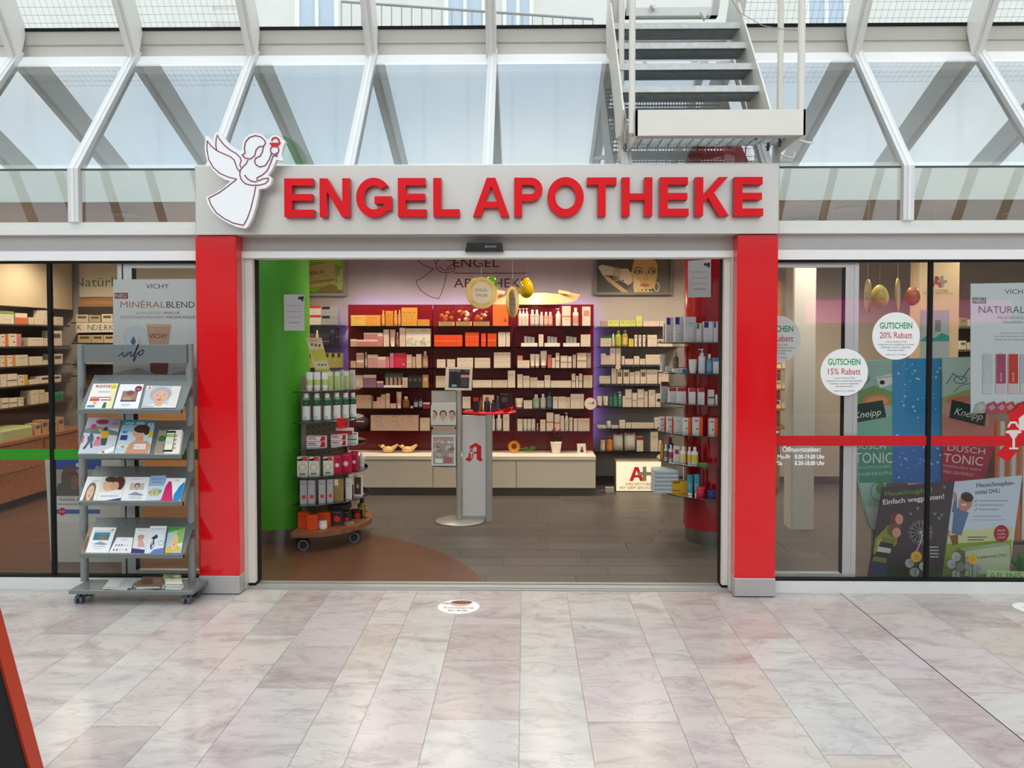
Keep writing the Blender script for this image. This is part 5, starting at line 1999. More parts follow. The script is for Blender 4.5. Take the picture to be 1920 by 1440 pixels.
row(*Ri(4), [(966, 981, 747, 'tube', 'e0d0ba', 'd8b8a0', 'leaning wide', 1, 'b87a60'), (982, 998, 758, 'box', CRM, None, 'lower small', 2), (982, 998, 751, 'box', CRM, None, 'upper small', 2, None, 758), (999, 1012, 740, 'btl', '9aa894', 'a8b4a0', 'pale green', 1, 'd8d4c8'),
             (1013, 1024, 739, 'btl', 'b8b09e', 'c8c0ae', 'beige', 1, 'd8d4c8'), (1025, 1036, 736, 'btl', '4a6a70', '5a7a80', 'teal', 1, '2a3438'), (1037, 1046, 744, 'box', CRM, None, 'slim cream', 1), (1047, 1060, 744, 'box', CRM, None, 'wide cream', 1), (1060, 1069, 745, 'box', BEI, None, 'narrow beige', 1), (1070, 1095, 739, 'box', CRM, None, 'upright cream', 3)])
row(*Ri(5), [(970, 980, 786, 'box', CRM, None, 'cream', 1), (981, 1004, 786, 'cyl', 'c8c0b0', 'd4ccbc', 'grey white', 3), (1006, 1010, 794, 'btl', 'b06050', 'c88a78', 'thin red', 1), (1013, 1023, 787, 'box', CRM, None, 'short cream', 1), (1025, 1038, 774, 'box', CRM, 'd87a58', 'wide orange banded', 1, 'band'),
             (1040, 1050, 777, 'box', CRM, 'd87a58', 'narrow orange banded', 1, 'band'), (1051, 1058, 780, 'box', CRM, None, 'slim', 1), (1059, 1067, 774, 'pump', 'd8ccba', 'd4c6b4', 'white', 1), (1068, 1074, 783, 'box', CRM, None, 'thin', 1), (1076, 1083, 785, 'box', CRM, None, 'small upright', 1), (1084, 1106, 785, 'box', BEI, None, 'beige end', 2)])
# round shelf talker
q = MB()
a = PA(q, YS - .06)
P = W(1107, 757, YS - .06)
q.tube((P.x, P.y - .002, P.z), (P.x, P.y + .002, P.z), .062, C('e4d4c0'), n=28)
a.k = 16
a.text('neu', 1107, 758, 4, '8a5a40')
a.rect(1110, 753, 1114, 758, 'a06a50')
q.tube((P.x, P.y, P.z - .03), (P.x, YS, BAYZ[('right', 4)] - .004), .003, C('d0d0d0'), n=6)
tag(q.build('shelf_sign', PRINT, None, P), 'round cream shelf sign sticking out at the right end of the red wall', 'shelf sign')

# ------------------------------------------------------------------ low white cabinets
WC = C('ddd2be')
YC = 8.10
zt_ = ZW(857, YC)
for nm, a, c, lb in (('a', 600, 811, 'long white low cabinet under the red wall, behind the rolling display'), ('b', 811, 968, 'white low cabinet under the middle of the red wall, behind the podium'), ('c', 968, 1118, 'white low cabinet at the right end under the red wall')):
    x0, x1 = XW(a, YC) + .001, XW(c, YC) - .001
    t_ = thing('low_cabinet', lb, 'cabinet', ((x0 + x1) / 2, YC, 0))
    q = MB()
    q.box(x0, x1, YC + .02, YP + .04, .075, zt_ - .028, WC)
    q.build('carcass', PAINT, t_)
    q = MB()
    q.bbox(x0 + .002, x1 - .002, YC, YC + .019, .085, zt_ - .034, WC, .002)
    if nm == 'b':
        q = MB()
        xm = XW(855, YC)
        q.bbox(x0 + .002, xm - .002, YC, YC + .019, .085, zt_ - .034, WC, .002)
        q.build('drawer_front', PAINT, t_)
        q = MB()
        q.bbox(xm + .002, x1 - .002, YC, YC + .019, .085, zt_ - .034, WC, .002)
    q.build('drawer_front', PAINT, t_)
    q = MB()
    q.box(x0, x1, YC + .06, YP, 0, .075, C('6a6056'))
    q.build('toe_kick', PAINT, t_)
q = MB()
q.bbox(XW(600, YC), XW(1118, YC), YC - .015, YP - .002, zt_ - .027, zt_ + .012, C('e6dac4'), .004)
tag(q.build('worktop', PAINT, None, (0, YC, zt_)), 'long cream worktop over the low cabinets under the red wall', 'worktop')
zw = zt_ + .0125

# things on the worktop
for px_, nm in ((728, 'left'), (764, 'right')):
    p = W(px_, 852, 8.3)
    t_ = thing('golden_figurine', 'small pale gold bird figurine on the worktop, %s one of two' % nm, 'figurine', (p.x, 8.3, zw))
    q = MB()
    q.lathe([(0, 0), (.045, .008), (.055, .035), (.04, .06), (0, .07)], (p.x, 8.3, zw), C('e0bc7c'), 16, 1.1, .7)
    q.build('body', PAINT, t_)
    q = MB()
    q.lathe([(0, 0), (.022, .01), (.024, .03), (0, .046)], (p.x - .055, 8.29, zw + .045), C('e0bc7c'), 12)
    q.tube((p.x - .075, 8.29, zw + .065), (p.x - .1, 8.29, zw + .09), .006, C('d8a868'), r1=.002, n=6)
    q.build('head', PAINT, t_)
    q = MB()
    q.tube((p.x + .04, 8.3, zw + .04), (p.x + .1, 8.3, zw + .085), .028, C('d8b070'), r1=.012, n=8)
    q.build('tail', PAINT, t_)
t_ = thing('sunflower', 'sunflower lying on the worktop right of the podium', 'flower', (XW(962, 8.3), 8.3, zw))
c_ = Vector((XW(964, 8.3), 8.28, zw + .073))
q = MB()
for k in range(14):
    an = 2 * math.pi * k / 14
    d = Vector((math.cos(an), -.25, math.sin(an)))
    s_ = Vector((-math.sin(an), 0, math.cos(an)))
    q.add([c_ + d * .02, c_ + d * .045 + s_ * .012, c_ + d * .07, c_ + d * .045 - s_ * .012], [(0, 1, 2, 3)], C('d89020'))
q.build('petals', MATTE, t_)
q = MB()
q.lathe([(0, -.012), (.026, -.006), (.03, 0), (0, .012)], c_, C('6a3c14'), 14, 1, .6)
q.build('flower_head', MATTE, t_)
q = MB()
q.path([c_ + Vector((.02, .01, -.02)), c_ + Vector((.12, .02, -.035)), c_ + Vector((.2, .03, -.042))], .006, C('4a6a2a'))
q.build('stem', MATTE, t_)
for dx, dz, s in ((.09, .0, .04), (.14, -.005, .06)):
    q = MB()
    b_ = c_ + Vector((dx, 0, dz - .03))
    q.add([b_, b_ + Vector((s * .7, -.02, s * .8)), b_ + Vector((s * 1.6, -.01, s * .35)), b_ + Vector((s * .9, .01, -.005))], [(0, 1, 2, 3)], C('3f6a2c'))
    q.build('leaf', MATTE, t_)
t_ = thing('flowering_pot_plant', 'small pink flowering plant in a white pot on the worktop', 'plant', (XW(1043, 8.3), 8.3, zw))
px0 = XW(1043, 8.3)
q = MB()
q.lathe([(.042, 0), (.058, .105), (.061, .108), (.061, .118), (.052, .118)], (px0, 8.3, zw), C('ece6da'), 24)
q.build('pot', PAINT, t_)
rr = random.Random(5)
q = MB()
for k in range(60):
    an, r_, hh = rr.uniform(0, 6.28), rr.uniform(0, .055), rr.uniform(.11, .2)
    b_ = Vector((px0 + r_ * math.cos(an), 8.3 + r_ * math.sin(an), zw + hh))
    d = Vector((math.cos(an) * .02, math.sin(an) * .02, .012))
    s_ = Vector((-math.sin(an), math.cos(an), .2)) * .009
    q.add([b_, b_ + d * .5 + s_, b_ + d, b_ + d * .5 - s_], [(0, 1, 2, 3)], C(rr.choice(['2c3a20', '3a4a28', '24301a'])))
q.build('foliage', MATTE, t_)
for k in range(9):
    an, r_, hh = rr.uniform(0, 6.28), rr.uniform(.01, .06), rr.uniform(.2, .25)
    q = MB()
    b_ = (px0 + r_ * math.cos(an), 8.3 + r_ * math.sin(an), zw + hh)
    q.lathe([(0, 0), (.012, .008), (.016, .014), (0, .01)], b_, C('b03a48'), 8)
    q.tube((px0 + r_ * .5 * math.cos(an), 8.3, zw + .15), b_, .0015, C('3a4a28'), n=5)
    q.build('blossom', MATTE, t_)
q = MB()
a = PA(q, 8.26)
card(q, a, [(1082, 832), (1098, 832), (1099, 851), (1083, 851)], 'eee4d4', .01)
a.rect(1086, 836, 1096, 848, 'd8cab8')
a.ell(1091, 840, 1.6, 1.6, '3a3030')
a.poly([(1089, 842), (1093, 842), (1094, 848), (1088, 848)], '3a3030')
P = W(1091, 851, 8.26)
q.box(P.x - .006, P.x + .006, 8.27, 8.33, zw, zw + .06, C('e0d6c6'))
tag(q.build('framed_card', PRINT, None, P), 'small white framed card standing at the right end of the worktop', 'card')

# ------------------------------------------------------------------ logo and pictures on the back wall
YW_ = YB - .004
q = MB()
a = PA(q, YW_)
fx2 = lambda x, y: (780 + (x - 275) * .1218, 527 + (y - 915) * .1218)
angel_lines(a, fx2, 1.3, '6a2a26', '6a2a26')
a.text('ENGEL', 850, 501, 16.5, '5a2420', 'l', fit=86)
a.rect(851, 511.5, 990, 513, '6a2a26')
a.text('APOTHEKE', 851, 539, 16.5, '5a2420', 'l', fit=138)
tag(q.build('wall_lettering', PRINT, None, W(880, 520, YW_)), 'dark red angel outline and shop name on the beige back wall', 'lettering')

t_ = thing('framed_picture', 'grey framed portrait of a woman with bracelets on the back wall', 'picture', W(1186, 553, 8.86))
q = MB()
p0, p1 = W(1113, 553, 8.86), W(1262, 470, 8.86)
for u0, u1, v0, v1 in ((p0.x, p1.x, p0.z, p0.z + .03), (p0.x, p1.x, p1.z - .03, p1.z), (p0.x, p0.x + .03, p0.z + .03, p1.z - .03), (p1.x - .03, p1.x, p0.z + .03, p1.z - .03)):
    q.box(u0, u1, 8.86, YB - .001, v0, v1, C('8a857c'))
q.build('frame', STEEL, t_)
q = MB()
a = PA(q, 8.885)
card(q, a, [(1118, 474), (1257, 474), (1257, 549), (1118, 549)], '7a786e', .01)
zz = lambda x, y: (1100 + x / 6.259, 470 + y / 6.259)
pz = lambda *pp: [zz(*p) for p in pp]
a.poly(pz((125, 90), (520, 90), (520, 420), (400, 500), (125, 500)), '5e5c54')
a.poly(pz((130, 190), (180, 165), (300, 190), (380, 220), (360, 300), (300, 290), (190, 290)), 'eee8c8')
a.poly(pz((190, 290), (260, 310), (500, 490), (500, 515), (450, 515), (250, 360)), 'd8b884')
a.poly(pz((350, 210), (480, 210), (520, 260), (540, 360), (500, 410), (430, 370), (360, 330)), 'f0deb8')
a.poly(pz((505, 90), (840, 90), (850, 180), (820, 330), (780, 440), (700, 480), (620, 440), (550, 380), (520, 260), (520, 180)), 'e8c27a')
a.poly(pz((505, 90), (560, 90), (540, 180), (525, 260), (510, 200)), '6a5a3a')
a.poly(pz((770, 90), (850, 90), (855, 250), (830, 300), (835, 180), (810, 120)), '7a6a44')
a.poly(pz((560, 300), (640, 390), (700, 480), (560, 515), (545, 420)), 'f2dca4')
for ex in (605, 765):
    a.ell(*zz(ex, 250), 8.5, 3.6, '7a6450')
    a.ell(*zz(ex + 4, 252), 5.2, 1.8, 'e8e4d0')
    a.ell(*zz(ex + 14, 250), 1.8, 1.8, '4a5a4a')
a.line(pz((550, 220), (600, 195), (660, 215)), 1.4, '4a3420')
a.line(pz((720, 215), (770, 200), (820, 225)), 1.4, '4a3420')
a.line(pz((690, 250), (715, 330), (690, 345), (665, 330)), .8, 'a87a3a')
a.ell(*zz(682, 405), 9, 3.2, 'cc8468')
a.line(pz((640, 402), (740, 402)), .5, '8a4a3a')
a.poly(pz((560, 515), (600, 440), (650, 470), (690, 460), (740, 470), (800, 515)), 'e4cc94')
for fx_ in (645, 690, 730, 765):
    a.line(pz((fx_, 515), (fx_ + 5, 470)), 2.2, 'e8d4a4')
    a.ell(*zz(fx_ + 6, 462), 1.0, 2.2, '3a2a34')
for fx_, fy_ in ((370, 320), (425, 352), (510, 400)):
    a.ell(*zz(fx_, fy_), 1.4, 1.8, '4a2a30')
for k in range(3):
    a.ring(*zz(335 + 14 * k, 275), 4, 13, 1.0, 'b8a878', 20)
a.ring(*zz(820, 425), 4.6, 8.4, 1.5, 'e8dcb0', 20)
q.build('portrait', PRINT, t_)

t_ = thing('framed_picture', 'framed green welcome picture with wooden tag and flower, beside the green column', 'picture', W(590, 555, 8.86))
q = MB()
p0, p1 = W(520, 555, 8.86), W(649, 474, 8.86)
for u0, u1, v0, v1 in ((p0.x, p1.x, p0.z, p0.z + .035), (p0.x, p1.x, p1.z - .03, p1.z), (p0.x, p0.x + .03, p0.z + .035, p1.z - .03), (p1.x - .035, p1.x, p0.z + .035, p1.z - .03)):
    q.box(u0, u1, 8.86, YB - .001, v0, v1, C('a89c8c'))
q.build('frame', STEEL, t_)
q = MB()
a = PA(q, 8.885)
card(q, a, [(524, 477), (644, 477), (644, 548), (524, 548)], '8cc02c', .01)
a.poly([(524, 477), (644, 477), (644, 500), (600, 490), (560, 500), (524, 492)], 'a4e04a')
a.poly([(540, 504), (627, 491), (630, 533), (540, 545)], 'd8c47c')
a.poly([(600, 540), (620, 532), (640, 542), (644, 548), (594, 548)], '94824c')
a.text('Herzlich', 607, 513, 8, '5a4420', 'r', fit=52, shear=.25, rot=6)
a.text('Willkommen', 627, 527, 7, '5a4420', 'r', fit=74, shear=.25, rot=7)
for k in range(8):
    a.ell(640 + 4 * math.cos(k), 522 + 16 * math.sin(k * .8), 6, 6, ['c8d080', 'd8dc98', 'b8c468'][k % 3], 12)
q.build('print', PRINT, t_)

# wooden veneer wall lamp above the red wall
t_ = thing('veneer_lamp', 'curved wooden veneer wall lamp above the red wall', 'lamp', W(1030, 571, 8.7))
q = MB()
top = [(928, 546), (940, 553), (965, 553), (990, 550), (1020, 549), (1045, 551), (1070, 549), (1088, 552)]
bot = [(928, 572), (940, 572), (965, 571), (990, 571), (1020, 571), (1045, 570), (1070, 567), (1082, 562)]
n = len(top)
yb_ = [8.62, 8.56, 8.50, 8.46, 8.46, 8.50, 8.56, 8.62]
P = [W(*top[i], yb_[i]) for i in range(n)] + [W(*bot[i], yb_[i] - .03) for i in range(n)]
q.add(P, [(i, i + 1, n + i + 1, n + i) for i in range(n - 1)], WHITE, True)
q.add([p + Vector((0, .008, 0)) for p in P], [(n + i, n + i + 1, i + 1, i) for i in range(n - 1)], WHITE, True)
q.build('veneer_shade', WOOD_L, t_)
for px_, py_ in ((934, 546), (1056, 547)):
    q = MB()
    p = W(px_, py_, 8.5)
    q.box(p.x - .05, p.x + .07, 8.5, 8.52, p.z - .02, p.z + .012, C('c88a58'), Matrix.Translation(p) @ Matrix.Rotation(math.radians(10), 4, 'Y') @ Matrix.Translation(-p))
    q.build('end_clip', WOOD_L, t_)
q = MB()
p = W(1004, 567, 8.5)
q.lathe([(0, 0), (.012, .004), (.014, .03), (0, .04)], (p.x, 8.41, p.z - .005), C('fff0d0'), 12)
q.build('bulb', LAMPM, t_)
q = MB()
q.box(p.x - .02, p.x + .02, 8.5, YB, p.z + .01, p.z + .03, C('9a9a94'))
q.build('wall_arm', STEEL, t_)
ld = bpy.data.lights.new('veneer_lamp_light', 'POINT')
ld.energy = 0.8
ld.color = (1, .82, .55)
ld.shadow_soft_size = .04
lo = bpy.data.objects.new('lamp_light', ld)
lo.location = Vector((p.x, 8.33, p.z + .02)) - Vector(t_['_o'])
lo.parent = t_
COL.objects.link(lo)

# hanging coins and eggs
def coin(px_, py_, rx, ry, Y, lab, txt=True):
    p = W(px_, py_, Y)
    R_ = ry / F * Y
    ang = math.acos(min(1, rx / ry))
    M = Matrix.Translation(p) @ Matrix.Rotation(ang, 4, 'Z')
    t_ = thing('hanging_coin', lab, 'decoration', p)
    q = MB()
    n = 40
    ring = [(math.cos(2 * math.pi * i / n), math.sin(2 * math.pi * i / n)) for i in range(n)]
    q.prism([M @ Vector((R_ * u, -.005, R_ * v)) for u, v in ring], M.to_3x3() @ Vector((0, .01, 0)), C('c8a850'))
    for sd in (1, -1):
        a = Art(q, lambda u, v: M @ Vector((sd * R_ * u, -.005 * sd, R_ * v)), M.to_3x3() @ Vector((0, -sd, 0)), .0004)
        a.ell(0, 0, .96, .96, 'd8c47c', 40)
        a.ell(0, 0, .66, .66, 'd4ccb4', 40)
        if txt:
            a.text('ENGEL', 0, .08, .17, '6e6656', fit=.78)
            a.text('TALER', 0, -.24, .17, '6e6656', fit=.78)
            for j, s in enumerate('ENGEL-APOTHEKE'):
                an = math.radians(155 - 130 * j / 13)
                a.text(s, .76 * math.cos(an), .76 * math.sin(an) - .05, .11, '8a7840')
            for j, s in enumerate('ENGEL-BONUS'):
                an = math.radians(215 + 110 * j / 10)
                a.text(s, .8 * math.cos(an), .8 * math.sin(an) - .04, .11, '8a7840')
    q.build('coin_disc', PAINT, t_)
    q = MB()
    q.tube((p.x, p.y, p.z + R_), (p.x, p.y, 2.598), .0012, C('d8d8d8'), n=5)
    q.build('thread', PAINT, t_)


def egg(px_, py_, ry, Y, col, lab):
    p = W(px_, py_, Y)
    r = ry / F * Y
    t_ = thing('hanging_egg', lab, 'decoration', p)
    q = MB()
    q.lathe([(math.sin(math.pi * k / 12) * r * .72 * (1 + .12 * math.cos(math.pi * k / 12)), -r * math.cos(math.pi * k / 12)) for k in range(13)], p, C(col), 20)
    q.build('shell', GLOSS, t_)
    q = MB()
    q.tube((p.x, p.y, p.z + r * .98), (p.x, p.y, 2.598), .0012, C('c8a070'), n=5)
    q.build('thread', PAINT, t_)


coin(903, 549, 28, 30, 7.0, 'gold coin disc with lettering hanging above the red wall')
coin(961, 566, 11, 29, 7.1, 'gold coin disc turned nearly edge-on, hanging left of the yellow egg')
egg(921, 533, 16, 7.2, '5a9a20', 'green egg hanging behind the lettered gold coin')
egg(987, 540, 19, 7.0, 'c8a400', 'yellow egg hanging right of the edge-on gold coin')

# ------------------------------------------------------------------ shelves on the wall at both sides of the red wall
YWS = 8.58
WS = [(612, 1119, 1250), (650, 1119, 1262), (688, 1119, 1262), (724, 1119, 1262), (763, 1117, 1262), (803, 1117, 1262), (846, 1117, 1262)]
WN = ['top', 'second', 'third', 'fourth', 'fifth', 'sixth', 'lowest']
wz = []
for k, (yy, a, c) in enumerate(WS):
    z = ZW(yy, YWS - .02)
    wz.append(z)
    shelf(XW(a, YWS), XW(c + 20, YWS), YWS - .03, YB - .001, z, '%s clear glass shelf on the white wall right of the red wall' % WN[k])
Wr = lambda k: ('white wall, %s shelf' % WN[k], YWS, wz[k])
CW = 'd9c8b0'
row(*Wr(0), [(1126, 1139, 602, 'box', 'b08a80', None, 'mauve', 1), (1140, 1160, 601, 'box', 'c8c868', 'a8b048', 'yellow green', 2, 'label'), (1162, 1192, 601, 'box', 'c0c460', 'a8b048', 'lime', 3, 'label'), (1193, 1203, 602, 'box', 'c4c868', None, 'lower stacked lime', 1), (1193, 1203, 592, 'box', 'c8cc70', None, 'upper stacked lime', 1, None, 602),
             (1206, 1236, 602, 'box', 'd8bea8', None, 'peach', 3), (1237, 1246, 602, 'box', 'd8bea8', None, 'end peach', 1)])
row(*Wr(1), [(1126, 1146, 629, 'box', CW, '2f5a34', 'green topped', 2, 'top'), (1147, 1153, 626, 'btl', 'b8b878', 'c8c890', 'pale yellow', 1), (1154, 1166, 620, 'btl', '9aa028', 'a8ae40', 'olive green', 1, 'a8b030'), (1167, 1178, 618, 'btl', 'a07828', 'c8b060', 'amber', 1, '8a8468'), (1179, 1188, 635, 'box', 'd0b458', None, 'small yellow', 1),
             (1190, 1213, 628, 'box', CW, '3a2e34', 'black striped', 3, 'side'), (1214, 1232, 628, 'box', CW, None, 'white', 2), (1233, 1261, 636, 'box', CW, '5a4a48', 'low white', 3, 'label')])


def tray(k, x0, x1, h, lab):
    q = MB()
    q.box(XW(x0, YWS), XW(x1, YWS), YWS, YWS + .09, wz[k] + .0005, wz[k] + h, C('2c2830'))
    n = int((x1 - x0) / 9)
    for i in range(n):
        u = XW(x0 + (x1 - x0) * (i + .5) / n, YWS)
        q.tube((u, YWS - .004, wz[k] + h * .55), (u, YWS + .004, wz[k] + h * .55), .014, C('4a4450'), n=12)
    tag(q.build('display_tray', PAINT, None, (XW(x0, YWS), YWS, wz[k])), lab, 'tray')
    return wz[k] + h


z2 = tray(2, 1126, 1240, .024, 'dark scalloped tray under the cartons, white wall third shelf')
z3 = tray(3, 1124, 1256, .026, 'dark scalloped tray under the cartons, white wall fourth shelf')
row('white wall, third shelf', YWS + .004, z2, [(1127, 1136, 663, 'box', CW, None, 'first upright cream', 1), (1136, 1144, 667, 'box', CW, None, 'shorter cream', 1), (1144, 1154, 652, 'box', CW, None, 'tall cream', 1), (1155, 1164, 652, 'box', 'd4c2aa', None, 'second tall cream', 1), (1166, 1171, 668, 'box', CW, None, 'slim', 1), (1172, 1188, 673, 'box', CW, None, 'low cream', 3), (1189, 1199, 668, 'box', CW, None, 'wide cream', 1), (1200, 1210, 673, 'box', CW, None, 'narrow low', 2), (1211, 1240, 665, 'box', CW, None, 'matching cream', 4)], .08)
row('white wall, fourth shelf', YWS + .004, z3, [(1124, 1145, 705, 'box', CW, None, 'short cream', 3), (1147, 1156, 690, 'box', CW, None, 'tallest cream', 1), (1157, 1167, 693, 'box', CW, '6a6058', 'tall cream', 1, 'label'), (1169, 1180, 693, 'box', CW, '6a6058', 'broad cream', 1, 'label'), (1181, 1190, 698, 'box', 'd4c2a8', None, 'shorter beige', 1), (1191, 1200, 696, 'box', CW, None, 'single cream', 1), (1201, 1212, 693, 'box', CW, '6a6058', 'labelled cream', 1, 'label'), (1213, 1233, 693, 'box', CW, None, 'paired cream', 2), (1235, 1254, 700, 'box', CW, None, 'end cream', 2)], .08)
q = MB()
P = W(1159, 688, YWS - .05)
q.tube((P.x, P.y - .002, P.z), (P.x, P.y + .002, P.z), .028, C('dcbca0'), n=20)
q.tube((P.x, P.y, P.z), (P.x, YWS, P.z), .002, C('c0c0c0'), n=5)
tag(q.build('shelf_sign', PRINT, None, P), 'small round tan shelf sign, white wall third shelf', 'shelf sign')
row(*Wr(4), [(1119, 1130, 743, 'tube', 'dccdb8', 'd0c0aa', 'red capped', 1, '8a2a30'), (1131, 1141, 743, 'tube', 'dccdb8', 'd0c0aa', 'black capped', 1, '2a2228'), (1142, 1149, 741, 'btl', '2f6a4a', '3f7a5a', 'short green', 1, '3a6a50'), (1150, 1158, 738, 'btl', '3a7a58', '4a8a68', 'middle green', 1, '4a7a60'), (1159, 1167, 735, 'pump', '3f7f5e', '4a8a68', 'green', 1),
             (1168, 1173, 743, 'box', CW, None, 'slim cream', 1), (1173, 1185, 730, 'box', CW, 'a89c90', 'first tall banded', 1, 'band'), (1186, 1195, 737, 'box', CW, 'a89c90', 'short banded', 1, 'band'), (1196, 1208, 730, 'box', CW, 'a89c90', 'second tall banded', 1, 'band'), (1209, 1215, 734, 'box', CW, None, 'narrow plain', 1), (1217, 1229, 731, 'box', CW, None, 'wide plain', 1), (1230, 1239, 738, 'box', CW, None, 'end plain', 1)])
row(*Wr(5), [(1121, 1137, 798, 'box', CW, None, 'flat white', 1), (1138, 1146, 790, 'cyl', 'c8c8be', 'd0d0c6', 'clear glass', 1), (1147, 1160, 798, 'box', CW, None, 'flat cream', 1), (1162, 1173, 788, 'box', CW, None, 'taller cream', 1), (1174, 1184, 793, 'box', CW, None, 'square cream', 1), (1185, 1227, 793, 'box', 'd4c2aa', None, 'low cream', 4), (1228, 1236, 783, 'box', CW, None, 'stacked cream', 1)])
row(*Wr(6), [(1126, 1136, 819, 'btl', 'b8a070', 'd0c0a0', 'beige red capped', 1, 'a82430'), (1138, 1150, 818, 'btl', 'c07a20', 'd08c38', 'orange', 1, 'a82430'), (1151, 1170, 812, 'pouch', 'bcb4a4', '8a2030', 'first grey', 1), (1172, 1194, 810, 'pouch', 'c0b8a8', '8a2030', 'second grey', 1), (1195, 1207, 819, 'box', CW, 'a02838', 'red topped', 1, 'top'), (1221, 1235, 810, 'box', CW, None, 'tall white', 1), (1236, 1243, 826, 'box', CW, None, 'short white', 1)])

# left of the red wall, beside the green column
z_l = []
for yy, nm in ((609, 'upper'), (648, 'middle'), (690, 'lower')):
    z = ZW(yy, YWS - .02)
    z_l.append(z)
    shelf(XW(480, YWS), XW(642, YWS), YWS - .03, YB - .001, z, '%s clear glass shelf between the green column and the red wall' % nm)
Lr = lambda k, nm: ('wall by green column, %s shelf' % nm, YWS, z_l[k])
row(*Lr(0, 'upper'), [(577, 602, 591, 'box', 'd4cabc', 'c83a30', 'lower red white', 1, 'top'), (577, 602, 574, 'box', 'd4cabc', 'c83a30', 'upper red white', 1, 'top', 591), (602, 634, 592, 'box', '9a9a98', '2a2428', 'lower black white', 1, 'corner'), (602, 634, 575, 'box', 'a0a09c', '2a2428', 'upper black white', 1, 'corner', 592)])
row(*Lr(1, 'middle'), [(577, 588, 626, 'jar', '6a1a20', '7a2a30', 'dark red', 1), (591, 597, 619, 'btl', 'c8b890', 'e0d8c0', 'small clear gold', 1), (604, 618, 631, 'box', '3a3034', '8a7a78', 'dark wide', 1, 'band'), (619, 628, 618, 'box', '2c2a34', '4a4a58', 'black tall', 1, 'top'), (629, 637, 614, 'box', '342a34', '5a4a54', 'darkest tall', 1, 'band')])
row(*Lr(2, 'lower'), [(577, 643, 662, 'box', 'a89a58', '3a3424', 'golden green', 6, 'corner')])

# light box sign on the floor
t_ = thing('light_box', 'glowing cream box sign with red A and grey plus on the shop floor', 'lit sign', (1.25, 8.36, 0))
p0, p1 = W(1154, 922, 8.34), W(1241, 864, 8.34)
q = MB()
q.bbox(p0.x, p1.x, 8.345, 8.5, .004, p1.z, C('8a8274'), .004)
q.build('case', STEEL, t_)
q = MB()
a = PA(q, 8.3445)
a.rect(1155.5, 865.5, 1239.5, 920.5, 'fff0cc')
a.poly([(1180, 902), (1190, 875.5), (1197, 875.5), (1207, 902), (1200, 902), (1197.5, 895.5), (1189.5, 895.5), (1187, 902)], 'b81a22')
a.poly([(1191, 890.5), (1196, 890.5), (1193.5, 882)], 'fff0cc')
a.rect(1205, 875, 1212, 902, '7a7258')
a.rect(1196, 885, 1221, 891.5, '7a7258')
a.text('IHRE APOTHEKE', 1173, 910, 5, '5a4a34', 'l', fit=52)
a.text('MIT DEM SERVICEPLUS', 1162, 917, 5, '5a4a34', 'l', fit=77)
q.build('lit_face', GLOW, t_)
q = MB()
q.tube((XW(1123, 8.3), 8.3, .012), (XW(1137, 8.3), 8.3, .03), .004, C('a8a49c'), n=8)
q.box(XW(1136, 8.3), XW(1152, 8.3), 8.27, 8.33, .003, .055, C('b8b0a0'))
q.build('power_plug', PAINT, t_)

# ------------------------------------------------------------------ podium with red top
t_ = thing('podium', 'white podium with red emblem, round red top and a pole carrying a framed poster', 'podium', (-.44, 7.05, 0))
YPD = 6.98
podium = t_
x0, x1 = XW(866, YPD), XW(912, YPD)
ztp = ZW(777, YPD - .02)
q = MB()
q.bbox(x0, x1, YPD, YPD + .03, .03, ztp - .012, C('d2ccc6'), .003)
q.build('front_panel', PAINT, t_)
q = MB()
q.box(x0, x1, YPD - .003, YPD + .035, .0, .045, C('a8a49c'))
q.build('foot_rail', STEEL, t_)
q = MB()
a = PA(q, YPD - .0005)
pharmacy_a(a, 872, 866, 33, 36, 'c8201e', 'd2ccc6')
q.build('emblem', PRINT, t_)
for px_, yy in ((917, YPD - .01), (890, YPD + .3)):
    x = XW(px_, yy)
    q = MB()
    q.tube((x, yy, 0), (x, yy, ztp - .004), .026, C('b4b2aa'), n=16)
    for k in range(8):
        an = math.pi * 2 * k / 8
        q.tube((x + .026 * math.cos(an), yy + .026 * math.sin(an), 0), (x + .026 * math.cos(an), yy + .026 * math.sin(an), ztp - .004), .003, C('b0aea8'), n=5)
    q.build('pole', STEEL, t_)
q = MB()
q.lathe([(.235, 0), (.24, .004), (.24, .014), (.235, .018), (0, .018)], (XW(917, 7.16), 7.16, ztp - .004), C('e01828'), 48, 1.0, .85)
q.build('round_top', GLOSS, t_)
zp = ztp + .0145
rowp = lambda items, Y: row('on the red podium top', Y, zp, items, .06)
rowp([(887, 897, 746, 'box', '1c1618', 'b82a24', 'black red topped', 1, 'top')], 7.04)
rowp([(898, 905, 746, 'btl', '6a4a28', '8a6a40', 'brown', 1, '9a3a28')], 7.1)
rowp([(907, 919, 745, 'btl', '15151c', '2a2a34', 'black red capped', 1, 'b82a24')], 7.05)
rowp([(920, 929, 750, 'btl', '15151c', '30303c', 'plain black', 1, '1a1a1e')], 7.02)
rowp([(930, 936, 743, 'btl', '1c3a3a', '2a5a58', 'dark teal', 1, '2f7a70')], 7.12)
rowp([(938, 953, 739, 'box', '1e1a20', '4a4a50', 'large dark', 1, 'label')], 7.2)
q = MB()
rr = random.Random(9)
c_ = Vector((XW(951, 7.06), 7.06, zp))
for k in range(26):
    an, r_ = rr.uniform(0, 6.28), rr.uniform(.0, .05)
    b_ = c_ + Vector((r_ * math.cos(an), r_ * math.sin(an), .0))
    d = Vector((math.cos(an) * .04, math.sin(an) * .03, rr.uniform(.01, .05)))
    s_ = Vector((-math.sin(an), math.cos(an), 0)) * .02
    q.add([b_, b_ + d * .6 + s_, b_ + d, b_ + d * .6 - s_], [(0, 1, 2, 3)], C('d01826'))
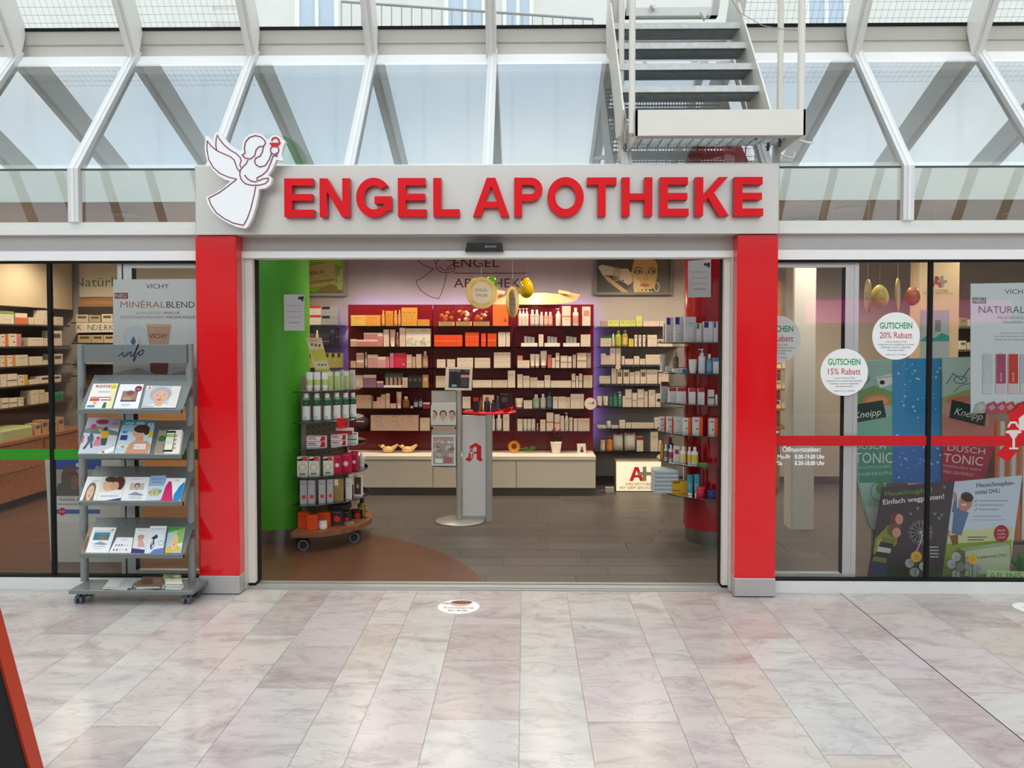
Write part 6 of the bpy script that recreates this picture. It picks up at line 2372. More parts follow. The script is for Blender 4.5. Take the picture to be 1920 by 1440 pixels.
tag(q.build('cloth_flower', MATTE, None, c_), 'crumpled red cloth flower on the podium top', 'decoration')

# ------------------------------------------------------------------ poster pole with leaflet holders
t_ = podium
yp = 6.95
x = XW(860, yp)
q = MB()
q.lathe([(.21, 0), (.215, .006), (.21, .014), (.03, .018), (0, .018)], (XW(862, yp), yp, 0), C('aaa59c'), 48, 1, .95)
q.build('base_plate', STEEL, t_)
q = MB()
q.tube((x, yp, .018), (x, yp, ZW(732, yp)), .024, C('b4b2aa'), n=18)
q.build('pole', STEEL, t_)
q = MB()
n_ = Vector((0, -1, .12)).normalized()
P_ = W(860, 731, yp - .03)
a = PL(q, P_, n_)
card(q, a, [(836, 688), (886, 689), (884, 732), (834, 731)], 'd8cdb8', .012)
fr_ = q.build('frame', PAINT, t_)
q = MB()
a = PL(q, P_, n_)
a.k = 3
a.poly([(842, 692), (881, 693), (879, 728), (841, 727)], '1e2024')
a.text('ANTI-AGE', 843, 696.5, 2.6, 'd8d8d8', 'l', fit=20)
a.text('NEU', 879, 697, 2.2, 'c89080', 'r', fit=7)
a.poly([(849, 704), (858, 704), (856, 720), (850, 720)], '0c0e14')
a.rect(847, 721, 856, 725, '9aa4b0')
a.rect(864, 703, 880, 708, 'd88a80')
for k in range(4):
    a.rect(864, 711 + 3.6 * k, 878, 712.5 + 3.6 * k, '6a5a60')
q.build('poster_print', PRINT, t_)
for py0, py1 in ((733, 800), (805, 876)):
    q = MB()
    p0, p1 = W(809, py1, yp - .02), W(855, py0, yp - .02)
    q.box(p0.x, p1.x, yp - .012, yp - .006, p0.z, p1.z, C('b8b4aa'))
    q.box(p0.x, p1.x, yp - .06, yp - .012, p0.z, p0.z + .006, C('b8b4aa'))
    q.box(p1.x - .002, x, yp - .012, yp, p0.z + .1, p0.z + .13, C('9a9892'))
    q.build('leaflet_holder', STEEL, t_)
q = MB()
a = PA(q, yp - .05)
card(q, a, [(809, 756), (855, 755), (855, 797), (808, 797)], 'dcd8cc', .025)
for k, fxx in enumerate((813, 831, 847)):
    a.face(fxx, 778, 8, 'd8b094', '6a4a38', False, 'e8e4dc', body=False)
a.rect(808, 760, 812, 796, 'dcd8cc')
a.rect(820, 764, 822, 796, 'e4e0d4')
a.rect(840, 764, 842, 796, 'e4e0d4')
tag(q.build('leaflet', PRINT, None, W(832, 797, yp - .04)), 'white leaflet with three small faces in the upper holder on the podium pole', 'leaflet')
q = MB()
a = PA(q, yp - .05)
card(q, a, [(809, 816), (854, 816), (854, 873), (809, 873)], 'e4e0d8', .025)
a.rect(812, 819, 851, 870, 'a8a098')
rr = random.Random(4)
for k in range(24):
    a.ell(rr.uniform(815, 848), rr.uniform(822, 860), rr.uniform(2, 6), rr.uniform(1.5, 4), rr.choice(['d8b8a8', '8a7a74', 'b8a8a0', 'c89a8a', '9a9490', 'e0d0c4']), 10)
a.rect(816, 860, 830, 868, 'f0ece4')
a.rect(833, 858, 847, 868, 'b86a70')
tag(q.build('leaflet', PRINT, None, W(832, 873, yp - .04)), 'colourful leaflet with small photos in the lower holder on the podium pole', 'leaflet')


def on_circle(cx, cy0, r):
    def f(px_):
        d = ray(px_, 635)
        dx, dy = d.x / d.y, 1.0
        A = dx * dx + 1
        B = -2 * (dx * cx + cy0)
        C_ = cx * cx + cy0 * cy0 - r * r
        q_ = B * B - 4 * A * C_
        return (-B - math.sqrt(q_)) / (2 * A) if q_ > 0 else cy0
    return f


# ------------------------------------------------------------------ rolling half-round display beside the green column
GX, GY = -1.725, 6.38
t_ = thing('rolling_display', 'half-round rolling display with glass shelves and walnut base beside the green column', 'display stand', (GX, GY, 0))


def half_disc(r, z0, z1, col, n=28, a0=-92, a1=62):
    q = MB()
    pts = [(GX + r * math.cos(math.radians(a0 + (a1 - a0) * i / n)), GY + r * math.sin(math.radians(a0 + (a1 - a0) * i / n)), z1) for i in range(n + 1)] + [(GX - .0, GY + r * .6, z1)]
    q.prism(pts, (0, 0, z0 - z1), col)
    return q


half_disc(.49, .115, .155, WHITE).build('base_board', WOOD_B, t_)
zi = .156
for a_, r_ in ((-82, .40), (-22, .42), (40, .40)):
    an = math.radians(a_)
    x, y = GX + r_ * math.cos(an), GY + r_ * math.sin(an)
    q = MB()
    q.tube((x, y - .018, .043), (x, y + .018, .043), .043, C('2a2a2c'), n=20)
    q.tube((x, y - .0185, .043), (x, y - .021, .043), .040, C('8a8c8c'), n=20)
    q.tube((x, y - .0212, .043), (x, y - .022, .043), .031, C('2a2a2c'), n=20)
    q.box(x - .012, x + .012, y - .01, y + .01, .05, .116, C('3a3a3a'))
    q.build('castor', PAINT, t_)
q = MB()
pb0, pb1 = Vector((-1.70, 6.12, 0)), Vector((-1.50, 6.66, 0))
dn = (pb1 - pb0).normalized()
nn = Vector((dn.y, -dn.x, 0)) * .012
GZT = ZW(706, 6.3)
q.prism([pb0 + Vector((0, 0, .155)), pb1 + Vector((0, 0, .155)), pb1 + Vector((0, 0, GZT)), pb0 + Vector((0, 0, GZT))], -nn, C('77716a'))
for k in range(24):
    for j in range(8):
        p = pb0.lerp(pb1, (j + .5) / 8) + Vector((0, 0, .2 + (GZT - .25) * k / 24)) + nn * .1
        q.add([p, p + dn * .02, p + dn * .02 + Vector((0, 0, .012)), p + Vector((0, 0, .012))], [(0, 1, 2, 3)], C('3a3632'))
q.build('perforated_back', STEEL, t_)
for p in (pb0, pb1):
    q = MB()
    q.box(p.x - .018, p.x + .018, p.y - .018, p.y + .018, .155, GZT + .01, C('8d877f'))
    q.build('post', STEEL, t_)
GS = [(732, .41, 'top'), (789, .43, 'second'), (838, .445, 'third'), (890, .455, 'fourth'), (942, .47, 'fifth')]
gz = []
for yy, r_, nm in GS:
    z = ZW(yy, GY - r_ + .12, 575)
    gz.append(z)
    half_disc(r_, z - .008, z, C('b8c8c0')).build('glass_shelf', G_SHELF, t_)
    q = MB()
    n = 20
    pts = [Vector((GX + r_ * math.cos(math.radians(-92 + 154 * i / n)), GY + r_ * math.sin(math.radians(-92 + 154 * i / n)), z - .004)) for i in range(n + 1)]
    q.path(pts, .0045, C('20302a'), 6)
    q.build('shelf_edge', GLOSS, t_)
go = lambda k: ('rolling display %s shelf' % GS[k][2], 6.2, gz[k])
gy = lambda k, s=.05: on_circle(GX, GY, GS[k][1] - s)
row(*go(0), [(572, 585, 698, 'tube', 'e6e8e0', 'b4cc68', 'first white green', 1, 'e8e8e2'), (586, 599, 698, 'tube', 'e6e8e0', 'b4cc68', 'second white green', 1, 'e8e8e2'), (601, 614, 698, 'tube', 'e8e9e2', 'b4cc68', 'third white green', 1, 'e8e8e2'), (615, 623, 697, 'box', 'b4c878', 'dce4c4', 'first slim green', 1, 'top'), (627, 636, 697, 'box', 'b8cc7c', 'dce4c4', 'second slim green', 1, 'top'), (637, 643, 694, 'box', 'b8b6b0', None, 'narrow grey', 1), (644, 653, 696, 'box', 'b4c878', 'dce4c4', 'third slim green', 1, 'top'), (655, 664, 694, 'box', 'c8c6c0', None, 'pale grey', 1)], .05, gy(0))
for k, (a_, c_) in enumerate(((564, 579), (584, 599), (604, 618), (622, 636), (639, 652), (653, 666))):
    row(*go(1), [(a_, c_, 738 - (1 if k > 2 else 0), 'kbtl', '6f9a80', None, '%s from left green and white tonic' % ORD[k], 1)], .05, gy(1))
row(*go(2), [(573, 609, 828, 'box', 'e4dcd8', 'c02030', 'lower front red white toothpaste', 1, 'tooth'), (573, 609, 818, 'box', 'e4dcd8', 'c02030', 'upper front red white toothpaste', 1, 'tooth', 828), (619, 648, 826, 'box', 'e4dcd8', 'c02030', 'lower middle toothpaste', 1, 'tooth'), (619, 648, 815, 'box', 'e4dcd8', 'c02030', 'upper middle toothpaste', 1, 'tooth', 826), (649, 668, 823, 'box', 'dfe4e0', '2a8a80', 'lower teal ended', 1, 'top'), (649, 668, 812, 'box', 'dfe4e0', '2a8a80', 'upper teal ended', 1, 'top', 823)], .05, gy(2, .06))
row('on toothpaste, rolling display third shelf', 6.2, gz[2], [(628, 660, 803, 'box', 'e4dcd4', 'b83038', 'topmost red white', 1, 'low', 815)], .05, on_circle(GX, GY, .36))
row(*go(3), [(555, 575, 857, 'box', 'dcdad0', None, 'first fruit printed', 1, 'fruit'), (577, 596, 857, 'box', 'dcdad0', None, 'second fruit printed', 1, 'fruit'), (604, 622, 857, 'box', 'dcdad0', None, 'third fruit printed', 1, 'fruit'), (623, 638, 853, 'box', 'b8183c', None, 'first crimson flower', 1, 'flower'), (638, 656, 850, 'box', 'c01c40', None, 'second crimson flower', 1, 'flower'), (656, 669, 847, 'box', 'b8183c', None, 'third crimson flower', 1, 'flower'), (670, 681, 846, 'pump', 'e4e2dc', 'd8d6d0', 'white', 1)], .05, gy(3))
row(*go(4), [(560, 573, 901, 'box', 'b4b0b2', None, 'first red stickered grey', 1, 'sq'), (575, 588, 901, 'box', 'b4b0b2', None, 'second red stickered grey', 1, 'sq'), (595, 607, 900, 'box', 'b8b4b4', None, 'third red stickered grey', 1, 'sq'), (611, 622, 899, 'box', 'b4b0b2', None, 'fourth red stickered grey', 1, 'sq'), (624, 640, 898, 'box', '9a7e44', 'e8dcc0', 'gold', 1, 'corner'), (646, 657, 896, 'box', 'd8d2c6', None, 'plain white', 1), (661, 677, 893, 'box', 'd8d2c8', '4a3424', 'brown leaf', 1, 'leaf')], .05, gy(4))
gb = on_circle(GX, GY, .43)
gb2 = on_circle(GX, GY, .36)
row('rolling display base', 6.0, zi, [(556, 576, 961, 'box', 'e04c14', 'c83c0c', 'back left orange', 1), (594, 616, 961, 'box', 'e04c14', 'c83c0c', 'wide right orange', 1), (617, 640, 981, 'box', '4a3e38', '2e2622', 'lower brown black', 1, 'label'), (617, 640, 957, 'box', '3a302c', 'e0382c', 'upper black red dotted', 1, 'dot', 981), (640, 655, 957, 'box', '3a302c', 'e0382c', 'second upper black', 1, 'dot', 982), (656, 678, 956, 'box', '1c1a1c', 'e0382c', 'square black red dotted', 1, 'dot')], .045, gb2)
row('rolling display base', 6.0, zi, [(573, 592, 966, 'box', 'e4501a', 'c83c0c', 'front orange', 1), (593, 609, 978, 'jar', 'e4e0d6', 'd8d4ca', 'white oval', 1), (640, 660, 981, 'jar', 'a89c90', '8a6a60', 'glass candle', 1), (680, 688, 952, 'btl', '8a6a28', 'b89040', 'gold', 1, 'c8a050')], .06, gb)
# black case and gold bottle behind
q = MB()
p = W(634, 957, gb2(634))
q.bbox(p.x - .09, p.x + .08, p.y + .01, p.y + .12, p.z + .0015, p.z + .045, C('2a2626'), .008)
q.path([(p.x - .03, p.y + .06, p.z + .045), (p.x - .03, p.y + .06, p.z + .07), (p.x + .04, p.y + .06, p.z + .07), (p.x + .04, p.y + .06, p.z + .045)], .006, C('2a2626'))
tag(q.build('black_case', PAINT, None, p), 'black handled case on top of the dark cartons, rolling display base', 'case')
row('rolling display base behind black carton', 6.0, zi, [(667, 684, 936, 'btl', '7a6838', 'a89050', 'large gold', 1, '2a2626')], .06, on_circle(GX, GY, .22))
q = MB()
P_ = W(606, 732, 6.2)
n_ = Vector((0, -1, .15)).normalized()
a = PL(q, P_, n_)
card(q, a, [(573, 633), (602, 633), (619, 697), (592, 697)], 'e0d8b0', .004)
for k in range(3):
    a.ell(585 + 6 * k + k, 646 + k, 2.2, 3, '8a5a58')
a.poly([(582, 656), (608, 654), (614, 675), (588, 677)], 'd8c850')
for k in range(3):
    a.ell(598 + 6 * k, 684, 2.4, 1.5, '7a5a60')
a.text('Aktion', 588, 640, 3, 'c83a30', fit=14)
a.poly([(591, 692), (617, 692), (619, 697), (592, 697)], 'd0b840')
P2 = W(606, 697, 6.2)
q.tube((P2.x, 6.2, gz[0] + .0005), (P2.x, 6.2, P2.z), .004, C('9a9a94'), n=6)
tag(q.build('price_flyer', PRINT, None, (P2.x, 6.2, gz[0])), 'yellow price flyer leaning above the rolling display', 'flyer')
q = MB()
a = PA(q, 5.99)
card(q, a, [(631, 784), (650, 784), (649, 803), (632, 804)], 'dc1420', .002)
a.text('1,99', 641, 799, 6, '7a0810', fit=14)
a.text('SALE', 641, 790, 3.4, '7a0810', fit=13)
P = W(640, 789, 6.0)
q.box(P.x - .008, P.x + .008, 5.9925, 6.02, W(640, 784, 5.99).z - .002, gz[1] - .0085, C('d0d0d0'))
tag(q.build('price_sign', PRINT, None, P), 'red price sign hanging from the second shelf of the rolling display', 'price sign')

# ------------------------------------------------------------------ round glass shelves around the red column
CX, CY_ = 1.53, 6.38
RR = .47
cz = []
CN = ['top', 'second', 'third', 'fourth', 'fifth', 'lowest']
cyf = on_circle(CX, CY_, RR - .06)
cyb = on_circle(CX, CY_, RR - .15)
for k, z in enumerate((1.572, 1.34, 1.107, .875, .646, .405)):
    t_ = thing('round_shelf', '%s round glass shelf around the red column' % CN[k], 'shelf', (CX, CY_, z))
    q = MB()
    n = 48
    ps, fs = [], []
    for r_, zz_ in ((.262, z), (RR, z), (RR, z - .01), (.262, z - .01)):
        for i in range(n):
            an = 2 * math.pi * i / n
            ps.append((CX + r_ * math.cos(an), CY_ + r_ * math.sin(an), zz_))
    for m_ in range(4):
        for i in range(n):
            j = (i + 1) % n
            fs.append((m_ * n + i, m_ * n + j, ((m_ + 1) % 4) * n + j, ((m_ + 1) % 4) * n + i))
    q.add(ps, fs, WHITE)
    q.build('glass_disc', G_SHELF, t_)
    q = MB()
    q.path([Vector((CX + RR * math.cos(2 * math.pi * i / 40), CY_ + RR * math.sin(2 * math.pi * i / 40), z - .005)) for i in range(41)], .0052, C('1c2622'), 6)
    q.build('dark_rim', GLOSS, t_)
    cz.append(z + .0006)
co_ = lambda k: ('red column %s shelf' % CN[k], 6.0, cz[k])
BW = 'd2d2d4'
row(*co_(0), [(1244, 1249, 606, 'box', BW, None, 'slim white', 1), (1249, 1264, 595, 'box', BW, '34348e', 'first blue cornered', 1, 'corner'), (1265, 1282, 594, 'box', BW, '34348e', 'second blue cornered', 1, 'corner'), (1284, 1305, 594, 'box', 'cfcfd1', '44444e', 'broad white', 1), (1306, 1316, 606, 'box', BW, '1f8a50', 'green cornered', 1, 'corner'), (1319, 1337, 603, 'box', 'd4d4d8', '2c2c92', 'large blue labelled', 1, 'corner'), (1338, 1346, 603, 'box', BW, '34348e', 'third blue cornered', 1, 'corner')], .07, cyf)
row(*co_(1), [(1238, 1249, 664, 'tube', 'c8c8c6', 'd4d4d2', 'grey white', 1), (1249, 1262, 688, 'box', 'd4d4d2', None, 'flat white', 1), (1263, 1290, 692, 'box', 'd6d6d6', '3a7ab0', 'lying white blue', 1, 'side'), (1293, 1309, 674, 'tube', 'dcdcda', 'd4d8d8', 'white', 1, 'e4e2de'), (1311, 1325, 654, 'pump', 'd8dcde', 'c8d8e4', 'white and blue', 1), (1326, 1337, 664, 'btl', '4a90b4', '6aa8c4', 'blue', 1, 'e4e4e2'), (1338, 1348, 671, 'box', 'd4d8da', '3a88b0', 'white blue topped', 1, 'top')], .06, cyf)
row(*co_(1), [(1262, 1274, 660, 'btl', '8a6a5a', 'a08070', 'brownish', 1, 'b8b4ac')], .06, cyb)
row(*co_(2), [(1240, 1254, 716, 'box', 'bebcb8', '7a2a30', 'tall grey', 1, 'top'), (1255, 1270, 727, 'box', 'd2d0ce', 'a82c34', 'first red topped', 1, 'top'), (1271, 1287, 727, 'box', 'd2d0ce', 'a82c34', 'second red topped', 1, 'top'), (1293, 1305, 728, 'box', 'd4d2d0', 'a82c34', 'third red topped', 1, 'top'), (1310, 1322, 728, 'box', 'd4d2d0', 'a82c34', 'fourth red topped', 1, 'top'), (1329, 1340, 731, 'box', 'd0d2d0', '2a3a3a', 'black banded', 1, 'band'), (1342, 1347, 740, 'cyl', 'd0d0ce', None, 'thin white', 1)], .06, cyf)
row(*co_(3), [(1238, 1251, 782, 'box', 'cfcdc9', 'e0591c', 'first orange striped', 1, 'side'), (1252, 1266, 782, 'box', 'd2d0cc', 'e0591c', 'second orange striped', 1, 'side'), (1266, 1280, 782, 'box', 'c8c6c2', None, 'plain grey', 1), (1282, 1297, 784, 'box', 'd4d2ce', 'e0591c', 'third orange striped', 1, 'side'), (1301, 1319, 783, 'box', 'd4d2ce', 'e0591c', 'wide orange striped', 1, 'side'), (1331, 1347, 785, 'box', 'd4d2ce', 'e0591c', 'last orange striped', 1, 'side')], .06, cyf)
row(*co_(4), [(1240, 1247, 822, 'btl', 'c87818', 'c88420', 'orange red capped', 1, 'b01820'), (1247, 1255, 834, 'btl', 'd8d6d2', '5a7a68', 'first white roll-on', 1, 'e4e2de'), (1256, 1264, 835, 'btl', 'd8d6d2', 'b83a48', 'second white roll-on', 1, 'e4e2de'), (1265, 1276, 837, 'box', 'd6d4d2', 'b83050', 'white pink labelled', 1, 'label'), (1278, 1290, 838, 'btl', 'dedcd6', 'd8d070', 'first white yellow', 1, 'e6e4de'), (1291, 1299, 838, 'btl', 'dedcd6', 'd8b850', 'second white yellow', 1, 'e6e4de'), (1299, 1312, 839, 'btl', 'e0deda', 'd8c850', 'third white yellow', 1, 'e6e4de'), (1313, 1328, 869, 'box', '6aa048', 'a8c890', 'flat green', 1), (1338, 1346, 869, 'box', 'a83048', 'd8a0a8', 'tiny red', 1)], .06, cyf)
row(*co_(4), [(1252, 1265, 821, 'btl', '2a3a7a', '4a5a9a', 'blue', 1, '8a2030')], .06, cyb)
row(*co_(5), [(1262, 1291, 919, 'box', 'd8a028', '6a7a2a', 'lower yellow tea', 1, 'corner'), (1262, 1291, 902, 'box', 'd8a028', '6a7a2a', 'upper yellow tea', 1, 'corner', 919), (1291, 1303, 891, 'tube', '2a96a8', '48a8b4', 'turquoise', 1, 'e0e0dc'), (1304, 1315, 890, 'tube', '2a96a8', '48a8b4', 'second turquoise', 1, 'e0e0dc'), (1307, 1327, 914, 'jar', 'c01a28', 'd83038', 'red', 1), (1329, 1346, 920, 'jar', '1c2a6a', '2c3a88', 'dark blue', 1)], .06, cyf)
for k in range(6):
    p = W(1243, 924, 6.25)
    q = MB()
    q.bbox(p.x - .085, p.x + .11, 6.16, 6.32, cz[5] + .031 * k + .0005, cz[5] + .031 * k + .029, C('b4c0c4'), .008)
    a = Art(q, lambda u, v: Vector((p.x - .07 + u * .16, 6.159, cz[5] + .031 * k + v * .029)), (0, -1, 0))
    a.rect(0, .35, 1, .65, 'd4d8d8')
    tag(q.build('soft_pack', PAINT, None, (p.x, 6.24, cz[5] + .031 * k)), '%s of six pale blue soft packs piled on the red column lowest shelf, from below' % ORD[k], 'pack', 'pile of pale blue soft packs')

# ------------------------------------------------------------------ behind the left window
XS = -4.95


def side_y(px_, X=XS):
    d = ray(px_, 635)
    return X * d.y / d.x


q = MB()
q.box(-5.6, XS - .05, 6.2, 8.78, 1.92, 2.6, C('cdbb98'))
struct(q.build('wall_bulkhead', PAINT), 'beige bulkhead above the medicine shelves on the left')
q = MB()
q.box(XS - .30, XS - .26, 7.1, 8.66, .66, 1.92, C('5a4e42'))
tag(q.build('shelf_back_panel', PAINT, None, (XS - .28, 7.5, .66)), 'dark brown back panel of the medicine shelves behind the left window', 'wall panel')
ls = []
for k, z in enumerate((1.742, 1.526, 1.332, 1.140, .938, .79)):
    ls.append(z)
    if k < 5:
        shelf(XS - .255, XS, 7.15, 8.64, z, '%s medicine shelf on the side wall behind the left window' % ORD[k], PAINT, .015, 'medicine_shelf', '4a3f36')
SROWS = [
    [(1, 28, 583, 'd8cfae', '8a9a4a', 'top', 'large green topped'), (30, 53, 587, 'dccfb4', 'd06a40', 'low', 'orange white'), (55, 65, 596, 'd8ccb4', None, None, 'small cream'), (66, 83, 595, 'dccdb0', None, None, 'middle cream'), (84, 101, 582, 'd8cbb2', None, None, 'tall cream'), (104, 120, 594, 'd4c6aa', None, None, 'end cream')],
    [(1, 16, 627, 'dcd0b8', 'd8702a', 'side', 'orange striped'), (17, 41, 626, 'dcd0b8', 'c87a80', 'side', 'pink ended'), (53, 82, 633, 'd8cab0', None, None, 'long cream'), (83, 95, 634, 'd4c8b0', None, None, 'short cream'), (99, 117, 620, 'd8cbb2', '6a5a4a', 'label', 'labelled tall')],
    [(1, 13, 667, 'd8ccb4', 'd88a3a', 'side', 'first orange edged'), (14, 28, 667, 'dccfb8', 'd88a3a', 'side', 'second orange edged'), (29, 53, 666, 'd0c4a8', None, None, 'wide cream'), (55, 80, 669, 'd4c6ac', None, None, 'patterned'), (81, 94, 676, 'd8cab0', None, None, 'low cream'), (100, 118, 664, 'd4c8b0', '5a4a3a', 'label', 'dark labelled')],
    [(1, 12, 703, 'dccfb8', None, None, 'first tall cream'), (13, 32, 702, 'dccfb8', '6a5a4a', 'band', 'second tall cream'), (33, 52, 704, 'd8ccb2', 'd8a050', 'side', 'curved orange'), (54, 74, 713, 'd8cab0', None, None, 'flat cream'), (75, 95, 706, 'd8cab0', '3a3468', 'label', 'blue labelled'), (100, 114, 704, 'd4c6b0', '5a3a6a', 'label', 'purple labelled')],
    [(2, 15, 748, 'd8ccb2', '4a4038', 'band', 'first dark banded'), (16, 31, 748, 'd8ccb2', '4a4038', 'band', 'second dark banded'), (33, 49, 747, 'd8ccb2', '4a4038', 'side', 'dark edged'), (57, 72, 733, 'd4c4a4', None, None, 'tall tan'), (73, 83, 732, 'd0c0a0', None, None, 'narrow tan'), (84, 94, 737, 'd4c6aa', None, None, 'short tan'), (102, 109, 737, '2f7a58', '4a9a78', 'top', 'first green'), (110, 118, 735, '2f7a58', '4a9a78', 'top', 'second green')],
]
for k, r_ in enumerate(SROWS):
    for a_, c_, yt, col, c2, art, wds in r_:
        y0, y1 = side_y(a_), side_y(c_)
        ym = (y0 + y1) / 2
        h = EYE + (635 - yt) / F * ym * 1.0 - ls[k]
        wd = abs(y1 - y0) - .004
        d_ = .11
        product('box', XS - .005 - d_ / 2, ym - d_ / 2, ls[k] + .0006, wd, max(h, .02), d_, col, c2, '%s medicine carton, left side wall %s shelf' % (wds, ORD[k]), 'carton', None, math.pi / 2, art)
t_ = thing('drawer_counter', 'reddish wooden drawer counter under the medicine shelves on the left', 'counter', (-5.1, 7.4, 0))
q = MB()
q.bbox(-5.59, -4.78, 6.2, 8.62, .09, .62, WHITE, .01)
q.build('carcass', WOOD_C, t_)
q = MB()
q.bbox(-5.59, -4.75, 6.19, 8.63, .62, .655, WHITE, .006)
q.build('top', WOOD_C, t_)
for k in range(3):
    q = MB()
    q.bbox(-4.779, -4.765, 6.25 + .8 * k, 7.0 + .8 * k, .36, .60, WHITE, .003)
    q.build('drawer', WOOD_C, t_)
q = MB()
q.box(-5.55, -4.86, 6.25, 8.6, 0, .09, C('2e2620'))
q.build('toe_kick', PAINT, t_)
q = MB()
q.bbox(-5.1, -4.8, side_y(0, -4.8), side_y(60, -4.8), .656, .76, C('a8b078'), .02)
tag(q.build('wrapped_pack', PAINT, None, (-4.95, 7.3, .656)), 'pale green wrapped pack lying on the wooden counter', 'pack')
for k, (a_, c_, cc) in enumerate(((62, 74, 'c8a070'), (76, 88, 'b8906a'), (92, 104, 'c8a880'), (106, 118, 'b09070'))):
    y0, y1 = side_y(a_, -4.8), side_y(c_, -4.8)
    product('box', -4.85, (y0 + y1) / 2 - .05, .6562, abs(y1 - y0) - .01, .11 + .02 * (k % 2), .1, cc, '5a4a6a', '%s from left of four small tan cartons on the wooden counter' % ORD[k], 'carton', 'tan cartons on the wooden counter', math.pi / 2, 'label')
# veneered back wall with niche
q = MB()
q.box(-4.93, -2.4, 8.82, YB - .001, .0, ZW(556, 8.82), WHITE)
struct(q.build('wall_veneer', WOOD_P), 'oak veneered wall panel at the back left')
q = MB()
q.box(-4.93, -2.4, 8.80, YB - .001, ZW(556, 8.80), 2.6, C('d2c8b0'))
hd = struct(q.build('wall_header', PAINT), 'pale header above the veneered wall')
q = MB()
a = PA(q, 8.798)
a.text('Natürlich', 138, 537, 17, '5a6a48', 'l', fit=108)
tag(q.build('wall_lettering', PRINT, None, W(180, 537, 8.798)), 'green-grey lettering on the pale header behind the left window', 'lettering')
t_ = thing('wall_niche', 'dark shelf niche with cartons in the veneered wall behind the left window', 'shelf', W(180, 700, 8.7))
q = MB()
p0, p1 = W(135, 705, 8.66), W(262, 574, 8.66)
q.box(p0.x, p1.x, 8.80, 8.819, p0.z, p1.z, C('3a2c24'))
q.build('niche_back', PAINT, t_)
for yy in (604, 643, 683, 705):
    q = MB()
    z = ZW(yy, 8.66)
    q.box(p0.x, p1.x, 8.66, 8.80, z - .012, z, C('2e241e'))
    q.build('niche_shelf', PAINT, t_)
q = MB()
a = PA(q, 8.655)
card(q, a, [(143, 605), (262, 605), (262, 622), (143, 624)], 'd8ccb4', .004)
for k, (s, cc) in enumerate(zip('KINDERKARTE', ('8a2a2a', 'e0d0b0', '5a6a8a', '5a8a5a', '3a6a5a', '3a5a8a', '7a4a6a', '8a2a2a', '5a6a8a', '5a8a5a', '8a2a2a'))):
    a.text(s, 149 + 10 * k, 619, 10, cc, 'c')
q.build('niche_sign', PRINT, t_)
for k, (x0, x1, yb_, yt, cc) in enumerate(((143, 166, 604, 590, 'd0bc98'), (168, 189, 604, 591, 'b8a484'), (191, 212, 604, 589, 'd4c2a0'), (146, 171, 643, 628, 'b8a078'), (172, 194, 643, 628, 'c0a880'), (195, 214, 643, 628, 'c8b088'), (150, 171, 683, 677, 'c8b090'), (172, 192, 683, 677, 'c0a888'), (193, 214, 683, 677, 'c8b090'))):
    nmx = ('upper', 'middle', 'lowest')[k // 3]
    z = ZW(yb_, 8.66)
    row('%s niche shelf behind the left window' % nmx, 8.68, z, [(x0, x1, yt, 'box', cc, '5a5040', '%s from left tan' % ORD[k % 3], 1, 'label')], .08)
# white cardboard floor display near the window
t_ = thing('cardboard_display', 'white cardboard floor display with a warning poster behind the left window', 'display', W(150, 1063, 5.62))
q = MB()
f4 = [W(96, 1063, 5.62), W(230, 1060, 5.62), W(234, 862, 5.62), W(84, 862, 5.62)]
f4 = [Vector((p.x, p.y, max(p.z, .005))) for p in f4]
q.prism(f4, (0, .3, 0), C('d4d0c4'))
q.build('display_box', PRINT, t_)
q = MB()
a = PA(q, 5.6195, .0004)
a.rect(105, 862, 190, 978, 'dedad0')
a.rect(105, 862, 190, 880, '24489a')
a.ell(146, 872, 4, 4, 'd0d4e0')
a.rect(105, 880, 190, 930, 'a8a49a')
a.ell(131, 895, 16, 22, '6a4a38')
a.poly([(105, 930), (108, 908), (126, 900), (150, 912), (156, 930)], '5a584c')
a.ell(140, 905, 8, 14, '8a6048')
a.line([(128, 889), (146, 889)], 1.2, '2a2420')
a.text('Vorsicht, Ansteckung!', 110, 939, 6, '4a4a44', 'l', fit=78)
a.rect(108, 944, 172, 946, '9a988e')
a.rect(107, 955, 188, 963, '3a62a8')
a.poly([(117 + 7.5 * math.cos(math.radians(22.5 + 45 * k)), 959 + 7.5 * math.sin(math.radians(22.5 + 45 * k))) for k in range(8)], 'b82028')
a.text('STOP', 117, 961, 3.6, 'e8e0d8', fit=11)
q.build('warning_poster', PRINT, t_)
q = MB()
rr = random.Random(3)
pb = W(205, 866, 5.8)
q.tube((pb.x, 5.8, .755), (pb.x, 5.8, .86), .05, C('7a6a58'), n=14)
for k in range(40):
    an, r_, hh = rr.uniform(0, 6.28), rr.uniform(0, .05), rr.uniform(.86, .98)
    b_ = Vector((pb.x + r_ * math.cos(an), 5.8 + r_ * math.sin(an), hh))
    d = Vector((math.cos(an) * .05, math.sin(an) * .05, .03))
    s_ = Vector((-math.sin(an), math.cos(an), 0)) * .012
    q.add([b_, b_ + d * .5 + s_, b_ + d, b_ + d * .5 - s_], [(0, 1, 2, 3)], C(rr.choice(['3a6a30', '4a7a38', '2f5a28'])))
tag(q.build('pot_plant', MATTE, None, (pb.x, 5.8, .755)), 'small green plant on top of the white cardboard display', 'plant')


def window_poster(name, quad, Y, base, art, label, t=.003):
    q = MB()
    a = PA(q, Y)
    card(q, a, quad, base, t)
    art(a)
    return tag(q.build(name, PRINT, None, W(quad[3][0], quad[3][1], Y)), label, 'poster')


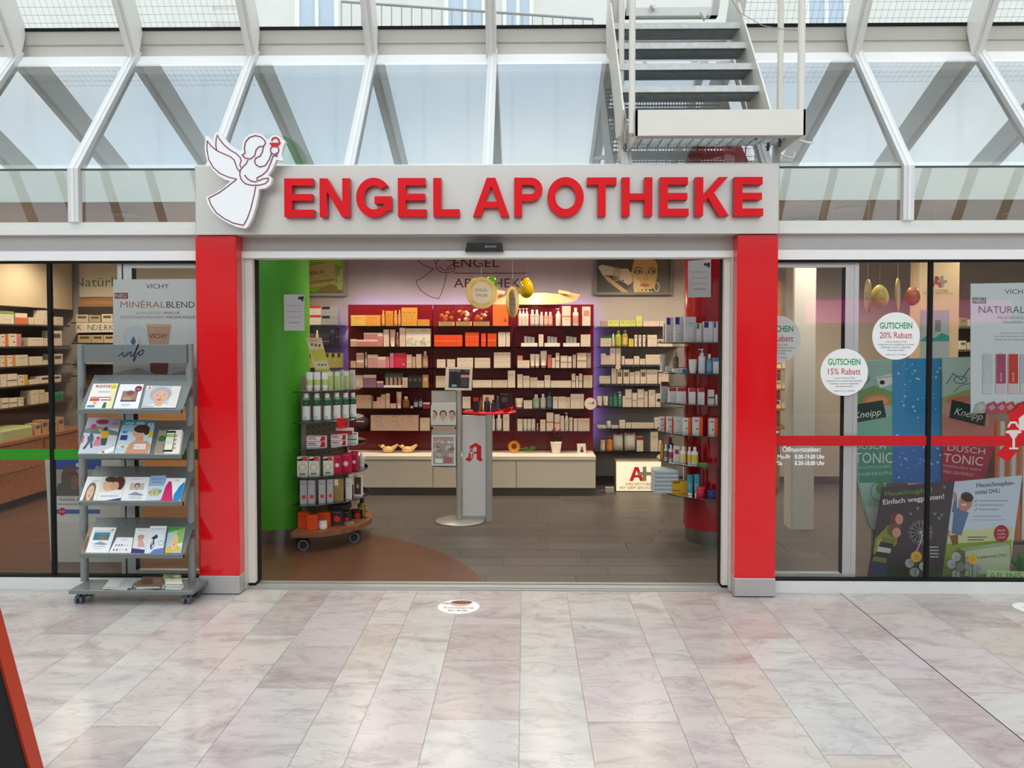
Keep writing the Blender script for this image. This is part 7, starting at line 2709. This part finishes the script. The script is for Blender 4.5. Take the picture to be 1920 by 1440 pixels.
def art_vichy(a):
    a.text('VICHY', 295, 541, 8.5, '2a2a2a', fit=43)
    a.rect(215, 549, 240, 560, '8a3a30')
    a.text('NEU', 227, 558, 7, 'ece4dc', fit=20)
    a.text('MINÉRAL', 226, 577, 11.5, 'b07a5a', 'l', fit=84)
    a.text('BLEND', 312, 577, 11.5, '3a3638', 'l', fit=53)
    a.text('ULTRA-LEICHTES', 255, 589, 4.6, '9a948c', 'l', fit=48)
    a.text('MAKE-UP', 307, 589, 4.6, '4a4644', 'l', fit=30)
    a.text('FEUCHTIGKEITSSPENDEND', 226, 597, 4.6, '9a948c', 'l', fit=82)
    a.text('WIE EINE PFLEGE', 311, 597, 4.6, '4a4644', 'l', fit=55)
    a.ell(255, 632, 24, 22, 'd4dcdc')
    a.ell(255, 634, 19, 18, 'dedede')
    a.poly([(251, 630), (255, 640), (253, 646), (247, 646), (245, 640)], '3a7a9a')
    a.poly([(262, 632), (266, 642), (263, 647), (258, 644)], 'd8ccb8')
    a.poly([(274, 607), (321, 608), (317, 640), (313, 681), (283, 681), (279, 640)], 'd4a488')
    a.poly([(274, 607), (321, 608), (320, 613), (275, 612)], 'e0b498')
    a.text('VICHY', 297, 634, 8, '4a3a34', fit=34)
    a.poly([(281, 681), (316, 681), (314, 702), (283, 702)], '8a5038')
    a.poly([(212, 700), (260, 690), (300, 705), (372, 690), (372, 762), (212, 762)], 'b0aeaa')


window_poster('window_poster', [(212, 524), (385, 523), (385, 762), (212, 762)], 5.082, 'e6e4de', art_vichy, 'pale make-up poster with a beige tube behind the info rack')


def art_vichy2(a):
    a.text('VICHY', 1884, 551, 8.5, '3a3a3e', 'l', fit=44)
    a.rect(1823, 558, 1849, 569, '4a8a6a')
    a.text('NEU', 1836, 567, 7, 'eef0ec', fit=20)
    a.text('NATURAL', 1835, 587, 13, '4a6a62', 'l', fit=86)
    a.text('BLEND', 1923, 587, 13, '6a6a6a', 'l', fit=52)
    a.text('PFLEGENDER BALSAM', 1871, 598, 4.6, '8a8a8a', 'l', fit=90)
    a.text('Natürliche Farbe', 1880, 606, 4.6, '7a7a7a', 'l', fit=60)
    para(a, 1860, 1960, 624, 6, 3, 1.4, 'b0b4b4', 4)
    for x0, c1, c2 in ((1842, 'd0d4d0', 'dcdedc'), (1866, 'b0546a', 'e8d0d4'), (1889, 'd0483c', 'e8d0c8'), (1912, 'c8c8c8', 'e0dcd8')):
        a.poly([(x0, 665), (x0 + 9, 661), (x0 + 19, 665), (x0 + 19, 738), (x0, 738)], c2)
        a.rect(x0 + 1, 664, x0 + 19, 719, c1)
        a.text('VICHY', x0 + 12, 716, 4, 'ece4e4', 'l', fit=18, rot=90)
    for i, (x0, cc) in enumerate(((1829, 'b8bab0'), (1850, 'b05a70'), (1868, 'c0586a'), (1884, 'd05a48'), (1904, 'c84a40'))):
        a.poly([(x0 - 6, 775), (x0, 757), (x0 + 14, 752), (x0 + 22, 764), (x0 + 16, 775)], cc)
        a.poly([(x0 + 2, 764), (x0 + 10, 757), (x0 + 16, 764), (x0 + 8, 770)], 'd8a0a8' if i else 'd0d2c8')


window_poster('window_poster', [(1820, 532), (1975, 529), (1975, 773), (1820, 775)], 5.082, 'e4eaea', art_vichy2, 'pale lip balm poster with coloured sticks at the right picture edge')


def art_tonic(a):
    # left tube
    a.poly([(1607, 678), (1673, 674), (1673, 760), (1607, 760)], '9fc4b8')
    a.poly([(1607, 735), (1640, 722), (1673, 735), (1673, 760), (1607, 760)], '7aa060')
    a.ell(1644, 752, 26, 12, 'd88a50')
    a.ell(1644, 752, 20, 8, 'e0a070')
    a.line([(1612, 700), (1622, 690), (1630, 712), (1618, 724)], 1.5, '3a6a80')
    a.poly([(1643, 707), (1676, 700), (1678, 718), (1650, 728)], 'e4e6e0')
    a.text('Naturkompetenz', 1646, 710, 3.4, '3a4a44', 'l', fit=30, rot=8)
    a.ell(1654, 717, 5, 4, '1c2a24')
    a.poly([(1607, 758), (1655, 750), (1662, 783), (1607, 792)], '24423a')
    a.poly([(1607, 792), (1673, 780), (1673, 905), (1612, 905), (1607, 890)], '7fb89c')
    a.text('Kneipp', 1601, 785, 12, 'e8ece8', 'l', fit=52, shear=.3, rot=8)
    a.poly([(1607, 833), (1673, 833), (1673, 905), (1611, 905)], '4f9a82')
    a.text('DUSCH', 1602, 842, 11, 'd4e4dc', 'l', fit=58)
    a.text('TONIC', 1602, 868, 19, 'e0ece6', 'l', fit=72)
    a.text('EUCALYPTUS & MINT', 1608, 879, 4.5, 'b8d4c8', 'l', fit=62, rot=2)
    a.text('BLAUER EUKALYPTUS', 1609, 892, 6, 'c8dcd2', 'l', fit=64, rot=2)
    a.poly([(1611, 905), (1662, 905), (1648, 985), (1630, 985)], 'a4cdb8')
    a.poly([(1622, 950), (1654, 950), (1645, 993), (1634, 993)], 'd4dcd4')
    a.ring(1648, 922, 16, 17, 1.2, '3a4a3a')
    a.ell(1650, 916, 8, 10, '6a9a4a')
    # blue middle with drops
    a.rect(1673, 672, 1764, 906, '2f8fc4')
    a.poly([(1673, 830), (1764, 830), (1764, 906), (1673, 906)], '3b78c0')
    rr = random.Random(8)
    for k in range(90):
        x, y = rr.uniform(1676, 1762), rr.uniform(676, 902)
        r_ = rr.choice([.8, .8, 1.2, 1.6, 2.4])
        a.ell(x, y, r_, r_ * .9, 'a8d4ec', 8)
    # right tube
    a.poly([(1764, 672), (1850, 668), (1864, 700), (1864, 780), (1764, 790)], 'b4cfc8')
    a.line([(1772, 720), (1785, 700), (1800, 712), (1815, 690), (1830, 700)], 2, '4a7a94')
    a.ring(1798, 712, 12, 7, 2, '4a8aa0', 20)
    a.line([(1785, 735), (1800, 722), (1822, 718)], 1.5, '5a8a9a')
    a.poly([(1764, 745), (1820, 728), (1862, 740), (1862, 770), (1764, 770)], '98b468')
    a.ell(1806, 752, 34, 10, 'd0806a')
    a.poly([(1764, 775), (1864, 770), (1860, 830), (1764, 836)], 'cc8a7c')
    a.poly([(1764, 755), (1848, 752), (1852, 798), (1776, 782), (1764, 770)], 'd0a494')
    a.poly([(1782, 749), (1848, 765), (1843, 799), (1777, 783)], '1f3c34')
    a.text('Kneipp', 1786, 776, 13, 'eaeeea', 'l', fit=54, shear=.3, rot=-12)
    a.poly([(1764, 836), (1862, 836), (1848, 880), (1836, 906), (1764, 906)], 'b03048')
    a.text('DUSCH', 1774, 844, 11, 'e8d8dc', 'l', fit=70, rot=-6)
    a.text('TONIC', 1766, 865, 16, 'f0e4e6', 'l', fit=74, rot=-6)
    a.text('PAMPLEMOUSSE & VERBENA', 1766, 874, 4.2, 'd8b0b8', 'l', fit=72, rot=-7)
    a.text('PINK GRAPEFRUIT', 1766, 886, 6, 'dcb8be', 'l', fit=58, rot=-7)


q = MB()
a = PA(q, 5.55)
card(q, a, [(1607, 677), (1850, 668), (1864, 700), (1864, 790), (1838, 906), (1662, 906), (1648, 985), (1642, 993), (1633, 993), (1626, 980), (1607, 900)], '9ac0b4', .02)
art_tonic(a)
for px_ in (1640, 1800):
    p = W(px_, 900, 5.6)
    q.box(p.x - .02, p.x + .02, 5.571, 5.60, .0, p.z + .05, C('8a8a86'))
tag(q.build('tonic_display', PRINT, None, (W(1730, 900, 5.55).x, 5.55, 0)), 'big cut-out display of two shower tubes with a blue droplet strip between', 'display')

q = MB()
a = PA(q, 5.36)
card(q, a, [(1655, 914), (1790, 902), (1764, 1099), (1625, 1099)], '3e3c40', .012)
a.poly([(1633, 1060), (1700, 1066), (1766, 1064), (1764, 1099), (1625, 1099)], '2a4420')
a.text('Heuschnupfen?', 1660, 930, 9, '78a838', 'l', fit=89, rot=4.5)
a.text('Einfach wegpusten!', 1656, 946, 9, 'e8e6e2', 'l', fit=115, rot=5.5, bold=.015)
for k in range(14):
    an = math.radians(k * 360 / 14)
    a.line([(1726, 998), (1726 + 20 * math.cos(an), 998 + 20 * math.sin(an))], .6, 'c8c8c6')
    a.ring(1726 + 20 * math.cos(an), 998 + 20 * math.sin(an), 3, 3, .5, 'c8c8c6', 10)
a.line([(1729, 1002), (1724, 1020), (1717, 1034)], 2.2, 'c8c8c6')
for x, y in ((1720, 950), (1707, 960), (1752, 960), (1765, 962), (1770, 910), (1760, 968)):
    for dx in (-3, 0, 3):
        a.line([(x, y + 6), (x + dx, y)], .6, 'b8b8b6')
a.ell(1678, 975, 12, 16, '6a4030')
a.poly([(1667, 980), (1688, 976), (1690, 990), (1672, 1004)], '6a4030')
a.ell(1685, 973, 7.5, 10, 'd8a080')
a.poly([(1640, 1010), (1664, 984), (1684, 992), (1680, 1020), (1650, 1040), (1636, 1038)], '8a9a2a')
a.poly([(1644, 1014), (1656, 1006), (1654, 1030), (1644, 1034)], 'd8a080')
a.ell(1674, 994, 12, 12, '7a5a40')
a.ell(1680, 998, 8, 9, 'd8a080')
for k in range(5):
    a.poly([(1654 - 4 * k, 1006 + 9 * k), (1678 - 4 * k, 1010 + 9 * k), (1676 - 4 * k, 1019 + 9 * k), (1650 - 4 * k, 1015 + 9 * k)], ['7a8a3a', '2a2c34', 'd4d8c8', '2a2c34', '7a8a3a'][k])
a.poly([(1632, 1052), (1660, 1056), (1662, 1098), (1625, 1098)], '3a4868')
para(a, 1738, 1762, 1024, 6, 4, 2.2, 'd0d0cc', 3)
tag(q.build('blackboard_poster', PRINT, None, W(1690, 1099, 5.36)), 'dark hay fever poster with mother and child blowing a dandelion', 'poster')
q = MB()
a = PA(q, 5.40)
card(q, a, [(1786, 904), (1917, 892), (1892, 1072), (1766, 1080)], 'cfe0ea', .012)
a.poly([(1776, 1010), (1899, 1000), (1892, 1072), (1766, 1080)], '9ab03a')
a.poly([(1778, 996), (1900, 988), (1898, 1012), (1776, 1020)], 'd8dca0')
a.text('Heuschnupfen-', 1831, 914, 8, '2c3038', 'l', fit=72, rot=4, bold=.01)
a.text('mittel DHU', 1829, 927, 8, '2c3038', 'l', fit=46, rot=4, bold=.01)
for k in range(3):
    a.line([(1827, 939 + 8 * k), (1829, 941 + 8 * k), (1832, 936 + 8 * k)], .9, '30343c')
    a.rect(1835, 938 + 8 * k, 1890 - 9 * k, 940 + 8 * k, '9aa4ac')
a.rect(1824, 967, 1876, 969, 'a8b0b4')
a.rect(1822, 974, 1886, 975.5, 'b4babc')
a.rect(1814, 1006, 1850, 1008, '6a6a40')
a.rect(1814, 1011, 1844, 1013, '6a6a40')
a.poly([(1788, 958), (1800, 948), (1816, 962), (1802, 1004), (1784, 1000)], '5a7ca0')
a.poly([(1784, 960), (1790, 930), (1794, 928), (1794, 962)], '5a7ca0')
a.ell(1810, 942, 13, 17, 'c89070', rot=20)
a.ell(1813, 932, 12, 9, '3a2a22', rot=20)
a.ell(1807, 946, 5, 1.6, 'f0e8e0')
for e_ in (1804, 1813):
    a.ell(e_, 940, 1.4, 1.0, '2a2020')
a.poly([(1786, 934), (1788, 922), (1793, 924), (1792, 938)], 'c89070')
a.ell(1775, 999, 6, 7, 'c89070')
a.poly([(1780, 1004), (1796, 1002), (1796, 1020), (1786, 1022)], '8a5a34')
a.ell(1877, 1000, 14, 16, 'b0182c')
for k, s in enumerate(('Macht', 'nicht', 'müde!')):
    a.text(s, 1877, 996 + 6.5 * k, 4, 'f0e0e0', fit=15, rot=4)
tag(q.build('meadow_poster', PRINT, None, W(1830, 1080, 5.40)), 'bright hay fever poster with a man in a blue shirt above a meadow', 'poster')
q = MB()
a = PA(q, 5.30)
card(q, a, [(1810, 1034), (1893, 1022), (1893, 1072), (1810, 1080)], 'c4d2a8', .08, 'a8b890')
a.text('Heuschnupfenmittel DHU', 1812, 1050, 6, '2c3028', 'l', fit=76, rot=5)
P = W(1850, 1080, 5.30)
q.box(P.x - .12, P.x + .12, 5.302, 5.37, .0, P.z + .03, C('8a9a70'))
tag(q.build('medicine_display_box', PRINT, None, (P.x, 5.33, 0)), 'pale green display box with dark lettering in front of the meadow poster', 'box')
FL = [(1706, 1056, 0, 'left of the trio under the blackboard poster'), (1715, 1073, 0, 'lowest under the blackboard poster'), (1732, 1062, 0, 'behind the black window joint'), (1793, 1044, 0, 'highest under the meadow poster'), (1785, 1058, 0, 'left under the meadow poster'), (1801, 1063, 1, 'greyish under the meadow poster'), (1793, 1077, 0, 'lowest under the meadow poster'), (1818, 1060, 0, 'left below the right yellow flower'), (1833, 1065, 0, 'right below the right yellow flower'), (1825, 1079, 0, 'lowest in front of the pale green box')]
for k, (x, y, gg, lb) in enumerate(FL):
    Yd = 5.22 + .008 * k
    p = W(x, y, Yd)
    t_ = thing('paper_dandelion', 'white dandelion clock, %s' % lb, 'paper flower', (p.x, Yd, 0), 'white dandelion clocks in the right window')
    q = MB()
    r_ = 8.5 / F * Yd
    q.tube((p.x, Yd, p.z), (p.x, Yd + .003, p.z), r_, C('c4c8c4' if not gg else '8a9088'), n=24)
    a = Art(q, lambda u, v: Vector((p.x + u * r_, Yd, p.z + v * r_)), (0, -1, 0))
    for j in range(16):
        an = j * math.pi / 8
        a.line([(.25 * math.cos(an), .25 * math.sin(an)), (.92 * math.cos(an), .92 * math.sin(an))], .05, '8a9490')
    a.ell(0, 0, .2, .2, '9aa49a', 14)
    q.build('seed_head', PRINT, t_)
    q = MB()
    q.box(p.x - .002, p.x + .002, Yd + .0005, Yd + .0025, 0.001, p.z - r_ * .95, C('5a7a3a'))
    q.build('stem', PRINT, t_)
for k, (x, y, lb) in enumerate(((1718, 1044, 'yellow paper dandelion under the blackboard poster'), (1824, 1049, 'yellow paper dandelion in front of the pale green box'))):
    Yd = 5.20
    p = W(x, y, Yd)
    t_ = thing('paper_flower', lb, 'paper flower', (p.x, Yd, 0))
    q = MB()
    r_ = (11 if k == 0 else 9) / F * Yd
    q.prism([(p.x + r_ * (1 if j % 2 else .86) * math.cos(j * math.pi / 16), Yd, p.z + r_ * (1 if j % 2 else .86) * math.sin(j * math.pi / 16)) for j in range(32)], (0, .003, 0), C('e8bc20'))
    a = Art(q, lambda u, v: Vector((p.x + u * r_, Yd, p.z + v * r_)), (0, -1, 0))
    a.ell(0, 0, .5, .5, 'e0a010')
    q.build('blossom', PRINT, t_)
    q = MB()
    q.box(p.x - .003, p.x + .003, Yd + .0005, Yd + .0025, .001, p.z - r_ * .95, C('5a7a3a'))
    q.build('stem', PRINT, t_)
q = MB()
a = PA(q, 5.165)
card(q, a, [(1850, 1069), (1925, 1072), (1925, 1088), (1850, 1086)], 'bcd898', .004)
a.text('AB INS', 1854, 1085, 11, '6a9a48', 'l', fit=62)
P = W(1890, 1097, 5.165)
card(q, PA(q, 5.160), [(1840, 1084), (1935, 1087), (1935, 1098), (1840, 1097)], 'bcd898', .004)
b2 = PA(q, 5.160)
b2.text('GRÜNE!', 1845, 1098, 11, '6a9a48', 'l', fit=74)
q.box(P.x - .1, P.x + .1, 5.1645, 5.19, 0, .03, C('9ab880'))
tag(q.build('window_card', PRINT, None, (P.x, 5.165, 0)), 'light green card with lettering at the foot of the right window', 'card')
t_ = thing('striped_deckchair', 'orange and white striped cloth panel at the right picture edge', 'deckchair', W(1900, 1012, 5.6))
q = MB()
x = 1862
for k in range(12):
    wd = 10 if k % 2 == 0 else 12
    p0, p1 = W(x, 1012, 5.6), W(x + wd, 790, 5.6)
    q.box(p0.x, p1.x, 5.6, 5.606, p0.z, p1.z, C('d86a34' if k % 2 == 0 else 'd8d4cc'))
    x += wd
q.build('striped_cloth', MATTE, t_)
q = MB()
p0, p1 = W(1858, 1016, 5.6), W(1996, 1012, 5.6)
q.box(p0.x, p1.x, 5.598, 5.63, p0.z - .02, p0.z, C('3a3430'))
for u in (p0.x, p1.x - .03):
    q.box(u, u + .03, 5.607, 5.635, 0, W(1862, 790, 5.6).z, C('5a4a3c'))
q.build('frame', PAINT, t_)
t_ = thing('green_watering_can', 'dark green watering can cut by the right picture edge', 'watering can', W(1925, 1075, 5.45))
p = W(1925, 1075, 5.45)
q = MB()
q.lathe([(.06, 0), (.062, .005), (.058, .12), (.05, .13), (0, .13)], (p.x, 5.45, .001), C('1c7a3c'), 20)
q.build('body', PAINT, t_)
q = MB()
q.tube((p.x - .05, 5.45, .04), (p.x - .15, 5.45, .15), .012, C('1c7a3c'), n=10)
q.lathe([(.012, 0), (.03, .02)], (p.x - .155, 5.45, .145), C('1c7a3c'), 12)
q.build('spout', PAINT, t_)
# round voucher stickers
for cx_, cy_, Y, pc, lb in ((1680, 630, YG - .003, '20%', 'round white twenty percent voucher sticker, upper one on the right window'), (1583, 698, YG - .003, '15%', 'round white fifteen percent voucher sticker, lower one on the right window'), (1457, 636, 5.107, '10%', 'round voucher sticker half hidden behind the right red pillar')):
    t_ = q = MB()
    p = W(cx_, cy_, Y)
    r_ = 44 / F * Y
    n = 44
    q.prism([(p.x + r_ * math.cos(2 * math.pi * i / n), Y, p.z + r_ * math.sin(2 * math.pi * i / n)) for i in range(n)], (0, .0015, 0), C('eeeeea'))
    a = PA(q, Y)
    a.text('GUTSCHEIN', cx_, cy_ - 14, 11, '1f9a50', fit=61, bold=.025)
    a.text(pc + ' Rabatt', cx_, cy_ + 4, 11, 'c02436', fit=61, bold=.005)
    for k, (s, ff) in enumerate((('auf einen Artikel Ihrer Wahl.', 40), ('(Ausgenommen sind rezeptpflichtige Arzneimittel,', 68), ('Zuzahlungen, und die im Angebotsflyer', 56), ('beworbenen Artikel.)', 32))):
        a.text(s, cx_, cy_ + 12 + 5.2 * k, 2.6, '3a3a3a', fit=ff)
    a.text('Gültig vom 15. - 31. im Monat', cx_, cy_ + 36, 2.4, '3a3a3a', fit=38)
    tag(q.build('voucher_sticker', PRINT, None, p), lb, 'sticker')
# hanging decoration behind the right window
coin(1627, 555, 7, 31, 5.8, 'pale gold coin seen edge-on behind the right window')
egg(1649, 556, 22, 5.9, 'c8b058', 'yellow egg hanging between two coins behind the right window')
coin(1683, 553, 16, 31, 5.9, 'grey gold coin half turned behind the right window', False)
egg(1711, 555, 18, 5.85, 'd87040', 'orange egg hanging beside the beige wall behind the right window')
# interior behind the right window
q = MB()
p0, p1 = XW(1722, 6.6), XW(1797, 6.6)
q.box(p0, p1, 6.6, 6.75, 0, 2.6, C('d0b48c'))
struct(q.build('wall_return', PAINT), 'beige wall piece with small red and grey plus logo')
q = MB()
a = PA(q, 6.598)
a.poly([(1746, 538), (1754, 518), (1759, 518), (1766, 538), (1761, 538), (1759, 533), (1753, 533), (1751, 538)], 'a02a26')
a.rect(1764, 517, 1769, 538, '8a8270')
a.rect(1757, 525, 1776, 530, '8a8270')
a.text('IHRE APOTHEKE', 1740, 546, 3.2, '8a7a60', 'l', fit=38)
a.text('MIT DEM SERVICEPLUS', 1731, 551, 3.2, '8a7a60', 'l', fit=56)
tag(q.build('wall_lettering', PRINT, None, W(1755, 545, 6.598)), 'small red A and grey plus logo on the beige wall behind the right window', 'lettering')
q = MB()
q.bbox(XW(1487, 6.7), XW(1530, 6.7), 6.7, 6.9, 0, 2.6, C('d8d6cc'), .01)
struct(q.build('pillar_inner', PAINT), 'pale square post behind the parked door leaf')
t_ = thing('wooden_shelf_unit', 'wooden shelf unit with medicine boxes behind the right parked leaf', 'shelf', (XW(1440, 8.2), 8.2, 0))
x0, x1 = XW(1400, 8.2), XW(1482, 8.2)
q = MB()
q.box(x0, x1, 8.5, 8.52, .005, 2.2, WHITE)
q.build('back_board', WOOD_C, t_)
for k, yy in enumerate((615, 690, 728, 765, 800)):
    z = ZW(yy, 8.2)
    q = MB()
    q.box(x0, x1, 8.18, 8.50, z - .02, z, WHITE)
    q.build('shelf_board', WOOD_C, t_)
for k, yy in enumerate((690, 728, 765)):
    row('wooden shelf unit %s board, right window' % ORD[k], 8.22, ZW(yy, 8.2), [(1452, 1466, yy - 14, 'box', 'd8ccb0', '8a9a5a', 'green labelled', 1, 'label'), (1467, 1480, yy - 11, 'box', 'd4c6a8', None, 'cream', 1)], .1)
t_ = thing('wooden_shelf_unit', 'wooden shelf unit with cartons between beige wall and lip balm poster', 'shelf', (XW(1810, 7.6), 7.6, 0))
x0, x1 = XW(1798, 7.6), XW(1900, 7.6)
q = MB()
q.box(x0, x1, 7.9, 7.92, .001, 1.75, C('4a4038'))
q.build('back_board', PAINT, t_)
for yy in (612, 655, 700, 745):
    z = ZW(yy, 7.6)
    q = MB()
    q.box(x0, x1, 7.58, 7.90, z - .02, z, C('6a5a48'))
    q.build('shelf_board', PAINT, t_)
for k, (yy, cc) in enumerate(((612, '8a9a5a'), (655, 'd4c8b0'), (700, 'd8c890'))):
    row('dark shelf unit %s board, right window' % ORD[k], 7.62, ZW(yy, 7.6), [(1800, 1812, yy - 16, 'box', cc, '5a6a4a', 'first', 1, 'label'), (1813, 1826, yy - 13, 'box', 'd0c4ac', None, 'second', 1)], .1)
q = MB()
p0, p1 = W(1725, 740, 5.9), W(1778, 625, 5.9)
a = PA(q, 5.9)
card(q, a, [(1726, 582), (1780, 582), (1780, 675), (1726, 675)], 'c8ccc8', .01)
a.poly([(1726, 638), (1740, 628), (1752, 634), (1766, 624), (1780, 630), (1780, 640), (1726, 640)], '3aa898')
a.rect(1753, 600, 1764, 622, '8a9a8a')
tag(q.build('hanging_poster', PRINT, None, W(1752, 675, 5.9)), 'pale poster with a turquoise wave behind the black joint of the right window', 'poster')
q = MB()
P = W(1752, 582, 5.9)
q.tube((P.x, 5.905, P.z - .005), (P.x, 5.905, 2.598), .0015, C('c8c8c8'), n=5)
tag(q.build('hanging_thread', PAINT, None, P), 'thin thread holding the turquoise wave poster', 'thread')

for o in list(scene.objects):
    if '_o' in o:
        del o['_o']
